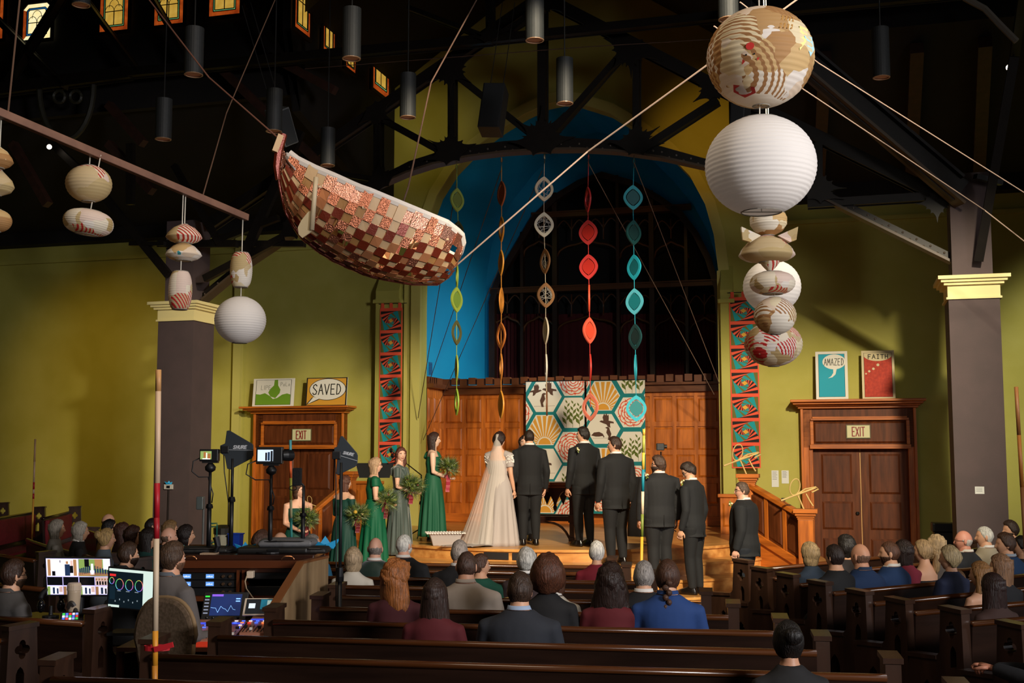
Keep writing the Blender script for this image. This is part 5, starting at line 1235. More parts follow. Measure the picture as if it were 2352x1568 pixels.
def hand_mb(m, wrist, fdir, palm, side, sc=1.0, curl=.5, mi=0):
    """palm, four unequal bent fingers, thumb; fdir = finger direction, palm = palm normal, side = +1 / -1 where the thumb is"""
    f = Vector(fdir).normalized(); pn = Vector(palm); pn = (pn - f * pn.dot(f)).normalized(); s = f.cross(pn) * side; w = Vector(wrist)
    m.tube([w - f * .02 * sc, w + f * .012 * sc, w + f * .05 * sc, w + f * .092 * sc], [(.022 * sc, .017 * sc), (.026 * sc, .017 * sc), (.041 * sc, .015 * sc), (.038 * sc, .012 * sc)], 10, mi, up=pn)
    for k, (o, L) in enumerate(((.03, .068), (.0105, .077), (-.0095, .072), (-.028, .056))):
        b = w + f * (.085 * sc) + s * (o * sc); pts = [b]; d = f.copy(); 
        for j, seg in enumerate((.42, .32, .26)):
            ang = curl * (.55 + .25 * j) ; d = (f * cos(ang * (j + .6)) + pn * sin(ang * (j + .6))).normalized(); pts.append(pts[-1] + d * L * seg * sc)
        m.tube(pts, [.0095 * sc, .0092 * sc, .0082 * sc, .006 * sc], 7, mi)
    b = w + f * .028 * sc + s * .026 * sc; d1 = (f * .7 + s * .75 + pn * .25).normalized(); d2 = (f * .95 + s * .2 + pn * (.2 + curl * .4)).normalized()
    m.tube([b, b + d1 * .036 * sc, b + d1 * .036 * sc + d2 * .03 * sc, b + d1 * .036 * sc + d2 * .052 * sc], [.014 * sc, .0115 * sc, .0105 * sc, .007 * sc], 7, mi)
SKIN = {}
def skin(c): return mat('skin_' + c.strip('#'), c, .5, bump=.02, bscale=(120, 120, 120))
LIP = mat('lips', '#984640', .45); EYEW = mat('eye_white', '#e8e2da', .3); IRIS = mat('iris', '#2a1a12', .2)
def hairmat(c):
    def sc_(c, k): return '#%02x%02x%02x' % tuple(max(0, min(255, int(int(c[i:i + 2], 16) * k))) for i in (1, 3, 5))
    return mat('hair_' + c.strip('#'), sc_(c, .8), .5, col2=sc_(c, 1.1), scale=(90, 90, 8), bump=.5, bscale=(130, 130, 10), detail=3, spec=.4)
def cloth(c, kind='wool'):
    if kind == 'velvet': return mat('velvet_' + c.strip('#'), c, .55, sheen=.6, bump=.05, bscale=(14, 14, 5))
    if kind == 'satin': return mat('satin_' + c.strip('#'), c, .62, spec=.3, bump=.1, bscale=(12, 12, 3))
    return mat('cloth_' + c.strip('#'), c, .85, bump=.12, bscale=(11, 11, 9))
MT = [(.455, 0, .092, .064), (.52, 0, .1, .072), (.60, .004, .088, .062), (.70, .0, .1, .07), (.765, -.004, .112, .066), (.80, -.006, .12, .06), (.825, -.006, .1, .052), (.845, -.004, .066, .046), (.862, 0, .042, .041), (.88, .004, .035, .038), (.905, .008, .033, .036)]
FT = [(.455, 0, .09, .062), (.52, -.004, .1, .07), (.615, .004, .074, .054), (.66, .004, .08, .058), (.715, .012, .09, .074), (.765, .002, .092, .056), (.80, -.004, .098, .048), (.825, -.004, .078, .04), (.845, -.002, .046, .036), (.862, .002, .031, .033), (.88, .004, .029, .032), (.905, .008, .027, .03)]
def person(label, group, loc, face, h=1.75, fem=False, seated=False, sk='#d9a483', hair=('short', '#4a3020'), top=('jacket', '#23252c'), low=None, yaw=0, pitch=0, tilt=0, pose='down',
           wide=1.0, glasses=False, beard=None, collar=None, eyes=True, smile=0, vox=.016, lean=0, arms=None, hs=1.0, shoes='#15100e', zbase=0, hands=True, bust=1.0):
    """face = direction the body faces, radians clockwise from +Y (away from the camera)"""
    TB_ = FT if fem else MT; dz = (-.03 if seated else 0); R = Matrix.Rotation(-face, 4, 'Z')
    zoff = zbase - (.5 * h - .40) if seated else zbase       # seated: the hips come down to the seat
    Z = lambda k: k * h + (zoff if seated else 0)
    base_z = loc[2]
    def tp(k, inf=0.0, wmul=1.0):
        z, cy, rx, ry = k; fw = wide if z < .83 else 1 + (wide - 1) * .3
        ly = lean * max(0, (z - .5)) * h
        return (Z(z), cy * h + ly, rx * h * fw * wmul + inf, ry * h * (fw ** 1.1) * wmul + inf)
    def loft(tab, inf=0.0, n=20, mb=None):
        mb = mb or MB(); mb.rings([[(rx * cos(2 * pi * k / n), cy + ry * sin(2 * pi * k / n), z) for k in range(n)] for z, cy, rx, ry in [tp(t, inf) for t in tab]]); return mb
    shx = (.098 if fem else .114) * h * (1 + (wide - 1) * .8); shz = Z(.797); shy = -.004 * h + lean * .297 * h
    J = {}
    for sd in (-1, 1):
        S = Vector((sd * shx, shy, shz))
        ps = arms[0 if sd < 0 else 1] if arms else pose
        if isinstance(ps, tuple): E_, Wr = [Vector((sd * v[0] * h, v[1] * h, Z(v[2]))) for v in ps]
        elif ps == 'down': E_, Wr = Vector((sd * (shx + .03 * h), -.012 * h, Z(.63))), Vector((sd * (shx + .03 * h), .03 * h, Z(.485)))
        elif ps == 'bouquet': E_, Wr = Vector((sd * (shx + .012 * h), .0, Z(.635))), Vector((sd * .035 * h, .155 * h, Z(.575)))
        elif ps == 'front': E_, Wr = Vector((sd * (shx + .04 * h), .01 * h, Z(.63))), Vector((sd * .02 * h, .11 * h, Z(.52)))
        else: E_, Wr = Vector((sd * (shx + .035 * h), .035 * h, Z(.63))), Vector((sd * .045 * h, .19 * h, Z(.565)))
        J[sd] = (S, E_, Wr)
    def arm(mb, sd, inf, t1=1.0, sk_=1.0):
        S, E_, Wr = J[sd]; aw = 1 + (wide - 1) * .8; k = .86 if fem else 1
        pts = [S + Vector((-sd * .04 * h, 0, .004 * h)), S, S.lerp(E_, .5), E_, E_.lerp(Wr, .5), Wr]; rr = [.034, .034, .03, .025, .023, .0165]
        if t1 < 1:
            L = t1 * 5; n = int(L); pts = pts[:n + 1] + [pts[n].lerp(pts[min(n + 1, 5)], L - n)] if L > n else pts[:n + 1]; rr = rr[:n + 1] + [rr[n]]; rr = rr[:len(pts)]
        mb.tube(pts, [r * h * k * aw * sk_ + inf for r in rr[:len(pts)]], 12)
    legs = {}
    for sd in (-1, 1):
        hp = Vector((sd * .05 * h * wide, 0, Z(.49)))
        if seated: kn, an = Vector((sd * .07 * h, .215 * h, max(Z(.5), zbase + .42))), Vector((sd * .07 * h, .2 * h, zbase + .09))
        else: kn, an = Vector((sd * .052 * h, .012 * h, Z(.275))), Vector((sd * .055 * h, -.01 * h, Z(.045)))
        legs[sd] = (hp, kn, an)
    def leg(mb, sd, inf, mul=1.0):
        hp, kn, an = legs[sd]; mb.tube([hp + Vector((0, 0, .02)), hp.lerp(kn, .4), kn, kn.lerp(an, .4), an], [(r * h * mul * (1 + (wide - 1) * .9) + inf) for r in (.054, .047, .034, .033, .022)], 12)
    # body: one surface
    bm_ = loft(TB_)
    for sd in (-1, 1):
        arm(bm_, sd, 0); leg(bm_, sd, 0); an = legs[sd][2]
        bm_.ell((an.x, an.y + .05 * h, an.z - .022 * h), (.026 * h, .075 * h, .022 * h), 10, 6)
    hc = Vector((0, (.012 + (.0 if not fem else 0)) * h + lean * .43 * h, Z(.927)))
    sc = .132 * h / .232 * hs
    HM = Matrix.Translation(hc) @ Matrix.Rotation(-yaw, 4, 'Z') @ Matrix.Rotation(-pitch, 4, 'X') @ Matrix.Rotation(tilt, 4, 'Y') @ Matrix.Scale(sc, 4)
    ex = head_mb(HM, eyes, smile)
    if hands:
        for sd in (-1, 1):
            S, E_, Wr = J[sd]; fd = (Wr - E_).normalized()
            if pose in ('bouquet',): fd = (fd + Vector((-sd * .9, .2, 0))).normalized()
            hand_mb(ex, Wr, fd, (-sd, .25, 0) if abs(fd.z) > .6 else (0, .1, -1) if seated else (-sd * .2, .3, .9), 1 if (sd < 0) else -1, h / 1.75 * (.9 if fem else 1), .7)
    root = bm_.obj('person', [skin(sk), LIP, EYEW, IRIS, hairmat(hair[1])], None)
    root['label'] = label; root['category'] = 'person'
    if group: root['group'] = group
    root.location = loc; root.rotation_euler = (0, 0, -face)
    PEND_.append((root, vox, ex))
    def garment(mb, name, m, v=None, sm=True, **kw):
        o = mb.obj(name, m, root, smooth=sm)
        if v: PEND_.append((o, v, None))
        for k, x in kw.items(): o[k] = x
        return o
    gv = vox
    kind, tc = top[0], top[1]; tm = cloth(tc, top[2] if len(top) > 2 else 'wool')
    cut = lambda lo, hi: [t for t in TB_ if lo <= t[0] <= hi]
    if kind in ('jacket', 'sweater', 'shirt'):
        inf = {'jacket': .02, 'sweater': .014, 'shirt': .012}[kind]
        lo = .455 if not seated else .5
        tab = [list(t) for t in TB_ if t[0] <= .864]
        if kind == 'jacket':
            tab = [[.43 if not seated else .47, -.004, .104, .074]] + [[z, cy, max(rx, .094 if z < .72 else 0), max(ry, .066 if z < .7 else 0)] for z, cy, rx, ry in tab]
        tab[-1][2] *= 1.02; gm = loft(tab, inf)
        for sd in (-1, 1): arm(gm, sd, .013 if kind == 'jacket' else .008)
        garment(gm, {'jacket': 'jacket', 'sweater': 'sweater', 'shirt': 'shirt'}[kind], tm, gv)
        if kind in ('jacket', 'shirt'):
            cm = MB(); z, cy, rx, ry = tp((.868, .001, .041 if not fem else .035, .042 if not fem else .036)); n = 18
            cm.rings([[(r_ * cos(2 * pi * k / n), cy + q_ * sin(2 * pi * k / n) - .004, zz + (.012 if sin(2 * pi * k / n) < 0 else -.012)) for k in range(n)] for r_, q_, zz in ((rx + .011, ry + .011, z - .01 * h), (rx + .005, ry + .005, z + .0045 * h), (rx + .002, ry + .002, z + .0045 * h))], cap=False)
            garment(cm, 'collar', cloth(collar or ('#e4e0da' if kind == 'jacket' else tc)))
        if kind == 'jacket' and not seated:
            vm = MB(); zc = Z(.45); yb = tp((.45, -.004, .1, .073))[3] + .021
            vm.b2((-.002, -yb - .008, Z(.425)), (.002, -yb + .02, Z(.53))); garment(vm, 'vent_shade_strip', mat('vent_shadow', '#0c0c0e', .9))  # thin black strip painted in for the shade of the vent slit
            pmb = MB()
    elif kind in ('gown', 'bodice'):
        ztop = top[3]; strap = top[4] if len(top) > 4 else ''
        tab = [t for t in TB_ if (.5 if seated else .6) <= t[0] < ztop - .004]
        zs_, = (ztop,); lo_ = [t for t in TB_ if t[0] < ztop][-1]; hi_ = [t for t in TB_ if t[0] >= ztop][0]; q = (ztop - lo_[0]) / (hi_[0] - lo_[0])
        tab = tab + [tuple(lerp(a, b, q) for a, b in zip(lo_, hi_))]
        gm = loft(tab, .01)
        if strap in ('cap', 'puff', 'off'):
            for sd in (-1, 1):
                if strap == 'off':
                    S, E_, Wr = J[sd]; gm.tube([S.lerp(E_, .12) + Vector((-sd * .05 * h, 0, .0)), S.lerp(E_, .2), E_, E_.lerp(Wr, .55)], [r * h for r in (.04, .038, .03, .026)], 12)
                else: arm(gm, sd, .012 if strap == 'cap' else .02, .34 if strap == 'cap' else .46)
        if strap == 'one':
            for sg in (-1, 1): gm.tube([Vector((-.03 * h, sg * .062 * h, Z(.76))), Vector((-.062 * h, sg * .05 * h, Z(.80))), Vector((-.072 * h, sg * .012 * h, Z(.828)))], [.026 * h, .022 * h, .018 * h], 8)
        if strap == 'vneck':
            for sd in (-1, 1):
                gm.tube([Vector((sd * .04 * h, .066 * h, Z(.74))), Vector((sd * .056 * h, .05 * h, Z(.795))), Vector((sd * .06 * h, 0, Z(.828))), Vector((sd * .05 * h, -.05 * h, Z(.79))), Vector((sd * .03 * h, -.05 * h, Z(.74)))], [.03 * h, .026 * h, .02 * h, .028 * h, .03 * h], 8); arm(gm, sd, .012, .4)
        garment(gm, 'bodice', tm, gv * .8)
        if not seated:
            sm_ = MB(); n = 72; rr = []; zb = low[1] if low and len(low) > 1 else .012; fl_ = low[2] if low and len(low) > 2 else 1.0; npl = 13
            for i in range(19):
                q = i / 18; z = lerp(.625, zb, q); w = interp([(0, .078), (.12, .104), (.25, .116), (.5, .122), (1, .14)], q); wy = interp([(0, .06), (.12, .08), (.25, .092), (.5, .104), (1, .125)], q)
                w *= lerp(1, fl_, q) * wide; wy *= lerp(1, fl_, q) * wide; amp = .012 * h * sstep((q - .12) * 1.6)
                rr.append([((w * h + amp * sin(npl * a + 1.3 * sin(3 * a) + .8 * q)) * cos(a), (wy * h + amp * sin(npl * a + 1.3 * sin(3 * a) + .8 * q)) * sin(a) + (-.02 * h * q if fl_ > 1.3 else 0), Z(z)) for a in [2 * pi * k / n for k in range(n)]])
            garment(sm_.rings(rr, flip=True), 'skirt', tm)
    lowc = low[0] if low else '#1a1b20'
    if not (kind == 'gown' and not seated):
        tr = loft([t for t in TB_ if t[0] < .61], .01)
        for sd in (-1, 1): leg(tr, sd, .013 if not seated else .012, 1.08)
        garment(tr, 'trousers' if not (fem and seated) else 'lower_clothes', cloth(lowc), gv * 1.1)
    for sd in (-1, 1):
        an = legs[sd][2]; s2 = MB()
        s2.rings([[(an.x + wd_ * cos(a) * h, an.y + (.028 + ly_ * sin(a)) * h + of * h, an.z + z_ * h) for a in [2 * pi * k / 14 for k in range(14)]] for wd_, ly_, z_, of in ((.03, .09, -.044, .022), (.032, .092, -.03, .022), (.028, .08, -.012, .014), (.022, .035, .012, -.02), (.02, .028, .024, -.024))])
        garment(s2, 'shoe', mat('shoe_' + shoes.strip('#'), shoes, .25))
    if hair[0] != 'none': garment(hair_mb(HM, hair[0], hash(label) % 97 / 7 if False else len(label) * .37), 'hair', hairmat(hair[1]))
    if beard: garment(beard_mb(HM, *beard[1:]), 'beard', hairmat(beard[0]))
    if glasses:
        gl = MB(); gl.M = HM
        for sx in (-1, 1):
            gl.tube([(sx * .032 + .021 * cos(2 * pi * k / 12), .088 - .12 * abs(.0) , .004 + .017 * sin(2 * pi * k / 12)) for k in range(13)], .0022, 4)
            gl.tube([(sx * .052, .086, .008), (sx * .078, .03, .008), (sx * .08, -.015, .0)], .0022, 4)
        gl.tube([(-.012, .09, .008), (.012, .09, .008)], .002, 4)
        garment(gl, 'glasses', mat('glasses_frame', '#1a1512', .3))
    root['hm'] = 0; del root['hm']
    return root, HM, J
def finalize():
    """voxel-remesh every waiting body and garment into one continuous skin, then add head and hands to the body mesh"""
    for o, v, ex in PEND_:
        r = o.modifiers.new('r', 'REMESH'); r.mode = 'VOXEL'; r.voxel_size = v; r.use_smooth_shade = True
        s_ = o.modifiers.new('s', 'SMOOTH'); s_.factor = .5; s_.iterations = 4
    bpy.context.view_layer.update(); dg = bpy.context.evaluated_depsgraph_get()
    for o, v, ex in PEND_:
        me = bpy.data.meshes.new_from_object(o.evaluated_get(dg)); nm = o.data.name; old = o.data
        if ex is not None:
            import numpy as np
            nv, npg = len(me.vertices), len(me.polygons)
            co = np.empty(nv * 3, np.float32); me.vertices.foreach_get('co', co)
            lv = np.empty(len(me.loops), np.int32); me.loops.foreach_get('vertex_index', lv)
            ls = np.empty(npg, np.int32); lt = np.empty(npg, np.int32); me.polygons.foreach_get('loop_start', ls); me.polygons.foreach_get('loop_total', lt)
            ev = np.array(ex.v, np.float32).ravel(); efl = [len(f) for f in ex.f]; elv = np.array([i for f in ex.f for i in f], np.int32) + nv
            m2 = bpy.data.meshes.new('person'); m2.vertices.add(nv + len(ex.v)); m2.vertices.foreach_set('co', np.concatenate([co, ev]))
            m2.loops.add(len(lv) + len(elv)); m2.loops.foreach_set('vertex_index', np.concatenate([lv, elv]))
            m2.polygons.add(npg + len(ex.f)); els = np.cumsum([0] + efl[:-1]).astype(np.int32) + len(lv)
            m2.polygons.foreach_set('loop_start', np.concatenate([ls, els]))
            m2.polygons.foreach_set('material_index', np.concatenate([np.zeros(npg, np.int32), np.array(ex.m, np.int32)]))
            m2.polygons.foreach_set('use_smooth', [True] * (npg + len(ex.f)))
            m2.update(calc_edges=True); m2.validate(); bpy.data.meshes.remove(me); me = m2
        if not len(me.materials):
            for q in old.materials: me.materials.append(q)
        o.modifiers.clear(); o.data = me; bpy.data.meshes.remove(old); me.name = nm

# ---------------------------------------------------------------- wedding party
def foot(x, Y, z): p = at(x, 1047, Y); return Vector((p.x, Y, z))
LEAFM = [mat('fern_green', '#3f5a22', .6, col2='#2b4218', scale=(30, 30, 30)), mat('fern_light', '#7d8c3a', .6), mat('fern_pale', '#9aa884', .6), mat('fern_dark', '#22381a', .6)]
def bouquet(lb, c, r, seed, ribbon='#7a1426', face=0, flower=None):
    rd = random.Random(seed); t = thing('bouquet', lb, 'bouquet', c, 0, 'fern bouquets')
    m = MB(); up = Vector((sin(face) * .35, cos(face) * .35, .9)).normalized()
    for k in range(760):
        d = Vector((rd.gauss(0, 1), rd.gauss(0, 1), rd.gauss(0, .8))).normalized(); d = (d + up * .55).normalized(); L = r * rd.uniform(.55, 1.25)
        b = d * r * rd.uniform(.05, .35); tip = b + d * L + Vector((0, 0, -.03 * rd.random())); sd = d.cross(Vector((rd.random() - .5, rd.random() - .5, rd.random() - .5))).normalized()
        mi = rd.choice((0, 0, 0, 1, 1, 2, 3))
        nl = 4
        for q in range(nl):                                 # feathery leaflets along each stem
            p = b.lerp(tip, .35 + .65 * q / nl); w = r * .26 * (1.15 - q / nl)
            e = (d + sd * .9).normalized() * w; f = (d - sd * .9).normalized() * w; n_ = d.cross(sd) * w * .12
            m.add([p, p + e * .5 + n_, p + e, p + f, p + f * .5 + n_], [(0, 1, 2), (0, 3, 4)], mi)
    m.obj('foliage', LEAFM, t, kind='stuff')
    for k in range(5):
        d = Vector((rd.uniform(-1, 1), rd.uniform(-1, .4), rd.uniform(.1, 1))).normalized() * r * .7
        MB().ell(d, (.018, .018, .016), 8, 5).obj('flower', mat('flower_cream', '#cdb98a', .7) if k % 2 else mat('flower_rust', '#8a4a44', .7), t)
    if flower:
        MB().ell((-.02, -r * .75, r * .3), (.03, .03, .03), 10, 7).obj('flower', mat('flower_yellow', flower, .7), t)
    MB().tube([up * r * .1, -up * r * .8 + Vector((0, 0, -.02))], [.024, .018], 8).obj('stems', mat('stem_wrap', '#6b1a26', .7), t)
    RL = .055 if ribbon == '#a82a40' else .03
    for k in range(3):
        o = Vector((.02 * (k - 1), .01 * k, -r * .6)); MB().rings([[o + Vector((-.012 + .006 * sin(q), .01 * cos(q * 2), -q * RL)), o + Vector((.012 + .006 * sin(q), .01 * cos(q * 2 + .4), -q * RL))] for q in range(6)], cap=False, closed=False).obj('ribbon', mat('ribbon_' + ribbon.strip('#'), ribbon, .5), t)
    return t
G = 'wedding party on the stage'
def std(lb, x, Y, z, h, **k): return person(lb, None, foot(x, Y, z), h=h, **k)
rgt, lft, bk = radians(78), radians(-72), radians(180)
R1 = std('bridesmaid in strapless dark green dress holding a bouquet before the left door', 687, 18.2, 0, 1.69, face=radians(150), fem=True, sk='#d8a58c', hair=('bob', '#4e3325'), top=('gown', '#0f4438', 'satin', .775), low=('#0f4438', .012), pose='bouquet', yaw=radians(-35), wide=1.12, vox=.014)
std('bridesmaid seen from behind in off-shoulder dark green dress', 792, 18.25, .18, 1.62, face=radians(38), fem=True, sk='#d9a88c', hair=('wavy', '#5a372a'), top=('gown', '#123c34', 'satin', .775, 'off'), low=('#0e2f30', .012), pose='bouquet', yaw=radians(20), wide=1.08, vox=.014)
std('bridesmaid in glasses and lace cap-sleeved emerald dress, third up the steps', 860, 18.3, .36, 1.72, face=radians(76), fem=True, sk='#e0b096', hair=('wavy', '#b39272'), top=('gown', '#0a5a3c', 'satin', .822, 'cap'), low=('#0a6a4c', .012), pose='bouquet', glasses=True, wide=1.1, vox=.014)
std('smiling bridesmaid in grey-green velvet dress turning to look back', 918, 18.85, .54, 1.70, face=radians(95), fem=True, sk='#e2b096', hair=('wavy', '#5a2f22'), top=('gown', '#3c4a44', 'velvet', .77, 'vneck'), low=('#3c4a44', .012), pose='bouquet', yaw=radians(58), smile=1, vox=.014)
std('bridesmaid in one-shouldered green satin dress standing on the stage', 994, 19.3, .72, 1.77, face=radians(84), fem=True, sk='#e6bda4', hair=('long', '#3a251e'), top=('gown', '#1f5a40', 'satin', .775, 'one'), low=('#1f5a40', .05), pose='bouquet', vox=.014)
for lb, x, y, Y, r, s, rib, f, fl in (('fern bouquet held by the strapless bridesmaid', 704, 1192, 17.95, .19, 1, '#6b1a26', radians(150), None), ('fern bouquet with one yellow bloom held by the off-shoulder bridesmaid', 822, 1183, 18.05, .19, 2, '#6b1a26', radians(38), '#c9a23a'),
        ('fern bouquet held by the bridesmaid in glasses', 886, 1150, 18.2, .2, 3, '#6b1a26', radians(76), None), ('wide fern bouquet held by the velvet-dressed bridesmaid', 944, 1117, 18.7, .21, 4, '#8a1a30', radians(95), None),
        ('fern bouquet with long red ribbon held by the one-shouldered bridesmaid', 1029, 1074, 19.2, .19, 5, '#a82a40', radians(84), None)):
    bouquet(lb, at(x, y, Y), r, s, rib, f, fl)
WH = '#aea4a0'
bride, HMb, Jb = std('bride in white lace gown and long veil facing the altar', 1146, 18.5, .72, 1.75, face=radians(22), fem=True, sk='#d6a283', hair=('curlyshort', '#2a1a16'), top=('gown', WH, 'satin', .75, 'puff'), low=(WH, .0, 1.3), arms=(((.11, .06, .64), (.03, .15, .6)), ((.118, -.01, .63), (.135, .03, .48))), yaw=radians(18), vox=.014)
vm = MB(); rr = []
for i in range(25):
    q = i / 24; z = lerp(1.72, .02, q); wv = interp([(0, .03), (.12, .08), (.35, .19), (.7, .3), (1, .42)], q); yb = -interp([(0, .09), (.15, .14), (.5, .2), (1, .38)], q); cx = -interp([(0, 0), (.3, .03), (1, .22)], q); row = []
    for k in range(33):
        a = lerp(-1.15, 1.15, k / 32); row.append((cx + wv * sin(a) * 1.05 + .012 * sin(k * 1.9 + q * 3) * q, yb * (cos(a) ** .8) + .05 * q + .012 * cos(k * 2.3) * q, z))
    rr.append(row)
vm.rings(rr, cap=False, closed=False).obj('veil', mat('veil_tulle', '#f3e9df', .8, trans=.62), bride, smooth=True)
tr = MB(); rr = []
for i in range(13):
    q = i / 12; rr.append([(lerp(-.2, .2, k / 20) * (1 + .5 * q) - .12 - .3 * q, -.2 - .48 * q, .012 + .03 * abs(sin(k * 1.4 + q * 2)) * (1 - q * .5)) for k in range(21)])
tr.rings(rr, cap=False, closed=False).obj('train', mat('satin_train', WH, .6), bride, smooth=True)
lc = MB()
for sd in (-1, 1):
    S, E_, Wr = Jb[sd]
    for k in range(90):
        rd = random.Random(k + 90 * sd); a = rd.uniform(0, 6.28); q = rd.uniform(.0, .42); d = (E_ - S).normalized(); x_ = d.cross(Vector((0, 1, 0))).normalized(); y_ = x_.cross(d); p = S.lerp(E_, q) + (x_ * cos(a) + y_ * sin(a)) * .067; lc.ell(p, (.009, .009, .009), 6, 4)
lc.obj('lace_flowers', cloth('#f6efe8'), bride, kind='stuff')
bouquet('bride\'s bouquet half hidden between bride and groom', at(1172, 1060, 18.75), .16, 9, '#7a1426', 0)
SUIT = '#151619'
std('groom in charcoal suit holding the bride\'s hand, back to the guests', 1216, 18.5, .72, 1.80, face=radians(-4), sk='#d8a283', hair=('crop', '#2e211b'), top=('jacket', '#121214'), low=('#101012',), arms=(((.13, -.01, .63), (.165, .02, .47)), ((.15, -.01, .63), (.14, .03, .485))), yaw=radians(4), vox=.014)
std('dark-haired officiant in black robe standing mostly hidden behind the groom', 1204, 19.55, .72, 1.72, face=radians(180), fem=True, sk='#d9a88c', hair=('wavy', '#2c1c16'), top=('jacket', '#151518'), low=('#151518',), pose='front', vox=.016)
std('tall dark-haired groomsman in black suit next to the groom, profile left', 1341, 18.3, .72, 1.83, face=radians(-30), sk='#d8a182', hair=('comb', '#221a16'), top=('jacket', '#111113'), low=('#111113',), yaw=radians(-48), vox=.014)
std('short-haired groomsman in black suit, second behind the groom', 1414, 17.3, .54, 1.85, face=radians(-28), sk='#d29a7c', hair=('short', '#38251b'), top=('jacket', '#131315'), low=('#111113',), yaw=radians(-48), wide=1.08, vox=.014)
std('bearded long-haired groomsman in dark grey suit, third behind the groom', 1513, 16.7, .36, 1.74, face=radians(-14), sk='#d29c80', hair=('shag', '#4a352a'), beard=('#3a2820', .022, .03), top=('jacket', '#1d1d1f'), low=('#1a1a1c',), yaw=radians(-62), glasses=True, wide=1.2, vox=.014)
std('groomsman in glasses with bowed head in dark grey suit, on the lowest step', 1592, 16.7, .18, 1.84, face=radians(-52), sk='#d8a586', hair=('comb', '#33261f'), top=('jacket', '#1b1c1f'), low=('#151619',), yaw=radians(-35), pitch=radians(32), lean=.06, glasses=True, vox=.014)
std('stocky groomsman in glasses and charcoal suit, last in line at the railing', 1706, 16.2, 0, 1.75, face=radians(-68), sk='#dba58c', hair=('short', '#5a463a'), top=('jacket', '#191a1d'), low=('#141922',), yaw=radians(-22), glasses=True, wide=1.42, vox=.014)
def bout(lb, x, y, Y):
    rd = random.Random(int(x)); t = thing('boutonniere', lb, 'flower', at(x, y, Y), 0, 'boutonnieres'); m = MB()
    for k in range(14):
        d = Vector((rd.gauss(0, 1), rd.gauss(0, 1), rd.gauss(0, 1))).normalized() * .05; s = d.cross(Vector((0, 0, 1))).normalized() * .012; m.add([(0, 0, 0), d * .5 + s, d, d * .5 - s], [(0, 1, 2, 3)])
    m.obj('leaves', LEAFM[1], t, kind='stuff')
    for k in range(3): MB().ell((rd.uniform(-.02, .02), -.02, rd.uniform(-.015, .03)), (.014, .014, .014), 8, 5).obj('bloom', mat('bloom_cream', '#dcd2a8', .7), t)
bout('pale green boutonniere on the bowed groomsman', 1567, 1108, 16.42); bout('pale green boutonniere on the stocky last groomsman', 1678, 1157, 15.95)
bout('cream boutonniere on the tall groomsman next to the groom', 1328, 1033, 18.05); bout('green boutonniere on the bearded groomsman', 1486, 1093, 16.5)
# pillow by the bride
p = onz(1022, 1262, .72); t = thing('lace_cushion', 'white lace-edged cloth basket standing at the stage edge left of the bride', 'basket', (p.x - .05, 18.55, .72), radians(8))
MB().rings([[(w * a, w2 * b, z) for a, b in ((-1, -1), (1, -1), (1, 1), (-1, 1))] for w, w2, z in ((.2, .15, 0), (.24, .17, .16), (.29, .2, .2), (.26, .18, .19), (.2, .14, .03))]).obj('cloth', cloth(WH), t, bev=.02)
m = MB()
for k in range(56):
    a = 2 * pi * k / 56; m.ell((.29 * max(-1, min(1, 1.4 * cos(a))), .2 * max(-1, min(1, 1.4 * sin(a))), .19), (.018, .018, .012), 7, 4)
m.obj('lace_edge', cloth('#f6efe8'), t, kind='stuff')

# ---------------------------------------------------------------- guests in the pews
def seat(reg, px, py, zt=1.30, fwd=.2):
    best = None
    u = (px - 1176) / FPX
    for r, L, R, n in PEWROWS:
        if r != reg: continue
        o = L + n * fwd; d = R - L                         # u*Y = X on the line o + d*t
        den = d.x - u * d.y
        if abs(den) < 1e-6: continue
        t = (u * o.y - o.x) / den
        if not .045 < t < 1.1: continue
        p = o + d * t; z = CAMH + ((784 - py) / FPX * 1.0047 + .0) * 0
        q = at(px, py, p.y); z = q.z
        if best is None or abs(z - zt) < abs(best[0] - zt): best = (z, p, atan2(n.x, n.y))
    return best
GUEST = 0
def guest(lb, reg, px, py, h=1.72, zt=1.29, dyaw=0, fwd=.2, **k):
    z, p, f = seat(reg, px, py, zt, fwd)
    top = .5 * h + .40                                       # head top of the seated figure above its base
    k.setdefault('vox', .018)
    return person(lb, None, Vector((p.x, p.y, z - top)), f + radians(dyaw), h=h, seated=True, pose='lap', eyes=k.pop('eyes', False), **k)
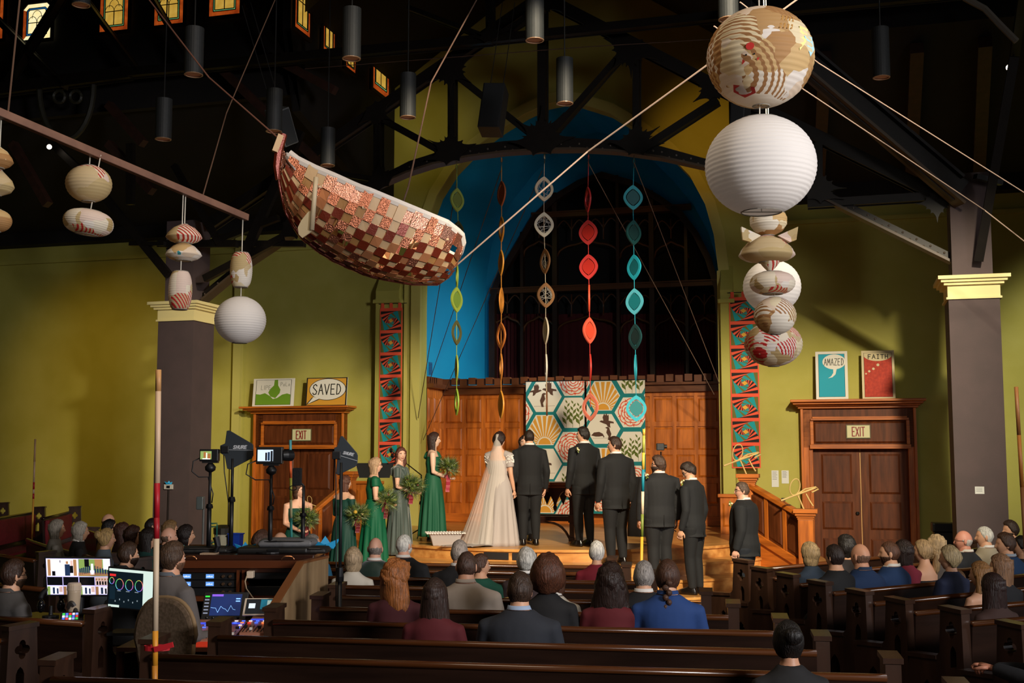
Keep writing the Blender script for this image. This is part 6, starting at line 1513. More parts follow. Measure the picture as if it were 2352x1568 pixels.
C = [
 ('woman with blonde-grey bob in the front centre pew', 815, 1257, dict(h=1.6, fem=True, hair=('bob', '#b39a7a'), top=('sweater', '#c9c2b4'))),
 ('balding grey man in dark green velvet jacket', 865, 1232, dict(hair=('bald', '#8a8078'), top=('jacket', '#0a2a1e', 'velvet'), sk='#d9a58c')),
 ('white-haired man in black suit beside the green velvet jacket', 930, 1225, dict(hair=('crop', '#d8d4cc'), top=('jacket', '#17181b'), sk='#dba58c', beard=('#d8d4cc', .008), yaw=radians(25))),
 ('silver-blond man in dark suit behind the cushion, near the bride\'s train', 1056, 1240, dict(hair=('short', '#b5a79a'), top=('jacket', '#1d1c1e'))),
 ('man with thinning brown hair in beige shirt', 1072, 1264, dict(h=1.82, hair=('crop', '#4a342a'), top=('shirt', '#a5978a'), wide=1.1, zt=1.36, sk='#d29a7c')),
 ('boy in green top turning right beside the beige shirt', 1104, 1271, dict(h=1.5, hair=('short', '#54392b'), top=('sweater', '#0f4a38'), zt=1.25, yaw=radians(60), eyes=True)),
 ('woman with long straight dark hair in red top', 1000, 1328, dict(h=1.66, fem=True, hair=('long', '#32211b'), top=('sweater', '#520e16'))),
 ('woman with long curly ginger hair in maroon cardigan', 913, 1292, dict(h=1.64, fem=True, hair=('curlylong', '#95592a'), top=('sweater', '#421218'), yaw=radians(38), eyes=True, glasses=True)),
 ('white curly-haired woman near the stage grilles', 1208, 1257, dict(h=1.6, fem=True, hair=('fluff', '#cfcac0'), top=('jacket', '#3a2a2a'))),
 ('person with short dark hair peeping over the navy-suited man', 1206, 1296, dict(h=1.6, hair=('crop', '#33241c'), top=('sweater', '#c7a45a'), zt=1.2)),
 ('woman in cream checked jacket mostly hidden by the brown afro', 1272, 1302, dict(h=1.6, fem=True, hair=('bob', '#5a3a2a'), top=('jacket', '#cfc6b6'), zt=1.22)),
 ('woman with round brown afro in black top', 1256, 1286, dict(h=1.7, fem=True, hair=('afro', '#54301f'), top=('sweater', '#151416'), zt=1.35)),
 ('man with short brown hair in navy suit, nearest in the centre block', 1193, 1313, dict(h=1.78, hair=('short', '#3b281d'), top=('jacket', '#24272f'), wide=1.05, zt=1.33, collar='#9db0cc')),
 ('white-haired woman in dark red top by the front pew', 1368, 1242, dict(h=1.62, fem=True, hair=('short', '#e0dbd4'), top=('sweater', '#7a1626'))),
 ('woman with long dark curly hair in red top', 1398, 1302, dict(h=1.66, fem=True, hair=('curlylong', '#2b1b15'), top=('sweater', '#5a1018'))),
 ('grey-haired man in dark jacket left of the braided man', 1474, 1288, dict(hair=('short', '#9a938c'), top=('jacket', '#17171a'))),
 ('man with long brown braid and blue shirt', 1528, 1284, dict(h=1.78, hair=('braid', '#4f3325'), top=('shirt', '#1f3f78'), zt=1.33))]
for lb, x, y, k in C: guest(lb, 'C', x, y, **k)
R_ = [
 ('woman with smooth blonde bob and patterned collar by the right aisle', 1855, 1245, dict(h=1.62, fem=True, hair=('bob', '#98805c'), top=('sweater', '#1c2a3c'))),
 ('person with neat dark hair left of the bald man', 1911, 1250, dict(h=1.66, hair=('short', '#2a1d18'), top=('sweater', '#1a1a1c'))),
 ('person with tousled black hair before the right door', 1938, 1230, dict(h=1.68, hair=('shag', '#1d1715'), top=('sweater', '#2a2528'))),
 ('bald man in navy suit in the right block', 1970, 1246, dict(h=1.8, hair=('bald', '#7a5a48'), top=('jacket', '#173055'), sk='#cf9678', collar='#20344f', wide=1.08, zt=1.36)),
 ('man with cropped brown hair and stubble in blue suit', 2036, 1241, dict(h=1.76, hair=('crop', '#5a3a28'), top=('jacket', '#17345c'), yaw=radians(-40), beard=('#4a3020', .004))),
 ('woman with long dark hair and red dotted dress', 2068, 1240, dict(h=1.62, fem=True, hair=('wavy', '#2a1c18'), top=('sweater', '#7a1c30'))),
 ('woman with loose blonde ponytail and bare back', 2112, 1238, dict(h=1.66, fem=True, hair=('pony', '#a88a62'), top=('bodice', '#141214', 'wool', .765), yaw=radians(-30))),
 ('blonde woman behind the ponytail woman', 2143, 1228, dict(h=1.64, fem=True, hair=('wavy', '#bfa27a'), top=('sweater', '#5a5048'))),
 ('woman with short feathered blonde-grey hair', 2172, 1253, dict(h=1.62, fem=True, hair=('fluff', '#b09a72'), top=('sweater', '#1c2440'), yaw=radians(-25))),
 ('bald man with white fringe and glasses in dark suit', 2205, 1216, dict(h=1.76, hair=('bald', '#b9b2aa'), top=('jacket', '#26282e'), glasses=True, yaw=radians(-40), sk='#d08e78')),
 ('white-haired man in beige jacket near the pillar', 2253, 1207, dict(h=1.76, hair=('crop', '#cfccc4'), top=('jacket', '#a89c86'), yaw=radians(-40))),
 ('dark-haired man looking left at the far right', 2312, 1195, dict(h=1.78, hair=('comb', '#3a2a22'), top=('jacket', '#3b3a3c'), yaw=radians(-55), beard=('#3a2a20', .006))),
 ('brown-haired man in navy suit and check collar looking down left', 2300, 1222, dict(h=1.8, hair=('short', '#4a3224'), top=('jacket', '#1b3a5e'), yaw=radians(-45), collar='#9aa6b4', zt=1.34)),
 ('person with black hair at the right edge', 2338, 1230, dict(h=1.7, hair=('short', '#1c1613'), top=('sweater', '#2a2422'), yaw=radians(-35))),
 ('small boy with brown crop seen over the pew back', 2078, 1303, dict(h=1.3, hair=('crop', '#6a4a36'), top=('sweater', '#3a3a44'), zt=1.0)),
 ('smaller boy with fair brown crop right before the other boy', 2070, 1315, dict(h=1.25, hair=('crop', '#7a5a44'), top=('sweater', '#4a3a34'), zt=.96)),
 ('girl in dark top turning round to look left', 2188, 1308, dict(h=1.45, fem=True, hair=('pony', '#6a4a30'), top=('sweater', '#4a2c22'), yaw=radians(-95), eyes=True, smile=1, zt=1.1)),
 ('girl with long golden blonde hair', 2240, 1289, dict(h=1.55, fem=True, hair=('long', '#94693c'), top=('bodice', '#171416', 'wool', .765), zt=1.2, yaw=radians(-25))),
 ('woman with long strawberry blonde hair in black jacket', 2287, 1272, dict(h=1.66, fem=True, hair=('long', '#8f6a4c'), top=('sweater', '#1a1a1e'), zt=1.28, yaw=radians(-25))),
 ('woman with long dark brown hair in brown top, nearest in the right block', 2268, 1316, dict(h=1.66, fem=True, hair=('long', '#2b1814'), top=('sweater', '#3a241e'), zt=1.2))]
for lb, x, y, k in R_: guest(lb, 'R', x, y, dyaw=0, **k)
def free(lb, px, py, face, z=1.29, h=1.7, **k):
    p = onz(px, py, z); top = .5 * h + .40; k.setdefault('vox', .018)
    return person(lb, None, Vector((p.x, p.y, z - top)), radians(face), h=h, seated=True, pose='lap', eyes=k.pop('eyes', True), **k)
free('woman with glossy black hair in a bun, close at the bottom right', 1812, 1424, -4, z=1.22, h=1.66, fem=True, hair=('bun', '#16110f'), top=('sweater', '#151314'), eyes=False, sk='#c08a6a')
for lb, x, y, f, k in (
 ('grey-bobbed woman in black and white floral top', 128, 1193, 62, dict(fem=True, hair=('bob', '#a39a8c'), top=('sweater', '#8a857c'))),
 ('white-haired woman in black jacket', 182, 1198, 62, dict(fem=True, hair=('bob', '#bdb4a8'), top=('jacket', '#171617'))),
 ('blonde woman with tied-back hair in blue-grey top', 241, 1212, 62, dict(fem=True, hair=('bun', '#c2a06a'), top=('sweater', '#56616c'))),
 ('balding man with brown hair at the back of the left guests', 246, 1178, 60, dict(hair=('bald', '#6a4632'), top=('sweater', '#3a2c26'))),
 ('person with black hair behind the blonde woman', 248, 1192, 60, dict(hair=('short', '#151212'), top=('sweater', '#b08a4a'), z=1.28)),
 ('woman with auburn-brown hair in brown top', 278, 1200, 66, dict(fem=True, hair=('wavy', '#4a2c22'), top=('sweater', '#3a2420'))),
 ('woman with smooth shoulder-length brown hair', 302, 1207, 68, dict(fem=True, hair=('wavy', '#3c241b'), top=('sweater', '#2a2120'))),
 ('woman with long very dark hair and green collar', 338, 1211, 66, dict(fem=True, hair=('long', '#1f1512'), top=('sweater', '#12403c'))),
 ('dark-cropped person half hidden by the near striped pole', 346, 1188, 60, dict(hair=('crop', '#1c1512'), top=('sweater', '#2a2626'))),
 ('person with streaked blonde fringe behind the balding man', 388, 1195, 66, dict(fem=True, hair=('bob', '#8a6a44'), top=('sweater', '#22242a'))),
 ('balding man in dark shirt beyond the desk', 384, 1209, 64, dict(hair=('bald', '#6a5444'), top=('shirt', '#1d1c20'), sk='#dda58a')),
 ('woman with dark bob beyond the desk end', 424, 1205, 68, dict(fem=True, hair=('bob', '#231816'), top=('sweater', '#1c1618'))),
 ('bearded brown-haired man in dark jacket behind the laptop', 291, 1244, 48, dict(h=1.76, hair=('short', '#3d281b'), top=('jacket', '#16181c'), beard=('#33221a', .01), collar='#16181c')),
 ('person with frizzy brown hair behind the equipment desk', 598, 1219, 35, dict(fem=True, hair=('curlyshort', '#54382a'), top=('sweater', '#3a3030'), eyes=False)),
 ('bald man behind the equipment desk', 641, 1220, 35, dict(hair=('bald', '#b9a898'), top=('shirt', '#4a4a50'), eyes=False)),
 ('grey-cropped man in glasses and teal shirt behind the equipment desk', 714, 1224, 30, dict(hair=('crop', '#8a8178'), top=('shirt', '#1c5a78'), yaw=radians(40), glasses=True)),
 ('bearded man in grey suit at the lower left corner', 26, 1284, 42, dict(h=1.78, z=1.3, hair=('short', '#3a2418'), top=('jacket', '#4a4746'), beard=('#4a3424', .006), glasses=True, vox=.015, collar='#4a4746'))):
    free(lb, x, y, f, **k)
p = at(392, 1244, 8.95)
person('bearded man in grey jacket and checked scarf seated at the mixing desk', None, Vector((p.x, p.y, p.z - (.5 * 1.8 + .4))), radians(40), h=1.8, seated=True, arms=(((.14, .04, .62), (.09, .2, .6)), ((.15, .03, .62), (.12, .2, .6))), hair=('comb', '#4a3526'), top=('jacket', '#5e5856'), collar='#5a6068', beard=('#6a4a34', .006), sk='#d9a080', vox=.014)

person('guest in dark navy jacket with folded hands, cut off at the lower right corner', None, Vector((3.42, 7.35, .02)), radians(-70), h=1.76, seated=True, arms=(((.13, .1, .68), (.03, .25, .71)), ((.13, .1, .68), (.035, .24, .70))), hair=('short', '#1c1512'), top=('jacket', '#121318'), sk='#b87a60', vox=.016, eyes=False)

# ---------------------------------------------------------------- altar table and stage furniture
TBW = mat('altar_wood', '#3a1d14', .3, col2='#2a130d', scale=(3, 3, 10), coat=.3)
tp_ = at(1247, 1047, 19.8); t = thing('altar_table', 'dark carved gothic altar table behind the groom', 'table', (tp_.x, 19.8, .72), -TH)
HW = .56
MB().b2((-HW - .06, -.36, .9), (HW + .06, .36, .95)).b2((-HW - .02, -.33, .86), (HW + .02, .33, .9)).obj('tabletop', mat('altar_top', '#6b3820', .3), t, bev=.008)
ap = []
n = 4; w_ = 2 * HW / n
lo = [(-HW, .86), (-HW, .62)]
for k in range(n):
    x0 = -HW + k * w_
    lo += [(x0 + w_ * (.06 + .88 * q), .6 + .2 * (1 - abs(2 * q - 1) ** 1.7)) for q in [i / 8 for i in range(9)]] + ([(x0 + w_, .56)] if k < n - 1 else [])
lo += [(HW, .62), (HW, .86)]
for y in (-.31, .27): MB().plate([lo[::-1]], .04, ((0, y, 0), (-1, 0, 0), (0, 0, 1)) if False else ((0, y + .04, 0), (1, 0, 0), (0, 0, 1))).obj('arched_apron', TBW, t)
for k in range(1, n): MB().lathe([(.012, -.1), (.03, -.06), (.035, -.03), (.02, 0), (.03, .03)], (-HW + k * w_, -.3, .58), 10).obj('pendant_drop', TBW, t)
for sx in (-1, 1):
    for sy in (-1, 1):
        MB().b2((sx * HW - .05, sy * .28 - .05, .0), (sx * HW + .05, sy * .28 + .05, .06)).b2((sx * HW - .038, sy * .28 - .038, .06), (sx * HW + .038, sy * .28 + .038, .86)).b2((sx * HW - .055, sy * .28 - .055, .3), (sx * HW + .055, sy * .28 + .055, .42)).obj('leg', TBW, t, bev=.006)
MB().b2((-HW, -.3, .32), (HW, -.25, .4)).b2((-HW, .25, .32), (HW, .3, .4)).obj('stretcher', TBW, t)
MB().tube([(-HW + .04 + (HW * 2 - .08) * q, -.28, .3 - .26 * abs(2 * q - 1) ** 4) for q in [i / 16 for i in range(17)]], .022, 6).obj('arched_brace', TBW, t)
q_ = at(1474, 1047, 20.6); t = thing('draped_stand', 'black cloth draped over a stand in front of the right painted hanging', 'stand', (q_.x, 20.6, .72), -TH)
rr = []
for z, k in ((.0, 1.1), (.5, 1.04), (.92, 1), (1.0, .97), (1.02, .6)):
    rr.append([((.24 * k + .015 * sin(7 * a) * (1.02 - z)) * cos(a), (.18 * k + .015 * sin(7 * a) * (1.02 - z)) * sin(a), z) for a in [2 * pi * i / 36 for i in range(36)]])
MB().rings(rr).obj('drape', cloth('#0e0d0f'), t, smooth=True)
BLK = mat('gear_black', '#141416', .45); BLKM = mat('gear_metal', '#1c1c1f', .35, .6); GRYM = mat('gear_grey', '#3b4046', .5)
def stand(t, h, base='round', r=.016, br=.14, knob=(.5,)):
    MB().tube([(0, 0, .02), (0, 0, h * .55)], r * 1.25, 10).obj('lower_tube', BLK, t, smooth=True); MB().tube([(0, 0, h * .5), (0, 0, h)], r * .85, 10).obj('upper_tube', BLK, t, smooth=True)
    MB().lathe([(r * 2, h * .53), (r * 2.1, h * .55), (r * 1.6, h * .585)], n=12).obj('clutch', BLKM, t)
    if base == 'round': MB().lathe([(br, 0), (br, .012), (br * .4, .025), (r * 1.5, .05)], n=24).obj('base', BLK, t)
    else:
        for k in range(3):
            a = 2 * pi * k / 3 + .4; MB().tube([(0, 0, .16), (.3 * cos(a), .3 * sin(a), .01)], .01, 6).obj('leg', BLK, t)
def camera_on(lb, x, y0, y1, Y, wpx, h0, lens, scr):
    p = at(x, y0, Y); zb = h0; t = thing('video_camera_stand', lb, 'video camera', (p.x, Y, zb), 0, 'video cameras on stands'); H_ = p.z - zb
    stand(t, H_ - .14); w = wpx / FPX * Y
    MB().lathe([(.012, H_ - .16), (.045, H_ - .14), (.05, H_ - .11), (.03, H_ - .085), (.015, H_ - .07)], n=16).obj('ball_head', BLK, t, smooth=True)
    MB().b2((-.07, -.03, H_ - .075), (.07, .03, H_ - .06)).obj('quick_plate', BLK, t)
    hh = w * .56; bx = MB().b2((-w * .5, -.02, H_ - .06), (w * .36, .06, H_ - .06 + hh)); b = bx.obj('camera_body', BLK, t, bev=.008)
    sw = w * .5; 
    MB().b2((-w * .44, -.026, H_ - .06 + hh * .17), (-w * .44 + sw, -.02, H_ - .06 + hh * .83)).obj('screen', scr[0], b)
    sm = MB()
    for (a0, b0_, a1, b1_, mi) in scr[2]: sm.b2((-w * .44 + sw * a0, -.0275, H_ - .06 + hh * (.17 + .66 * b0_)), (-w * .44 + sw * a1, -.026, H_ - .06 + hh * (.17 + .66 * b1_)), mi)
    sm.obj('screen_picture', scr[1], b)
    if lens: MB().tube([(w * .3, .02, H_ - .06 + hh * .5), (w * .42, .05, H_ - .06 + hh * .5), (w * .56, .1, H_ - .06 + hh * .5)], [.04, .05, .052], 16).obj('lens', BLK, t)
    cb = MB().tube([(-w * .5, 0, H_ - .03), (-w * .75, -.03, H_ - .06), (-w * .8, -.03, H_ - .15), (-w * .5, -.02, H_ - .2), (-.02, 0, H_ - .2), (.03, .0, H_ - .35), (.02, 0, H_ * .5)], .006, 6); cb.obj('cable', BLK, t, smooth=True)
    return t
E_ = lambda n, c, e=1.0: mat('lit_' + n, c, .4, emit=e)
camera_on('small video camera with lit screen on a black stand, left of the dark antenna panel', 484, 1044, 0, 10.7, 50, 1.245, False, (E_('green', '#8fa860', .7), [E_('white', '#f2efe6', .9), E_('orange', '#a86a3c', .7), E_('green', '#8fa860', .7)], [(.3, .2, .5, .9, 1), (.52, .1, .62, .8, 0), (.68, .1, .95, .7, 1), (.2, 0, .9, .12, 0)]))
camera_on('long-lensed video camera with lit screen on a black stand before the left door', 624, 1050, 0, 10.6, 70, 1.245, True, (E_('blue_white', '#c9dcf0', .9), [E_('dark', '#15161c', .3), E_('navy', '#223a55', .6)], [(.5, .05, .62, .75, 0), (.66, .05, .8, .8, 1), (.85, 0, .98, .9, 0)]))
def antenna(lb, pts, Y, cx, base_z, logo_at, line, yaw_):
    P = [at(x, y, Y) for x, y in pts]; c = at(cx, pts[0][1], Y); t = thing('antenna_paddle', lb, 'antenna', (c.x, Y, base_z), 0, 'antenna paddles')
    Hb = min(p.z for p in P) - base_z; stand(t, Hb + .1)
    loop = [(p.x - c.x, p.z - base_z) for p in P]; A = sum(loop[i - 1][0] * loop[i][1] - loop[i][0] * loop[i - 1][1] for i in range(len(loop)))
    if A < 0: loop = loop[::-1]
    pa = MB().plate([loop], .016, ((0, .008, 0), (1, 0, 0), (0, 0, 1))).obj('paddle_board', mat('paddle_dark', '#2b3238', .55), t, bev=.003)
    (lx, ly, lw, lh, sl) = logo_at; o = at(lx, ly, Y); ww = lw / FPX * Y; hh = lh / FPX * Y
    ux = Vector((1, 0, -sl)).normalized(); uz = Vector((sl, 0, 1)).normalized()
    lm = MB(); letters(lm, 'SHURE', ((o.x - c.x, -.0095, o.z - base_z), ux, uz), ww * .16, hh, ww * .05, ww * .062, slant=.22); lm.obj('lettering', mat('logo_white', '#c9ccd0', .5), pa)
    a, b = [at(*q, Y) for q in line]; ln = MB(); ln.bar((a.x - c.x, -.009, a.z - base_z), (b.x - c.x, -.009, b.z - base_z), .003, .006, up=(0, 1, 0)); ln.obj('white_line', mat('logo_white', ''), pa)
    bx = at(line[0][0] - 6, line[0][1], Y); MB().b2((bx.x - c.x - .04, -.025, bx.z - base_z - .03), (bx.x - c.x + .03, .03, bx.z - base_z + .035)).obj('connector_box', BLK, t, bev=.005)
    MB().tube([(bx.x - c.x - .02, 0, bx.z - base_z - .03), (bx.x - c.x - .01, .0, bx.z - base_z - .2), (-.03, 0, Hb * .6), (-.025, 0, Hb * .3)], .005, 6).obj('cable', BLK, t, smooth=True)
antenna('dark antenna paddle with white lettering beside the small video camera', [(521, 989), (527, 988), (580, 1019), (582, 1023), (582, 1045), (579, 1052), (529, 1078), (522, 1076), (518, 1055), (516, 1046), (506, 1040), (506, 1023), (517, 1018)], 10.75, 536, 1.245, (536, 1030, 30, 7, 0), ((525, 1032.5), (581, 1034)), 0)
antenna('dark antenna paddle with white lettering on the tall stand in front of the off-shoulder bridesmaid', [(782, 1002), (787, 1001), (820, 1040), (822, 1046), (821, 1064), (817, 1071), (778, 1090), (772, 1088), (775, 1052), (767, 1047), (768, 1028), (774, 1026)], 9.7, 785, .0, (788, 1042, 24, 6, .2), ((781, 1046), (821, 1058)), 0)
# microphone stand
p = at(690, 1262, 10.7); t = thing('microphone_stand', 'black microphone with square shield on a straight stand over the equipment desk', 'microphone', (p.x + .02, 10.7, 1.245), 0); Hm = at(690, 1115, 10.7).z - 1.245
stand(t, Hm); MB().tube([(0, 0, Hm), (-.03, 0, Hm + .03), (-.1, 0, Hm + .0)], .009, 6).obj('boom', BLK, t)
MB().b2((-.1, -.03, Hm + .0), (-.02, .03, Hm + .16)).obj('microphone_shield', mat('foam_black', '#101012', .95, bump=.4, bscale=(80, 80, 80)), t, bev=.01)
MB().tube([(-.09 + .035 * cos(2 * pi * k / 12), -.03, Hm - .02 + .02 * sin(2 * pi * k / 12)) for k in range(13)], .004, 4).obj('shock_ring', BLK, t)
# small video camera, music stand and vocal microphones at the stage back
q_ = at(1518, 1047, 21.6); t = thing('video_camera_stand', 'small dark video camera on a pole before the right wood panelling', 'video camera', (q_.x, 21.6, .72), 0, 'video cameras on stands'); Hm = at(1518, 1024, 21.6).z - .72
stand(t, Hm - .1, 'tripod'); MB().b2((-.08, -.05, Hm - .08), (.06, .05, Hm + .05)).obj('camera_body', BLK, t, bev=.01); MB().tube([(.06, 0, Hm - .01), (.11, .0, Hm - .01)], .035, 12).obj('lens', BLK, t)
q_ = at(856, 1047, 20.2); t = thing('music_stand', 'black music stand behind the bridesmaid in glasses', 'music stand', (q_.x, 20.2, .4), 0); Hm = at(860, 1082, 20.2).z - .4
stand(t, Hm, 'tripod'); MB().add([(-.22, -.05, Hm - .1), (.3, -.05, Hm - .1), (.36, .08, Hm + .14), (-.3, .08, Hm + .14)], [(0, 1, 2, 3)]).b2((-.22, -.1, Hm - .11), (.3, -.05, Hm - .1)).obj('desk', BLK, t)
q_ = at(968, 1047, 20.2); t = thing('boom_microphone', 'black boom microphone stand behind the velvet-dressed bridesmaid', 'microphone', (q_.x, 20.2, .72), 0); Hm = at(968, 1091, 20.2).z - .72
stand(t, Hm, 'tripod'); a, b = at(968, 1091, 20.2), at(897, 1033, 20.0); o = Vector((q_.x, 20.2, .72)); MB().tube([a - o, at(936, 1066, 20.1) - o], .01, 6).obj('boom', BLK, t); MB().tube([at(936, 1066, 20.1) - o, b - o], .007, 6).obj('boom_arm', BLK, t)
for (x, y) in ((898, 1034), (901, 1046)): MB().ell(at(x, y, 20.0) - o, (.028, .03, .04), 10, 7).obj('microphone_head', BLKM, t)
# ---------------------------------------------------------------- stair rails, newels and bent-wood birds
def newel(lb, x, ytop, Y, zb, w=.13):
    p = at(x, ytop, Y); t = thing('newel_post', lb, 'post', (p.x, Y, zb), -TH, 'oak newel posts'); h = p.z - zb
    MB().b2((-w, -w, 0), (w, w, .14)).b2((-w * .86, -w * .86, .14), (w * .86, w * .86, h - .16)).obj('post', OAK, t, bev=.008)
    c = MB()
    for e, z0, z1 in ((.9, h - .16, h - .13), (1.0, h - .13, h - .1), (1.15, h - .1, h - .06), (1.35, h - .06, h)): c.b2((-w * e, -w * e, z0), (w * e, w * e, z1))
    c.obj('cap', OAKH, t, bev=.005); return Vector((p.x, Y, p.z)), t
n1, _ = newel('upper oak newel post at the right end of the stage', 1718, 1088, 18.6, .5)
n2, _ = newel('lower oak newel post beside the right door', 1850, 1168, 17.6, 0)
n3, _ = newel('upper oak newel post left of the stage, behind the off-shoulder bridesmaid', 800, 1082, 21.6, .4)
n4, _ = newel('lower oak newel post by the left door', 700, 1172, 21.0, 0)
def rail(lb, a, b, za, zb):
    a, b = Vector(a), Vector(b); d = b - a; nrm = Vector((d.y, -d.x, 0)).normalized(); 
    if nrm.y > 0: nrm = -nrm
    t = thing('stair_railing', lb, 'railing', (a.x, a.y, 0), 0, 'panelled stair rails')
    P = lambda q, z, o=0: Vector((lerp(a.x, b.x, q), lerp(a.y, b.y, q), z)) + nrm * o
    T0 = lambda q: lerp(za, zb, q); H_ = .72
    MB().add([P(0, T0(0) - H_, -.03), P(1, T0(1) - H_, -.03), P(1, T0(1), -.03), P(0, T0(0), -.03), P(0, T0(0) - H_, .03), P(1, T0(1) - H_, .03), P(1, T0(1), .03), P(0, T0(0), .03)], [(0, 1, 2, 3), (4, 7, 6, 5), (0, 4, 5, 1), (2, 6, 7, 3), (0, 3, 7, 4), (1, 5, 6, 2)]).obj('side_panel', DOORW, t, world=True)
    MB().bar(P(0, T0(0)), P(1, T0(1)), .14, .07).obj('handrail', OAKH, t, world=True, bev=.012)
    MB().bar(P(0, T0(0) - H_, 0), P(1, T0(1) - H_, 0), .12, .12).obj('stringer', OAKH, t, world=True, bev=.008)
    MB().bar(P(0, T0(0) - H_ - .28, 0), P(1, T0(1) - H_ - .2, 0), .05, .5).obj('skirt_board', OAKH, t, world=True)
    for q in (0.03, .35, .67, .97):
        MB().bar(P(q, T0(q) - H_, .035), P(q, T0(q), .035), .07, .02, up=nrm).obj('stile', OAK, t, world=True)
    for q0, q1 in ((.08, .3), (.4, .62), (.72, .93)):
        z = [(q0, .62), (q1, .62), (q1, .1), (q0, .1)]
        vs = [P(q, T0(q) - k, .032) for q, k in z] + [P(lerp(q, (q0 + q1) / 2, .15), T0(q) - lerp(k, .36, .12), .05) for q, k in z]
        MB().add(vs, [(3, 2, 1, 0), (0, 1, 5, 4), (1, 2, 6, 5), (2, 3, 7, 6), (3, 0, 4, 7), (4, 5, 6, 7)]).obj('panel', DOORW, t, world=True)
rail('oak panelled stair rail sloping down between the two right newels', (n1.x, n1.y), (n2.x, n2.y), n1.z - .16, n2.z - .13)
rail('oak panelled stair rail sloping down behind the strapless bridesmaid', (n3.x, n3.y), (n4.x, n4.y), n3.z - .2, n4.z - .15)
def lowwall(lb, xa, xb, y0, d):
    s0, z1 = szp(xa, y0, d); s1, _ = szp(xb, y0, d); t = thing('low_panel_wall', lb, 'panelling', W(s0, d), -TH, 'low oak panel walls'); w = s1 - s0
    MB().b2((0, 0, 0), (w, .1, z1 - .06)).obj('board', OAK, t); MB().b2((-.04, -.04, z1 - .06), (w + .04, .14, z1)).obj('cap_rail', OAKH, t, bev=.01)
    n = max(1, round(w / .45))
    for k in range(n): panel(MB(), (w * (k + .12) / n, -.004, 0), (w * (k + .88) / n, -.004, 0), .85, z1 - .16, (0, -1, 0), .02).obj('panel', OAK, t)
lowwall('low oak panelled wall between left newel and pilaster', 812, 874, 1104, 22.0)
lowwall('low oak panelled wall at the right edge of the stage', 1654, 1700, 1134, 21.4)
HOOP = mat('bent_wood', '#dcbd7c', .45)
def hoop(lb, base, s=1.0, mir=1):
    t = thing('bent_wood_bird', lb, 'ornament', base, 0, 'bent wood ornaments'); f = lambda x, z, y=0: (mir * x * s, y * s, z * s)
    MB().tube([f(-.02, .0), f(-.06, .1), f(-.12, .24)], [(.018 * s, .012 * s)] * 3, 8).obj('leg_strip', HOOP, t)
    MB().tube([f(.12, .06, .03), f(.07, .14, .03), f(.02, .24, .03)], [(.018 * s, .012 * s)] * 3, 8).obj('leg_strip', HOOP, t)
    MB().tube([f(-.36, .14), f(-.2, .2), f(0, .27), f(.16, .33)], [(.02 * s, .014 * s), (.03 * s, .014 * s), (.03 * s, .014 * s), (.012 * s, .012 * s)], 8).obj('body_strip', HOOP, t)
    MB().tube([f(-.15 + .075 * sin(q) - .02 * cos(q), .34 - .12 * cos(q)) for q in [2 * pi * i / 20 for i in range(21)]], [(.016 * s, .009 * s)] * 21, 6).obj('loop_strip', HOOP, t)
    MB().tube([f(-.12, .23), f(.0, .31), f(.16, .34), f(.2, .31), f(.1, .26)], [(.022 * s, .012 * s)] * 5, 6).obj('wing_strip', HOOP, t)
hoop('pale bent-wood bird ornament on the upper right newel', n1 + Vector((0, 0, -.02)), 1.05); hoop('pale bent-wood bird ornament on the lower right newel', n2 + Vector((0, 0, -.02)), 1.0)
hoop('pale bent-wood bird ornament on the upper left newel, behind the antenna', n3, .5, -1); hoop('pale bent-wood bird ornament on the lower left newel, behind the strapless bridesmaid', n4, .55, -1)
# ---------------------------------------------------------------- striped poles
def pole(lb, top, bot, Y0, Y1, r, bands):
    a, b = at(*top, Y0), at(*bot, Y1); t = thing('striped_pole', lb, 'pole', b, 0, 'taped marker poles')
    def Q(y): q = (y - top[1]) / (bot[1] - top[1]); return a.lerp(b, q)
    for y0, y1, c in bands:
        MB().tube([Q(y0), Q(y1)], r, 10).obj('band', mat('band_' + c.strip('#'), c, .5), t, world=True, smooth=True)
    return t
pole('tall near pole with cream, red and yellow tape tied to a pew end', (364, 849), (355, 1600), 7.0, 6.95, .017, [(849, 900, '#c9955e'), (900, 1115, '#d8b795'), (1115, 1195, '#b01524'), (1195, 1243, '#a01420'), (1243, 1452, '#d6bfa2'), (1452, 1530, '#e0962a'), (1530, 1600, '#c9822a')])
pole('thin pole with tan, red and yellow tape among the red pews at far left', (81, 1008), (72, 1290), 20.3, 20.3, .016, [(1008, 1060, '#c9a27a'), (1060, 1108, '#c9a888'), (1108, 1124, '#a8182a'), (1124, 1134, '#c9a888'), (1134, 1146, '#a8182a'), (1146, 1290, '#dba040')])
pole('slim pole taped turquoise, orange and lime before the left door', (667, 1010), (669, 1262), 10.9, 10.9, .0125, [(1010, 1056, '#4fa5ac'), (1056, 1098, '#e2622c'), (1098, 1148, '#a8a83c'), (1148, 1190, '#d8cf9c'), (1190, 1262, '#3fb0ae')])
pole('slim pole taped yellow, teal, cream and olive before the groomsmen', (1479, 985), (1471, 1420), 12.6, 12.6, .016, [(985, 1000, '#c9a03c'), (1000, 1040, '#9a9a3c'), (1040, 1079, '#d2a63a'), (1079, 1130, '#147a8c'), (1130, 1182, '#dcc2a0'), (1182, 1234, '#6f7a2c'), (1234, 1420, '#d8a028')])
pole('brown marker pole at the far right edge', (2334, 888), (2358, 1300), 11, 11, .018, [(888, 1000, '#8a5a30'), (1000, 1120, '#a8692c'), (1120, 1300, '#8a5a30')])
p = onz(362, 1500, .86); rb = MB(); pc = at(357, 1490, 6.95)
rb.rings([[pc + Vector((.075 * cos(2 * pi * k / 20), .04 * sin(2 * pi * k / 20) + .03, z)) for k in range(20)] for z in (-.012, .016)], cap=False)
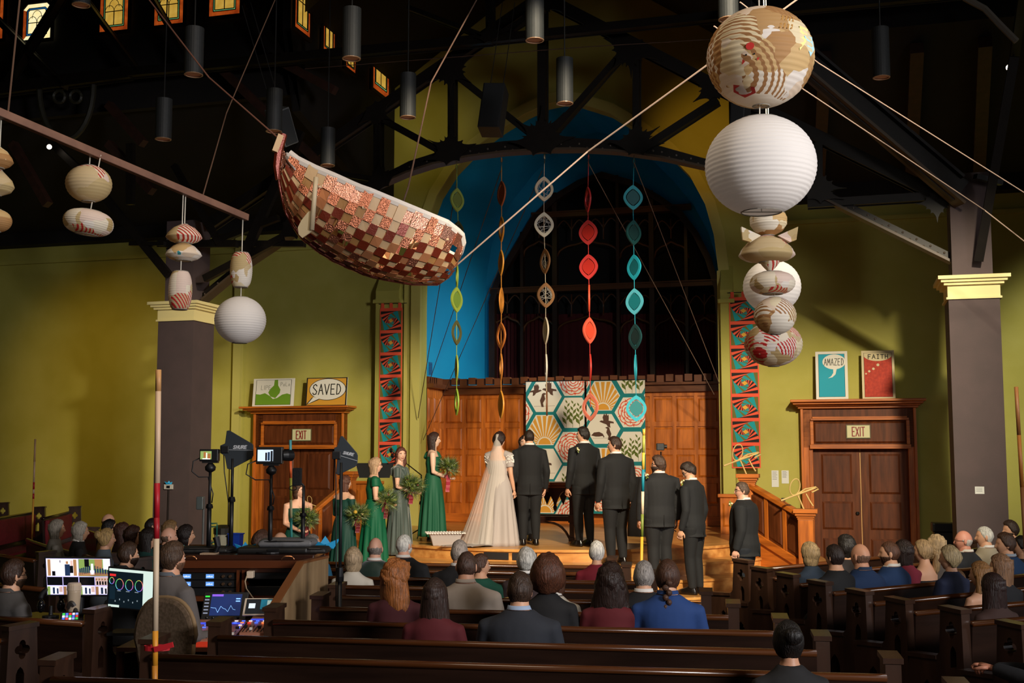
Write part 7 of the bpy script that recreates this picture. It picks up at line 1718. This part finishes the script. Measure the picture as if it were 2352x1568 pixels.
rb.bar(pc + Vector((.0, -.02, 0)), pc + Vector((.11, -.03, .03)), .012, .03)
rb.obj('ribbon', mat('tie_red', '#c8202a', .6), None, center=True, **tagd('red ribbon tying the tall near pole to the pew end', 'ribbon'))
# ---------------------------------------------------------------- sound desk
DESK = mat('desk_wood', '#3b1d10', .3, col2='#2b140b', scale=(1.5, 10, 10), coat=.3); LAM = mat('laminate_oak', '#a08460', .5, col2='#84694a', scale=(9, 9, .9), detail=6)
YD = 10.3
def X(px, Y): return (px - 1176) / FPX * Y * 1.0
dk = thing('equipment_desk', 'dark wooden equipment desk with rack shelves and a pale oak side panel', 'desk', (X(560, YD), YD, 0), 0)
xl, xr = X(392, YD), X(722, YD)
Wd = lambda lo, hi, mb=None: (mb or MB()).b2(lo, hi)
Wd((xl, YD + .1, 1.2), (xr, YD + .75, 1.24)).obj('top_board', DESK, dk, world=True, bev=.006)
Wd((xl, YD - .02, 1.135), (xr, YD + .12, 1.2)).obj('lid_rail', mat('desk_rail', '#5a2d16', .3), dk, world=True, bev=.006)
Wd((xl, YD + .7, 0), (xr, YD + .74, 1.2)).obj('back_board', DESK, dk, world=True)
Wd((xl, YD, 1.1), (xr, YD + .7, 1.13)).obj('upper_shelf', DESK, dk, world=True); Wd((xl, YD - .04, .86), (xr, YD + .7, .9)).obj('lower_shelf', mat('desk_rail', ''), dk, world=True)
for q in (392, 556, 568, 720): Wd((X(q, YD) - .012, YD - .01, .86), (X(q, YD) + .012, YD + .7, 1.12)).obj('divider', mat('desk_rail', ''), dk, world=True)
sp = [Vector((X(640, 9.2), 9.2, 0)), Vector((X(640, 9.2), 9.2, .93)), Vector((X(703, 9.9), 9.9, 1.22)), Vector((X(760, 10.7), 10.7, 1.2)), Vector((X(760, 10.7), 10.7, 0))]
nn_ = Vector((.05, -.01, 0)); MB().add(sp + [p - nn_ for p in sp], [(0, 1, 2, 3, 4)[::-1], (5, 6, 7, 8, 9)] + [(i, (i + 1) % 5, 5 + (i + 1) % 5, 5 + i) for i in range(5)]).obj('side_panel', LAM, dk, world=True)
ed = MB()
for a, b in zip(sp[:-1], sp[1:]): ed.bar(a - nn_ * .5, b - nn_ * .5, .062, .02)
ed.obj('edge_strip', mat('edge_oak', '#7a4a26', .4), dk, world=True)
for x in (437, 661):
    c = at(x, 1284, YD - .03); MB().tube([c + Vector((.055 * q, 0, .025 * (1 - abs(q) ** 4))) for q in [i / 8 - 1 for i in range(17)]], .006, 6).obj('handle', mat('handle_copper', '#c98a60', .25, .9), dk, world=True)
def rack(lb, x0, x1, z0, z1, disp):
    t = thing('rack_unit', lb, 'audio unit', (X((x0 + x1) / 2, YD), YD + .02, z0), 0, 'audio rack units'); w = X(x1, YD) - X(x0, YD)
    MB().b2((-w / 2, 0, 0), (w / 2, .4, z1 - z0)).obj('case', BLK, t, bev=.004); h = z1 - z0
    for px, col in disp:
        cx = X(px, YD) - X((x0 + x1) / 2, YD); MB().b2((cx - .034, -.006, h * .22), (cx + .034, 0, h * .8)).obj('display', E_('display_blue', '#5f93dc', 1.0), t)
        m = MB()
        for k in range(5): m.b2((cx - .028 + .011 * k, -.0075, h * .4), (cx - .022 + .011 * k, -.006, h * (.5 + .05 * (k % 3))))
        m.obj('readout', E_('white', ''), t)
    for k in (1, 2): MB().lathe([(.014, 0), (.012, .02)], (0, 0, 0), 12).obj('knob', mat('knob_copper', '#8a6a50', .3, .8), t).location = (w / 2 - .06 * k, -.0, h * .5)
    for o in t.children:
        if o.name.startswith('knob'): o.rotation_euler = (pi / 2, 0, 0)
    return t
rack('upper audio receiver with two blue displays in the desk rack', 396, 553, 1.035, 1.095, [(439, 0), (491, 0)])
rack('lower audio receiver with two blue displays in the desk rack', 396, 553, .97, 1.03, [(439, 0), (491, 0)])
rack('plain black rack unit with a green light below the two receivers', 396, 553, .9, .962, [])
t = rack('black rack unit beside the white plug', 572, 717, 1.04, 1.098, [])
MB().b2((.2, -.006, .03), (.212, 0, .045)).obj('status_light', E_('led_green', '#8fe04a', 1.5), t)
rack('black rack unit with cable heap in front in the right-hand bay', 572, 717, .9, .98, [])
p = at(575, 1319, YD - .05); t = thing('plug_adapter', 'white plug adapter with drooping white cable', 'plug', (p.x, p.y + .0, p.z - .03), 0)
MB().b2((-.028, -.03, 0), (.028, .05, .06)).obj('adapter', mat('plug_white', '#d8c4ac', .4), t, bev=.006)
o = t.location; MB().tube([Vector((-.02, -.03, .03)), at(563, 1335, YD - .1) - o, at(566, 1352, YD - .15) - o, at(585, 1378, YD - .5) - o, at(605, 1393, 9.6) - o, at(607, 1398, 9.5) - o], .006, 6).obj('cable', mat('cable_cream', '#b8a488', .5), t, smooth=True)
# mixer
def slab(t, name, pts, Yz, m, th=.02, world=True):
    P = [onz(x, y, z) for x, y, z in pts]
    return MB().add(P + [p - Vector((0, 0, th)) for p in P], [(0, 1, 2, 3), (7, 6, 5, 4), (0, 4, 5, 1), (1, 5, 6, 2), (2, 6, 7, 3), (3, 7, 4, 0)]).obj(name, m, t, world=True)
zt_ = .76
MB().b2((X(300, 8.9), 8.75, .68), (X(620, 9.3), YD + .1, .71)).obj('work_surface', DESK, dk, world=True)
for xx, yy in ((X(305, 8.9), 8.8), (X(610, 9.2), 8.8), (X(305, 8.9), YD)): MB().tube([(xx, yy, 0), (xx, yy, .68)], .03, 8).obj('support_leg', DESK, dk, world=True)
mx0, mx1 = X(440, 9.0), X(556, 9.0)
def mixer(lb, x0, x1, y0, y1, zf, zb):
    t = thing('mixing_console', lb, 'mixer', ((x0 + x1) / 2, y0, .71), 0, 'mixing consoles'); w = x1 - x0; d = y1 - y0
    f = lambda x, q, o=0: Vector((x, d * q, lerp(zf, zb, q) - .71 + o))
    MB().add([f(-w / 2, 0), f(w / 2, 0), f(w / 2, 1), f(-w / 2, 1), (-w / 2, 0, 0), (w / 2, 0, 0), (w / 2, d, 0), (-w / 2, d, 0)], [(0, 1, 2, 3), (7, 6, 5, 4), (0, 4, 5, 1), (1, 5, 6, 2), (2, 6, 7, 3), (3, 7, 4, 0)]).obj('console_body', mat('console_tan', '#a8705a', .4), t)
    n = 9
    for k in range(n):
        x = -w / 2 + w * (k + .6) / (n + .2); s_ = MB(); s_.bar(f(x, .06, .002), f(x, .42, .002), .006, .004); s_.obj('fader_slot', BLK, t)
        MB().b2((x - .011, -.012, -.0), (x + .011, .012, .018)).obj('fader', BLK if k % 3 else mat('fader_white', '#d8d0c8', .4), t).location = f(x, .12 + .22 * ((k * 7) % 5) / 5, .003)
        MB().b2((x - .012, -.009, 0), (x + .012, .009, .008)).obj('button', (E_('btn_blue', '#4a6cf0', 1.2), E_('btn_orange', '#ff8a4a', 1.2), E_('btn_red', '#e03a28', 1.0))[k % 3], t).location = f(x, .55, .003)
        MB().b2((x - .012, -.009, 0), (x + .012, .009, .008)).obj('button', (E_('btn_white', '#e6dcd8', .9), E_('btn_blue', ''))[k % 2], t).location = f(x, .66, .003)
    a = MB(); a.bar(f(-w / 2 + .01, .78, .004), f(w / 2 - .01, .78, .004), .05, .006); a.obj('display_strip', E_('strip_blue', '#3a4ad8', 1.0), t)
    MB().b2((-w / 2, -.012, .0), (w / 2, .0, .035)).obj('front_strip', E_('strip_red', '#b8321c', .35), t); return t
mixer('large mixing console with orange faders at the grey-jacketed man\'s elbow', mx0, X(560, 9.0), 8.8, 9.35, .76, .83)
mixer('small mixing console with lit buttons below the tablet', X(572, 9.0), X(646, 9.0), 8.85, 9.3, .8, .86)
t = thing('console_screen', 'tilted dark screen with blue graph above the large mixing console', 'screen', (X(527, 9.6), 9.55, .8), 0); t.rotation_euler = (radians(-28), 0, 0)
MB().b2((-.18, 0, 0), (.18, .03, .235)).obj('case', BLK, t, bev=.006); MB().b2((-.115, -.003, .035), (.13, 0, .215)).obj('screen', E_('screen_navy', '#14285a', .8), t)
m = MB().b2((-.11, -.0045, .195), (-.02, -.003, .212), 1).b2((.085, -.0045, .15), (.12, -.003, .16), 0).b2((.085, -.0045, .17), (.12, -.003, .18), 0)
pl = [(-.11 + .02 * k, .09 + .02 * sin(k * 1.7) + .012 * cos(k * 3.1)) for k in range(11)]
for a, b in zip(pl, pl[1:]): m.bar((a[0], -.004, a[1]), (b[0], -.004, b[1]), .003, .002, up=(0, 1, 0), mi=0)
m.obj('screen_graph', [E_('graph_blue', '#7fb2e8', 1.0), E_('graph_violet', '#7a50c8', 1.0)], t)
for k in range(6): MB().b2((-.165, -.004, .05 + .028 * k), (-.13, 0, .06 + .028 * k)).obj('button', E_('btn_dim', '#8a93a8', .5) if k < 5 else E_('led_lime', '#30e040', 1.2), t)
for k in range(6): MB().ell((-.13 + .05 * k, -.004, .018), (.011, .008, .011), 10, 6).obj('knob', BLK, t)
t = thing('tablet', 'white-edged tablet showing a dark page, leaning on the small console', 'tablet', (X(608, 9.35), 9.3, .87), radians(6)); t.rotation_euler = (radians(-50), 0, radians(4))
MB().b2((-.13, 0, 0), (.13, .012, .18)).obj('case', mat('tablet_white', '#d8c8b4', .4), t, bev=.005); MB().b2((-.112, -.002, .014), (.112, 0, .166)).obj('screen', E_('tab_dark', '#10161c', .6), t)
MB().b2((-.09, -.0035, .07), (-.04, -.002, .12), 0).b2((.0, -.0035, .06), (.1, -.002, .16), 1).b2((.05, -.0045, .08), (.08, -.0035, .15), 2).obj('screen_picture', [E_('tab_grey', '#c8d4e0', .9), E_('tab_teal', '#0f5a6e', .9), E_('tab_pale', '#9ab0a8', .8)], t)
# bags and paper boats on top of the desk
def bag(lb, x, y, Y, w, d, h, c, z=1.24):
    p = at(x, y, Y); t = thing('equipment_bag', lb, 'bag', (p.x, Y, z), radians(4), 'bags on the desk')
    MB().rings([[(sx * w * k + .02 * sin(5 * i), sy * d * k, hz) for i, (sx, sy) in enumerate(((-1, -1), (0, -1.06), (1, -1), (1.05, 0), (1, 1), (0, 1), (-1, 1), (-1.04, 0)))] for k, hz in ((.96, 0), (1, h * .3), (1, h * .6), (.86, h * .88), (.5, h), (.1, h * 1.02))]).obj('body', mat('bag_' + c.strip('#'), c, .6, bump=.3, bscale=(14, 14, 14)), t, bev=.015)
    MB().tube([(-w * .9, -d * .9, h * .6), (-w * .3, -d * 1.04, h * .75), (w * .5, -d * 1.0, h * .72), (w * .95, -d * .8, h * .6)], .008, 6).obj('zip', BLK, t); return t
bag('grey soft equipment bag on the dark case', 660, 1262, 10.75, .24, .17, .07, '#6a6a6c', 1.295); 
t = thing('flat_case', 'flat black case under the grey bag on the desk', 'case', (X(645, 10.7), 10.7, 1.24), 0); MB().b2((-.33, -.2, 0), (.3, .2, .055)).obj('shell', mat('case_black', '#141312', .5), t, bev=.02); MB().b2((-.05, -.215, .03), (.05, -.2, .045)).obj('handle', BLK, t)
bag('low black cable bag at the left end of the desk top', 462, 1272, 10.7, .26, .13, .055, '#1a1816'); bag('low black cover beside the oak panel', 722, 1272, 10.65, .12, .13, .06, '#221f1d')
PB = mat('paper_blue', '#1fa0d8', .6)
def pboat(lb, p, s, rz, m=PB):
    t = thing('paper_boat', lb, 'paper boat', p, rz, 'folded paper boats')
    MB().add([(-1 * s, 0, .7 * s), (-.55 * s, 0, 0), (.55 * s, 0, 0), (1 * s, 0, .7 * s), (0, -.3 * s, .28 * s), (0, .3 * s, .28 * s)], [(0, 1, 4), (1, 2, 4), (2, 3, 4), (0, 5, 1), (1, 5, 2), (2, 5, 3)]).obj('hull', m, t)
    MB().add([(-.38 * s, -.1 * s, .3 * s), (.38 * s, -.1 * s, .3 * s), (0, 0, .85 * s), (-.38 * s, .1 * s, .3 * s), (.38 * s, .1 * s, .3 * s)], [(0, 1, 2), (4, 3, 2), (1, 4, 2), (3, 0, 2)]).obj('sail', m, t)
pboat('large blue folded paper boat at the end of the desk by the oak panel', (X(738, 10.6), 10.95, 1.25), .14, .2)
pboat('blue folded paper boat before the recycling bin', (X(565, 10.7), 10.8, 1.242), .1, .1); pboat('small blue folded paper boat left of the recycling bin', (X(522, 10.7), 10.8, 1.242), .07, .5)
pboat('turquoise folded paper boat beyond the grey-jacketed man', (X(428, 10.7), 10.75, 1.242), .07, .3, mat('paper_turq', '#2fb0a0', .6))
t = thing('desk_microphone', 'short dark desk microphone lying on papers', 'microphone', (X(507, 10.55), 10.5, 1.25), 0); MB().tube([(0, 0, .01), (.02, 0, .06), (.0, 0, .14)], [.02, .025, .03], 10).obj('body', BLK, t)
MB().b2((X(478, 10.6), 10.45, 1.241), (X(512, 10.6), 10.65, 1.25)).obj('paper_stack', mat('paper_tan', '#b89a7c', .7), None, center=True, **tagd('tan papers lying on the desk by the dark microphone', 'paper'))
# screens and small things at the left
YS = 9.0
def monitor(lb, pts, Y, frame, zbase):
    P = [at(x, y, Y + dy) for x, y, dy in pts]; c = (P[2] + P[3]) / 2; t = thing('monitor', lb, 'screen', (c.x, c.y, zbase), 0, 'computer screens')
    ux = (P[1] - P[0]); uy = (P[0] - P[3]); nz = ux.cross(uy).normalized(); w, h = ux.length, uy.length; ux.normalize(); uy.normalize()
    M = Matrix.Translation(P[3]) @ Matrix((ux, uy, nz)).transposed().to_4x4()
    return t, M, w, h
def scr(t, name, M, m, items, z): 
    mb = MB(); mb.M = M
    for x0, y0, x1, y1, mi in items: mb.b2((x0, y0, z - .0005), (x1, y1, z), mi)
    return mb.obj(name, m, t, world=True)
t, M, w, h = monitor('big bright multi-view video screen at the lower left', [(105, 1282, 0), (252, 1283, .05), (250, 1377, .05), (109, 1365, 0)], YS, None, .8)
mb = MB(); mb.M = M; mb.b2((-.012, -.012, -.03), (w + .012, h + .012, -.001)); mb.obj('case', BLK, t, world=True, bev=.004)
MB().tube([(0, .06, 0), (0, .06, .25)], .025, 8).obj('neck', BLK, t); MB().b2((-.12, -.05, 0), (.12, .15, .015)).obj('foot', BLK, t)
VW = [E_('mv_white', '#ece6f4', 1.0), E_('mv_navy', '#1c2f4e', .8), E_('mv_black', '#05060c', .2), E_('mv_tan', '#a87a50', .8), E_('mv_green', '#7f9a50', .8), E_('mv_lilac', '#b8b0e8', 1.0), E_('mv_red', '#c02838', .8), E_('mv_pink', '#d8b8b0', .9)]
it = [(0, 0, w, h, 5)]
def tile(x0, y0, x1, y1, bg): it.append((x0 * w + .003, y0 * h + .003, x1 * w - .003, y1 * h - .003, bg)); return lambda a, b, c, d, mi: it2.append((lerp(x0, x1, a) * w, lerp(y0, y1, b) * h, lerp(x0, x1, c) * w, lerp(y0, y1, d) * h, mi))
it2 = []
f = tile(0, .5, .5, 1, 0); f(.05, .05, .14, .95, 3); f(.18, .05, .28, .3, 2); f(.3, .05, .5, .95, 0); f(.42, .75, .47, .9, 2); f(.58, .05, .74, .68, 1); f(.62, .7, .69, .85, 3); f(.74, .2, .84, .6, 2); f(.76, .6, .84, .9, 7); f(.85, .05, .95, .95, 3)
f = tile(.5, .5, 1, 1, 4); f(.0, .05, 1, .22, 3); f(.2, .55, .34, .98, 2); f(.52, .45, .75, .98, 3); f(.78, .4, 1, 1, 0)
for k in range(6): f(.03 + .06 * k, .1 + .02 * k, .075 + .06 * k, .45 + .03 * k, 1); f(.5 + .08 * k, .14, .555 + .08 * k, .62 - .05 * k, 1)
f(.4, .12, .47, .72, 0); f(.36, .12, .5, .35, 0)
for k in range(3): tile(.25 * k, .25, .25 * k + .25, .5, 2)
f = tile(.75, .25, 1, .5, 7)
for k in range(5): f(.1 + .17 * k, .1, .2 + .17 * k, .5, 2); f(.05 + .18 * k, .6, .15 + .18 * k, .8, 3)
for k in range(4):
    f = tile(.25 * k, 0, .25 * k + .25, .25, 0); f(.35, .1, .48, .8, 1); f(.6, .1, .7, .7, 2 if k % 2 else 1); f(.02, .0, .2, .9, (4, 3, 4, 3)[k]); f(.75, .3, .95, .9, 7)
scr(t, 'screen', M, VW, it[:1], -.0008); scr(t, 'picture_grid', M, VW, it[1:], .0004); scr(t, 'picture_shapes', M, VW, it2, .0012)
t, M, w, h = monitor('dark colour-wheel screen tilted beside the multi-view screen', [(251, 1304, .1), (352, 1313, .0), (350, 1402, .0), (248, 1392, .1)], 8.75, None, .79)
mb = MB(); mb.M = M; mb.b2((-.012, -.012, -.025), (w + .012, h + .012, -.001)); mb.obj('case', BLK, t, world=True, bev=.004)
MB().b2((-.16, -.02, .0), (.16, .2, .02)).obj('keyboard_base', BLK, t)
CW = [E_('cw_dark', '#0d1a22', .6), E_('cw_top', '#c8dcd4', .9), E_('cw_red', '#d02a2c', 1.0), E_('cw_grey', '#8a98a0', .7), E_('cw_panel', '#122530', .7)]
scr(t, 'screen', M, CW, [(0, 0, w, h, 0)], -.0006); [scr(t, 'screen_bar', M, CW, [b_], 0) for b_ in ((0, h * .93, w, h, 1), (w * .78, 0, w, h * .93, 1), (0, 0, w * .25, h * .06, 1))]
it2 = [(w * .02, h * .8, w * .16, h * .86, 2), (w * .03, h * .2, w * .15, h * .55, 4)] + [(w * (.2 + .2 * k), h * .42, w * (.28 + .2 * k), h * .44, 3) for k in range(3)] + [(w * (.15 + .1 * k), h * (.14 + .05 * (k % 2)), w * (.17 + .1 * k), h * (.18 + .05 * (k % 2)), 3) for k in range(6)]
scr(t, 'screen_details', M, CW, it2, .0012)['kind'] = 'stuff'
for cx, cy, r in ((.07, .68, .05), (.25, .6, .085), (.47, .6, .085), (.69, .6, .085)):
    for k in range(6):
        a0 = pi / 3 * k; mb = MB(); mb.M = M
        mb.tube([(cx * w + r * w * cos(a0 + q * pi / 15), cy * h + r * w * 1.25 * sin(a0 + q * pi / 15), .002) for q in range(6)], .0022, 4, cap=False)
        mb.obj('colour_wheel', E_('hue%d' % k, ('#c86a5a', '#b8b850', '#58c070', '#50b8c0', '#5a70d0', '#b860b8')[k], 1.0), t, world=True)
tumx = at(185, 1394, 8.6)
zr = .915
L1a, L1b = Vector((*zp(-60, 1409), 0)), Vector((*zp(205, 1425), 0)); LN = Vector((-(L1b - L1a).y, (L1b - L1a).x, 0)).normalized()
def onL1(px, o=-.06):
    u = (px - 1176) / FPX; d = L1b - L1a; q = L1a + LN * o; tt = (u * q.y - q.x) / (d.x - u * d.y); return q + d * tt
sh_ = thing('shelf_board', 'narrow dark shelf board behind the left block pew back', 'shelf', (*onL1(150, .16).xy, .86), atan2((L1b - L1a).y, (L1b - L1a).x)); MB().b2((-.35, -.14, 0), (.36, .16, .03)).obj('board', PEW, sh_); 
for x in (-.3, .3): MB().b2((x - .02, -.1, -.86), (x + .02, .12, 0)).obj('support', PEW, sh_)
p = onL1(186, .1); hh = at(186, 1338, p.y).z - .89
t = thing('travel_tumbler', 'cream travel tumbler with dark print on the pew shelf', 'tumbler', (p.x, p.y, .89), 0); r = 16 / FPX * p.y * .95
MB().lathe([(r * .72, 0), (r * .8, .01), (r, hh * .75), (r * 1.02, hh * .8)], n=20).obj('cup', mat('tumbler_cream', '#b9a58c', .4), t, smooth=True); MB().lathe([(r * 1.06, hh * .8), (r * 1.04, hh * .93), (r * .85, hh), (.002, hh)], n=20).obj('lid', mat('lid_cream', '#c2ae98', .4), t)
MB().tube([(r * .92 * cos(a), r * .92 * sin(a), hh * .35 + .03 * sin(3 * a)) for a in [-2.2 + .1 * k for k in range(12)]], [(.012, .018)] * 12, 6).ell((r * .55, -r * .72, hh * .22), (.022, .01, .028), 8, 6).obj('print', mat('print_dark', '#2a2420', .5), t)
p = onL1(135, .1); t = thing('headphones', 'black headphones standing on the pew shelf by the tumbler', 'headphones', (p.x, p.y, .89), radians(20)); hh = at(135, 1350, p.y).z - .89
MB().tube([(.075 * cos(a), 0, hh - .08 + .075 * sin(a)) for a in [pi * k / 14 for k in range(15)]], [(.012, .02)] * 15, 8).obj('headband', BLK, t, smooth=True)
for sx in (-1, 1): MB().ell((sx * .07, 0, hh * .4), (.03, .045, .05), 12, 8).obj('ear_cup', mat('earcup_gloss', '#0e0e10', .15), t, smooth=True)
MB().tube([(-.075, 0, hh - .08), (-.075, 0, hh * .4)], .008, 6).tube([(.075, 0, hh - .08), (.075, 0, hh * .4)], .008, 6).obj('yokes', BLK, t)
MB().lathe([(.06, 0), (.06, .015), (.015, .02), (.012, hh * .4)], n=14).obj('rest', BLK, t)
p = onL1(177, .0); t = thing('button_pad', 'small black control pad with glowing coloured keys on the pew shelf', 'keypad', (p.x, p.y + .02, .905), radians(18)); t.rotation_euler = (radians(35), 0, radians(18))
MB().b2((-.068, -.05, 0), (.062, .05, .02)).obj('case', BLK, t, bev=.005)
for i in range(5):
    for j in range(3): MB().b2((-.055 + .023 * i, -.035 + .025 * j, .02), (-.037 + .023 * i, -.017 + .025 * j, .024)).obj('key', E_('key%d' % ((i * 3 + j) % 5), ('#4a6ae0', '#e6e2f2', '#3ac050', '#d83a3a', '#8a9ae8')[(i * 3 + j) % 5], 1.0), t)
# padded chair
p = at(368, 1500, 8.3); t = thing('upholstered_chair', 'beige upholstered round-backed office chair at the mixing desk', 'chair', (p.x, 8.42, 0), radians(-25))
zt = at(368, 1376, 8.3).z
def egg(k, y): return [(.27 * k * (abs(cos(a)) ** .8) * (1 if cos(a) > 0 else -1) * (1 if sin(a) > 0 else .92), y, lerp(.5, zt, .5) + (zt - .5) / 2 * k * (abs(sin(a)) ** .9) * (1 if sin(a) > 0 else -1)) for a in [2 * pi * i / 36 for i in range(36)]]
MB().rings([egg(.9, -.035), egg(.98, -.025), egg(1, 0), egg(.98, .03), egg(.88, .04)]).obj('back_pad', mat('chair_tweed', '#6a5644', .9, col2='#54432f', scale=(50, 50, 50), bump=.15), t, smooth=False)
MB().tube([egg(1.0, -.0)[i % 36] for i in range(37)], .016, 6).obj('piping', mat('chair_edge', '#8a7050', .8), t, smooth=True)
MB().rings([[(.25 * k * cos(a), .24 + .23 * k * sin(a), z) for a in [2 * pi * i / 24 for i in range(24)]] for k, z in ((.9, .4), (1, .42), (1, .46), (.9, .48))]).obj('seat_pad', mat('chair_tweed', ''), t, smooth=True)
MB().tube([(0, .22, .06), (0, .22, .41)], .03, 10).obj('column', BLK, t)
MB().bar((0, .03, .45), (0, .12, .41), .08, .02).obj('back_bracket', BLK, t)
for k in range(5):
    a = 2 * pi * k / 5; MB().bar((0, .22, .08), (.28 * cos(a), .22 + .28 * sin(a), .06), .04, .03).obj('leg', BLK, t); MB().ell((.28 * cos(a), .22 + .28 * sin(a), .03), (.03, .03, .03), 8, 6).obj('caster', BLK, t)
for sx in (-1, 1): MB().tube([(sx * .27, .1, .42), (sx * .31, .1, .6), (sx * .31, .2, .64), (sx * .31, .38, .64)], [.018, .018, .02, .03], 8).obj('armrest', BLK, t, smooth=True)
# ---------------------------------------------------------------- far clutter along the green wall
def fl(px, Y): return (X(px, Y), Y, 0)
t = thing('recycling_bin', 'blue recycling bin with white mark against the green wall', 'bin', fl(549, 23.4), radians(-10)); hh = at(549, 1224, 23.4).z
MB().rings([[(w_ * a, d_ * b, z) for a, b in ((-1, -1), (1, -1), (1, 1), (-1, 1))] for w_, d_, z in ((.1, .08, 0), (.12, .1, hh), (.135, .115, hh), (.135, .115, hh - .02), (.11, .09, hh - .03), (.09, .07, .02))]).obj('body', mat('bin_blue', '#12349c', .4), t)
m = MB()
for k in range(3):
    a = pi / 2 + 2 * pi * k / 3; b = a + 1.5; c_ = Vector((.02, -.118, hh * .45)); m.bar(c_ + Vector((.045 * cos(a), 0, .045 * sin(a))), c_ + Vector((.045 * cos(b), 0, .045 * sin(b))), .012, .006, up=(0, 1, 0))
m.obj('recycling_mark', mat('mark_white', '#b8c4e0', .5), t)
t = thing('grey_bin', 'light grey bin with black bag left of the recycling bin', 'bin', fl(520, 23.6), 0); hh = at(516, 1212, 23.6).z
MB().lathe([(.15, 0), (.18, hh), (.16, hh), (.13, .03)], n=16).obj('body', mat('bin_grey', '#8a8a82', .5), t); MB().lathe([(.19, hh - .12), (.195, hh), (.1, hh + .06), (.01, hh + .04)], n=16).obj('bag', BLK, t)
t = thing('wire_cart', 'teal wire cart holding supplies by the left pillar', 'cart', fl(476, 22.6), radians(-10)); hh = at(476, 1204, 22.6).z; TEAL = mat('cart_teal', '#0f5a58', .5)
for sx in (-1, 1):
    for sy in (-1, 1): MB().tube([(sx * .2, sy * .14, 0), (sx * .2, sy * .14, hh)], .012, 6).obj('post', TEAL, t)
for z in (.12, hh * .5, hh - .05):
    m = MB().b2((-.2, -.14, z), (.2, .14, z + .015))
    for sx in (-1, 1): m.b2((sx * .2 - .008, -.14, z + .06), (sx * .2 + .008, .14, z + .075))
    for sy in (-1, 1): m.b2((-.2, sy * .14 - .008, z + .06), (.2, sy * .14 + .008, z + .075))
    m.obj('tray', TEAL, t)
for k, (c, z) in enumerate((('#4ab0a0', .135), ('#b8a890', hh * .5 + .015), ('#8a5a4a', hh * .5 + .015))):
    bx_ = MB().b2((-.06, -.06, 0), (.06, .06, .09)).obj('supply_box', mat('box_' + c.strip('#'), c, .6), None, bev=.004, **tagd(('teal supply box on the bottom tray of the wire cart', 'pale supply box on the wire cart tray', 'brown supply box on the wire cart tray')[k], 'box', 'boxes in the wire cart'))
    bx_.location = Vector(fl(476, 22.6)) + Vector((-.1 + .1 * k if k else .1, -.02, z))
def dispenser(lb, px, Y, ytop, ybot):
    t = thing('dispenser_stand', lb, 'stand', fl(px, Y), 0, 'dispenser stands'); zt = at(px, ytop, Y).z; zb = at(px, ybot, Y).z
    MB().tube([(.05, .02, 0), (.05, .02, zt)], .018, 8).obj('post', GRYM, t); MB().b2((-.05, -.06, zb), (.06, .03, zt)).obj('dispenser', mat('dispenser_grey', '#3d454a', .35), t, bev=.015); MB().lathe([(.16, 0), (.16, .015), (.03, .03)], (0.05, 0.02, 0), 20).obj('base', BLK, t)
dispenser('grey dispenser on a stand in the dark corner by the right pillar', 2186, 18.6, 1157, 1193); dispenser('dark dispenser on a stand beside the left pillar', 466, 18.2, 1140, 1170)
t = thing('black_cabinet', 'low black cabinet in the dark corner beyond the right guests', 'cabinet', fl(2165, 18.4), -TH); zt = at(2165, 1200, 18.4).z
MB().b2((-.2, -.15, 0), (.2, .2, zt - .14)).obj('body', BLK, t, bev=.01); MB().b2((-.23, -.18, zt - .14), (.23, .2, zt)).obj('top_tray', BLK, t, bev=.02)
t, w, h = wallitem('thermostat', 'white thermostat on the left pillar with a blue paper bird on top', 'thermostat', (379, 398, 1112, 1123), DP - .342, mat('thermo_white', '#c8c4bc', .5), .03)
MB().b2((-w * .2, -.034, h * .2), (w * .2, -.03, h * .75)).obj('window', BLK, t)
c0 = t.location; MB().b2((-.01, -.02, -1.0), (.01, 0, 0)).obj('conduit', mat('conduit_brown', '#2c2423', .6), t)
pboat('blue paper bird perched on the left pillar thermostat', c0 + Vector((0, -.02, h)), .075, .2)
# hand of the guest cut off at the lower right
pr = at(2262, 1545, 7.6)
person('guest in dark navy jacket with folded hands, cut off at the lower right corner', None, Vector((pr.x + .33, 8.0, 0 - .0)), radians(-55), h=1.76, seated=True, pose='lap', hair=('short', '#1c1512'), top=('jacket', '#121318'), sk='#a86a54', vox=.016, zbase=0, eyes=False) if False else None

finalize() if 'finalize' in globals() else None
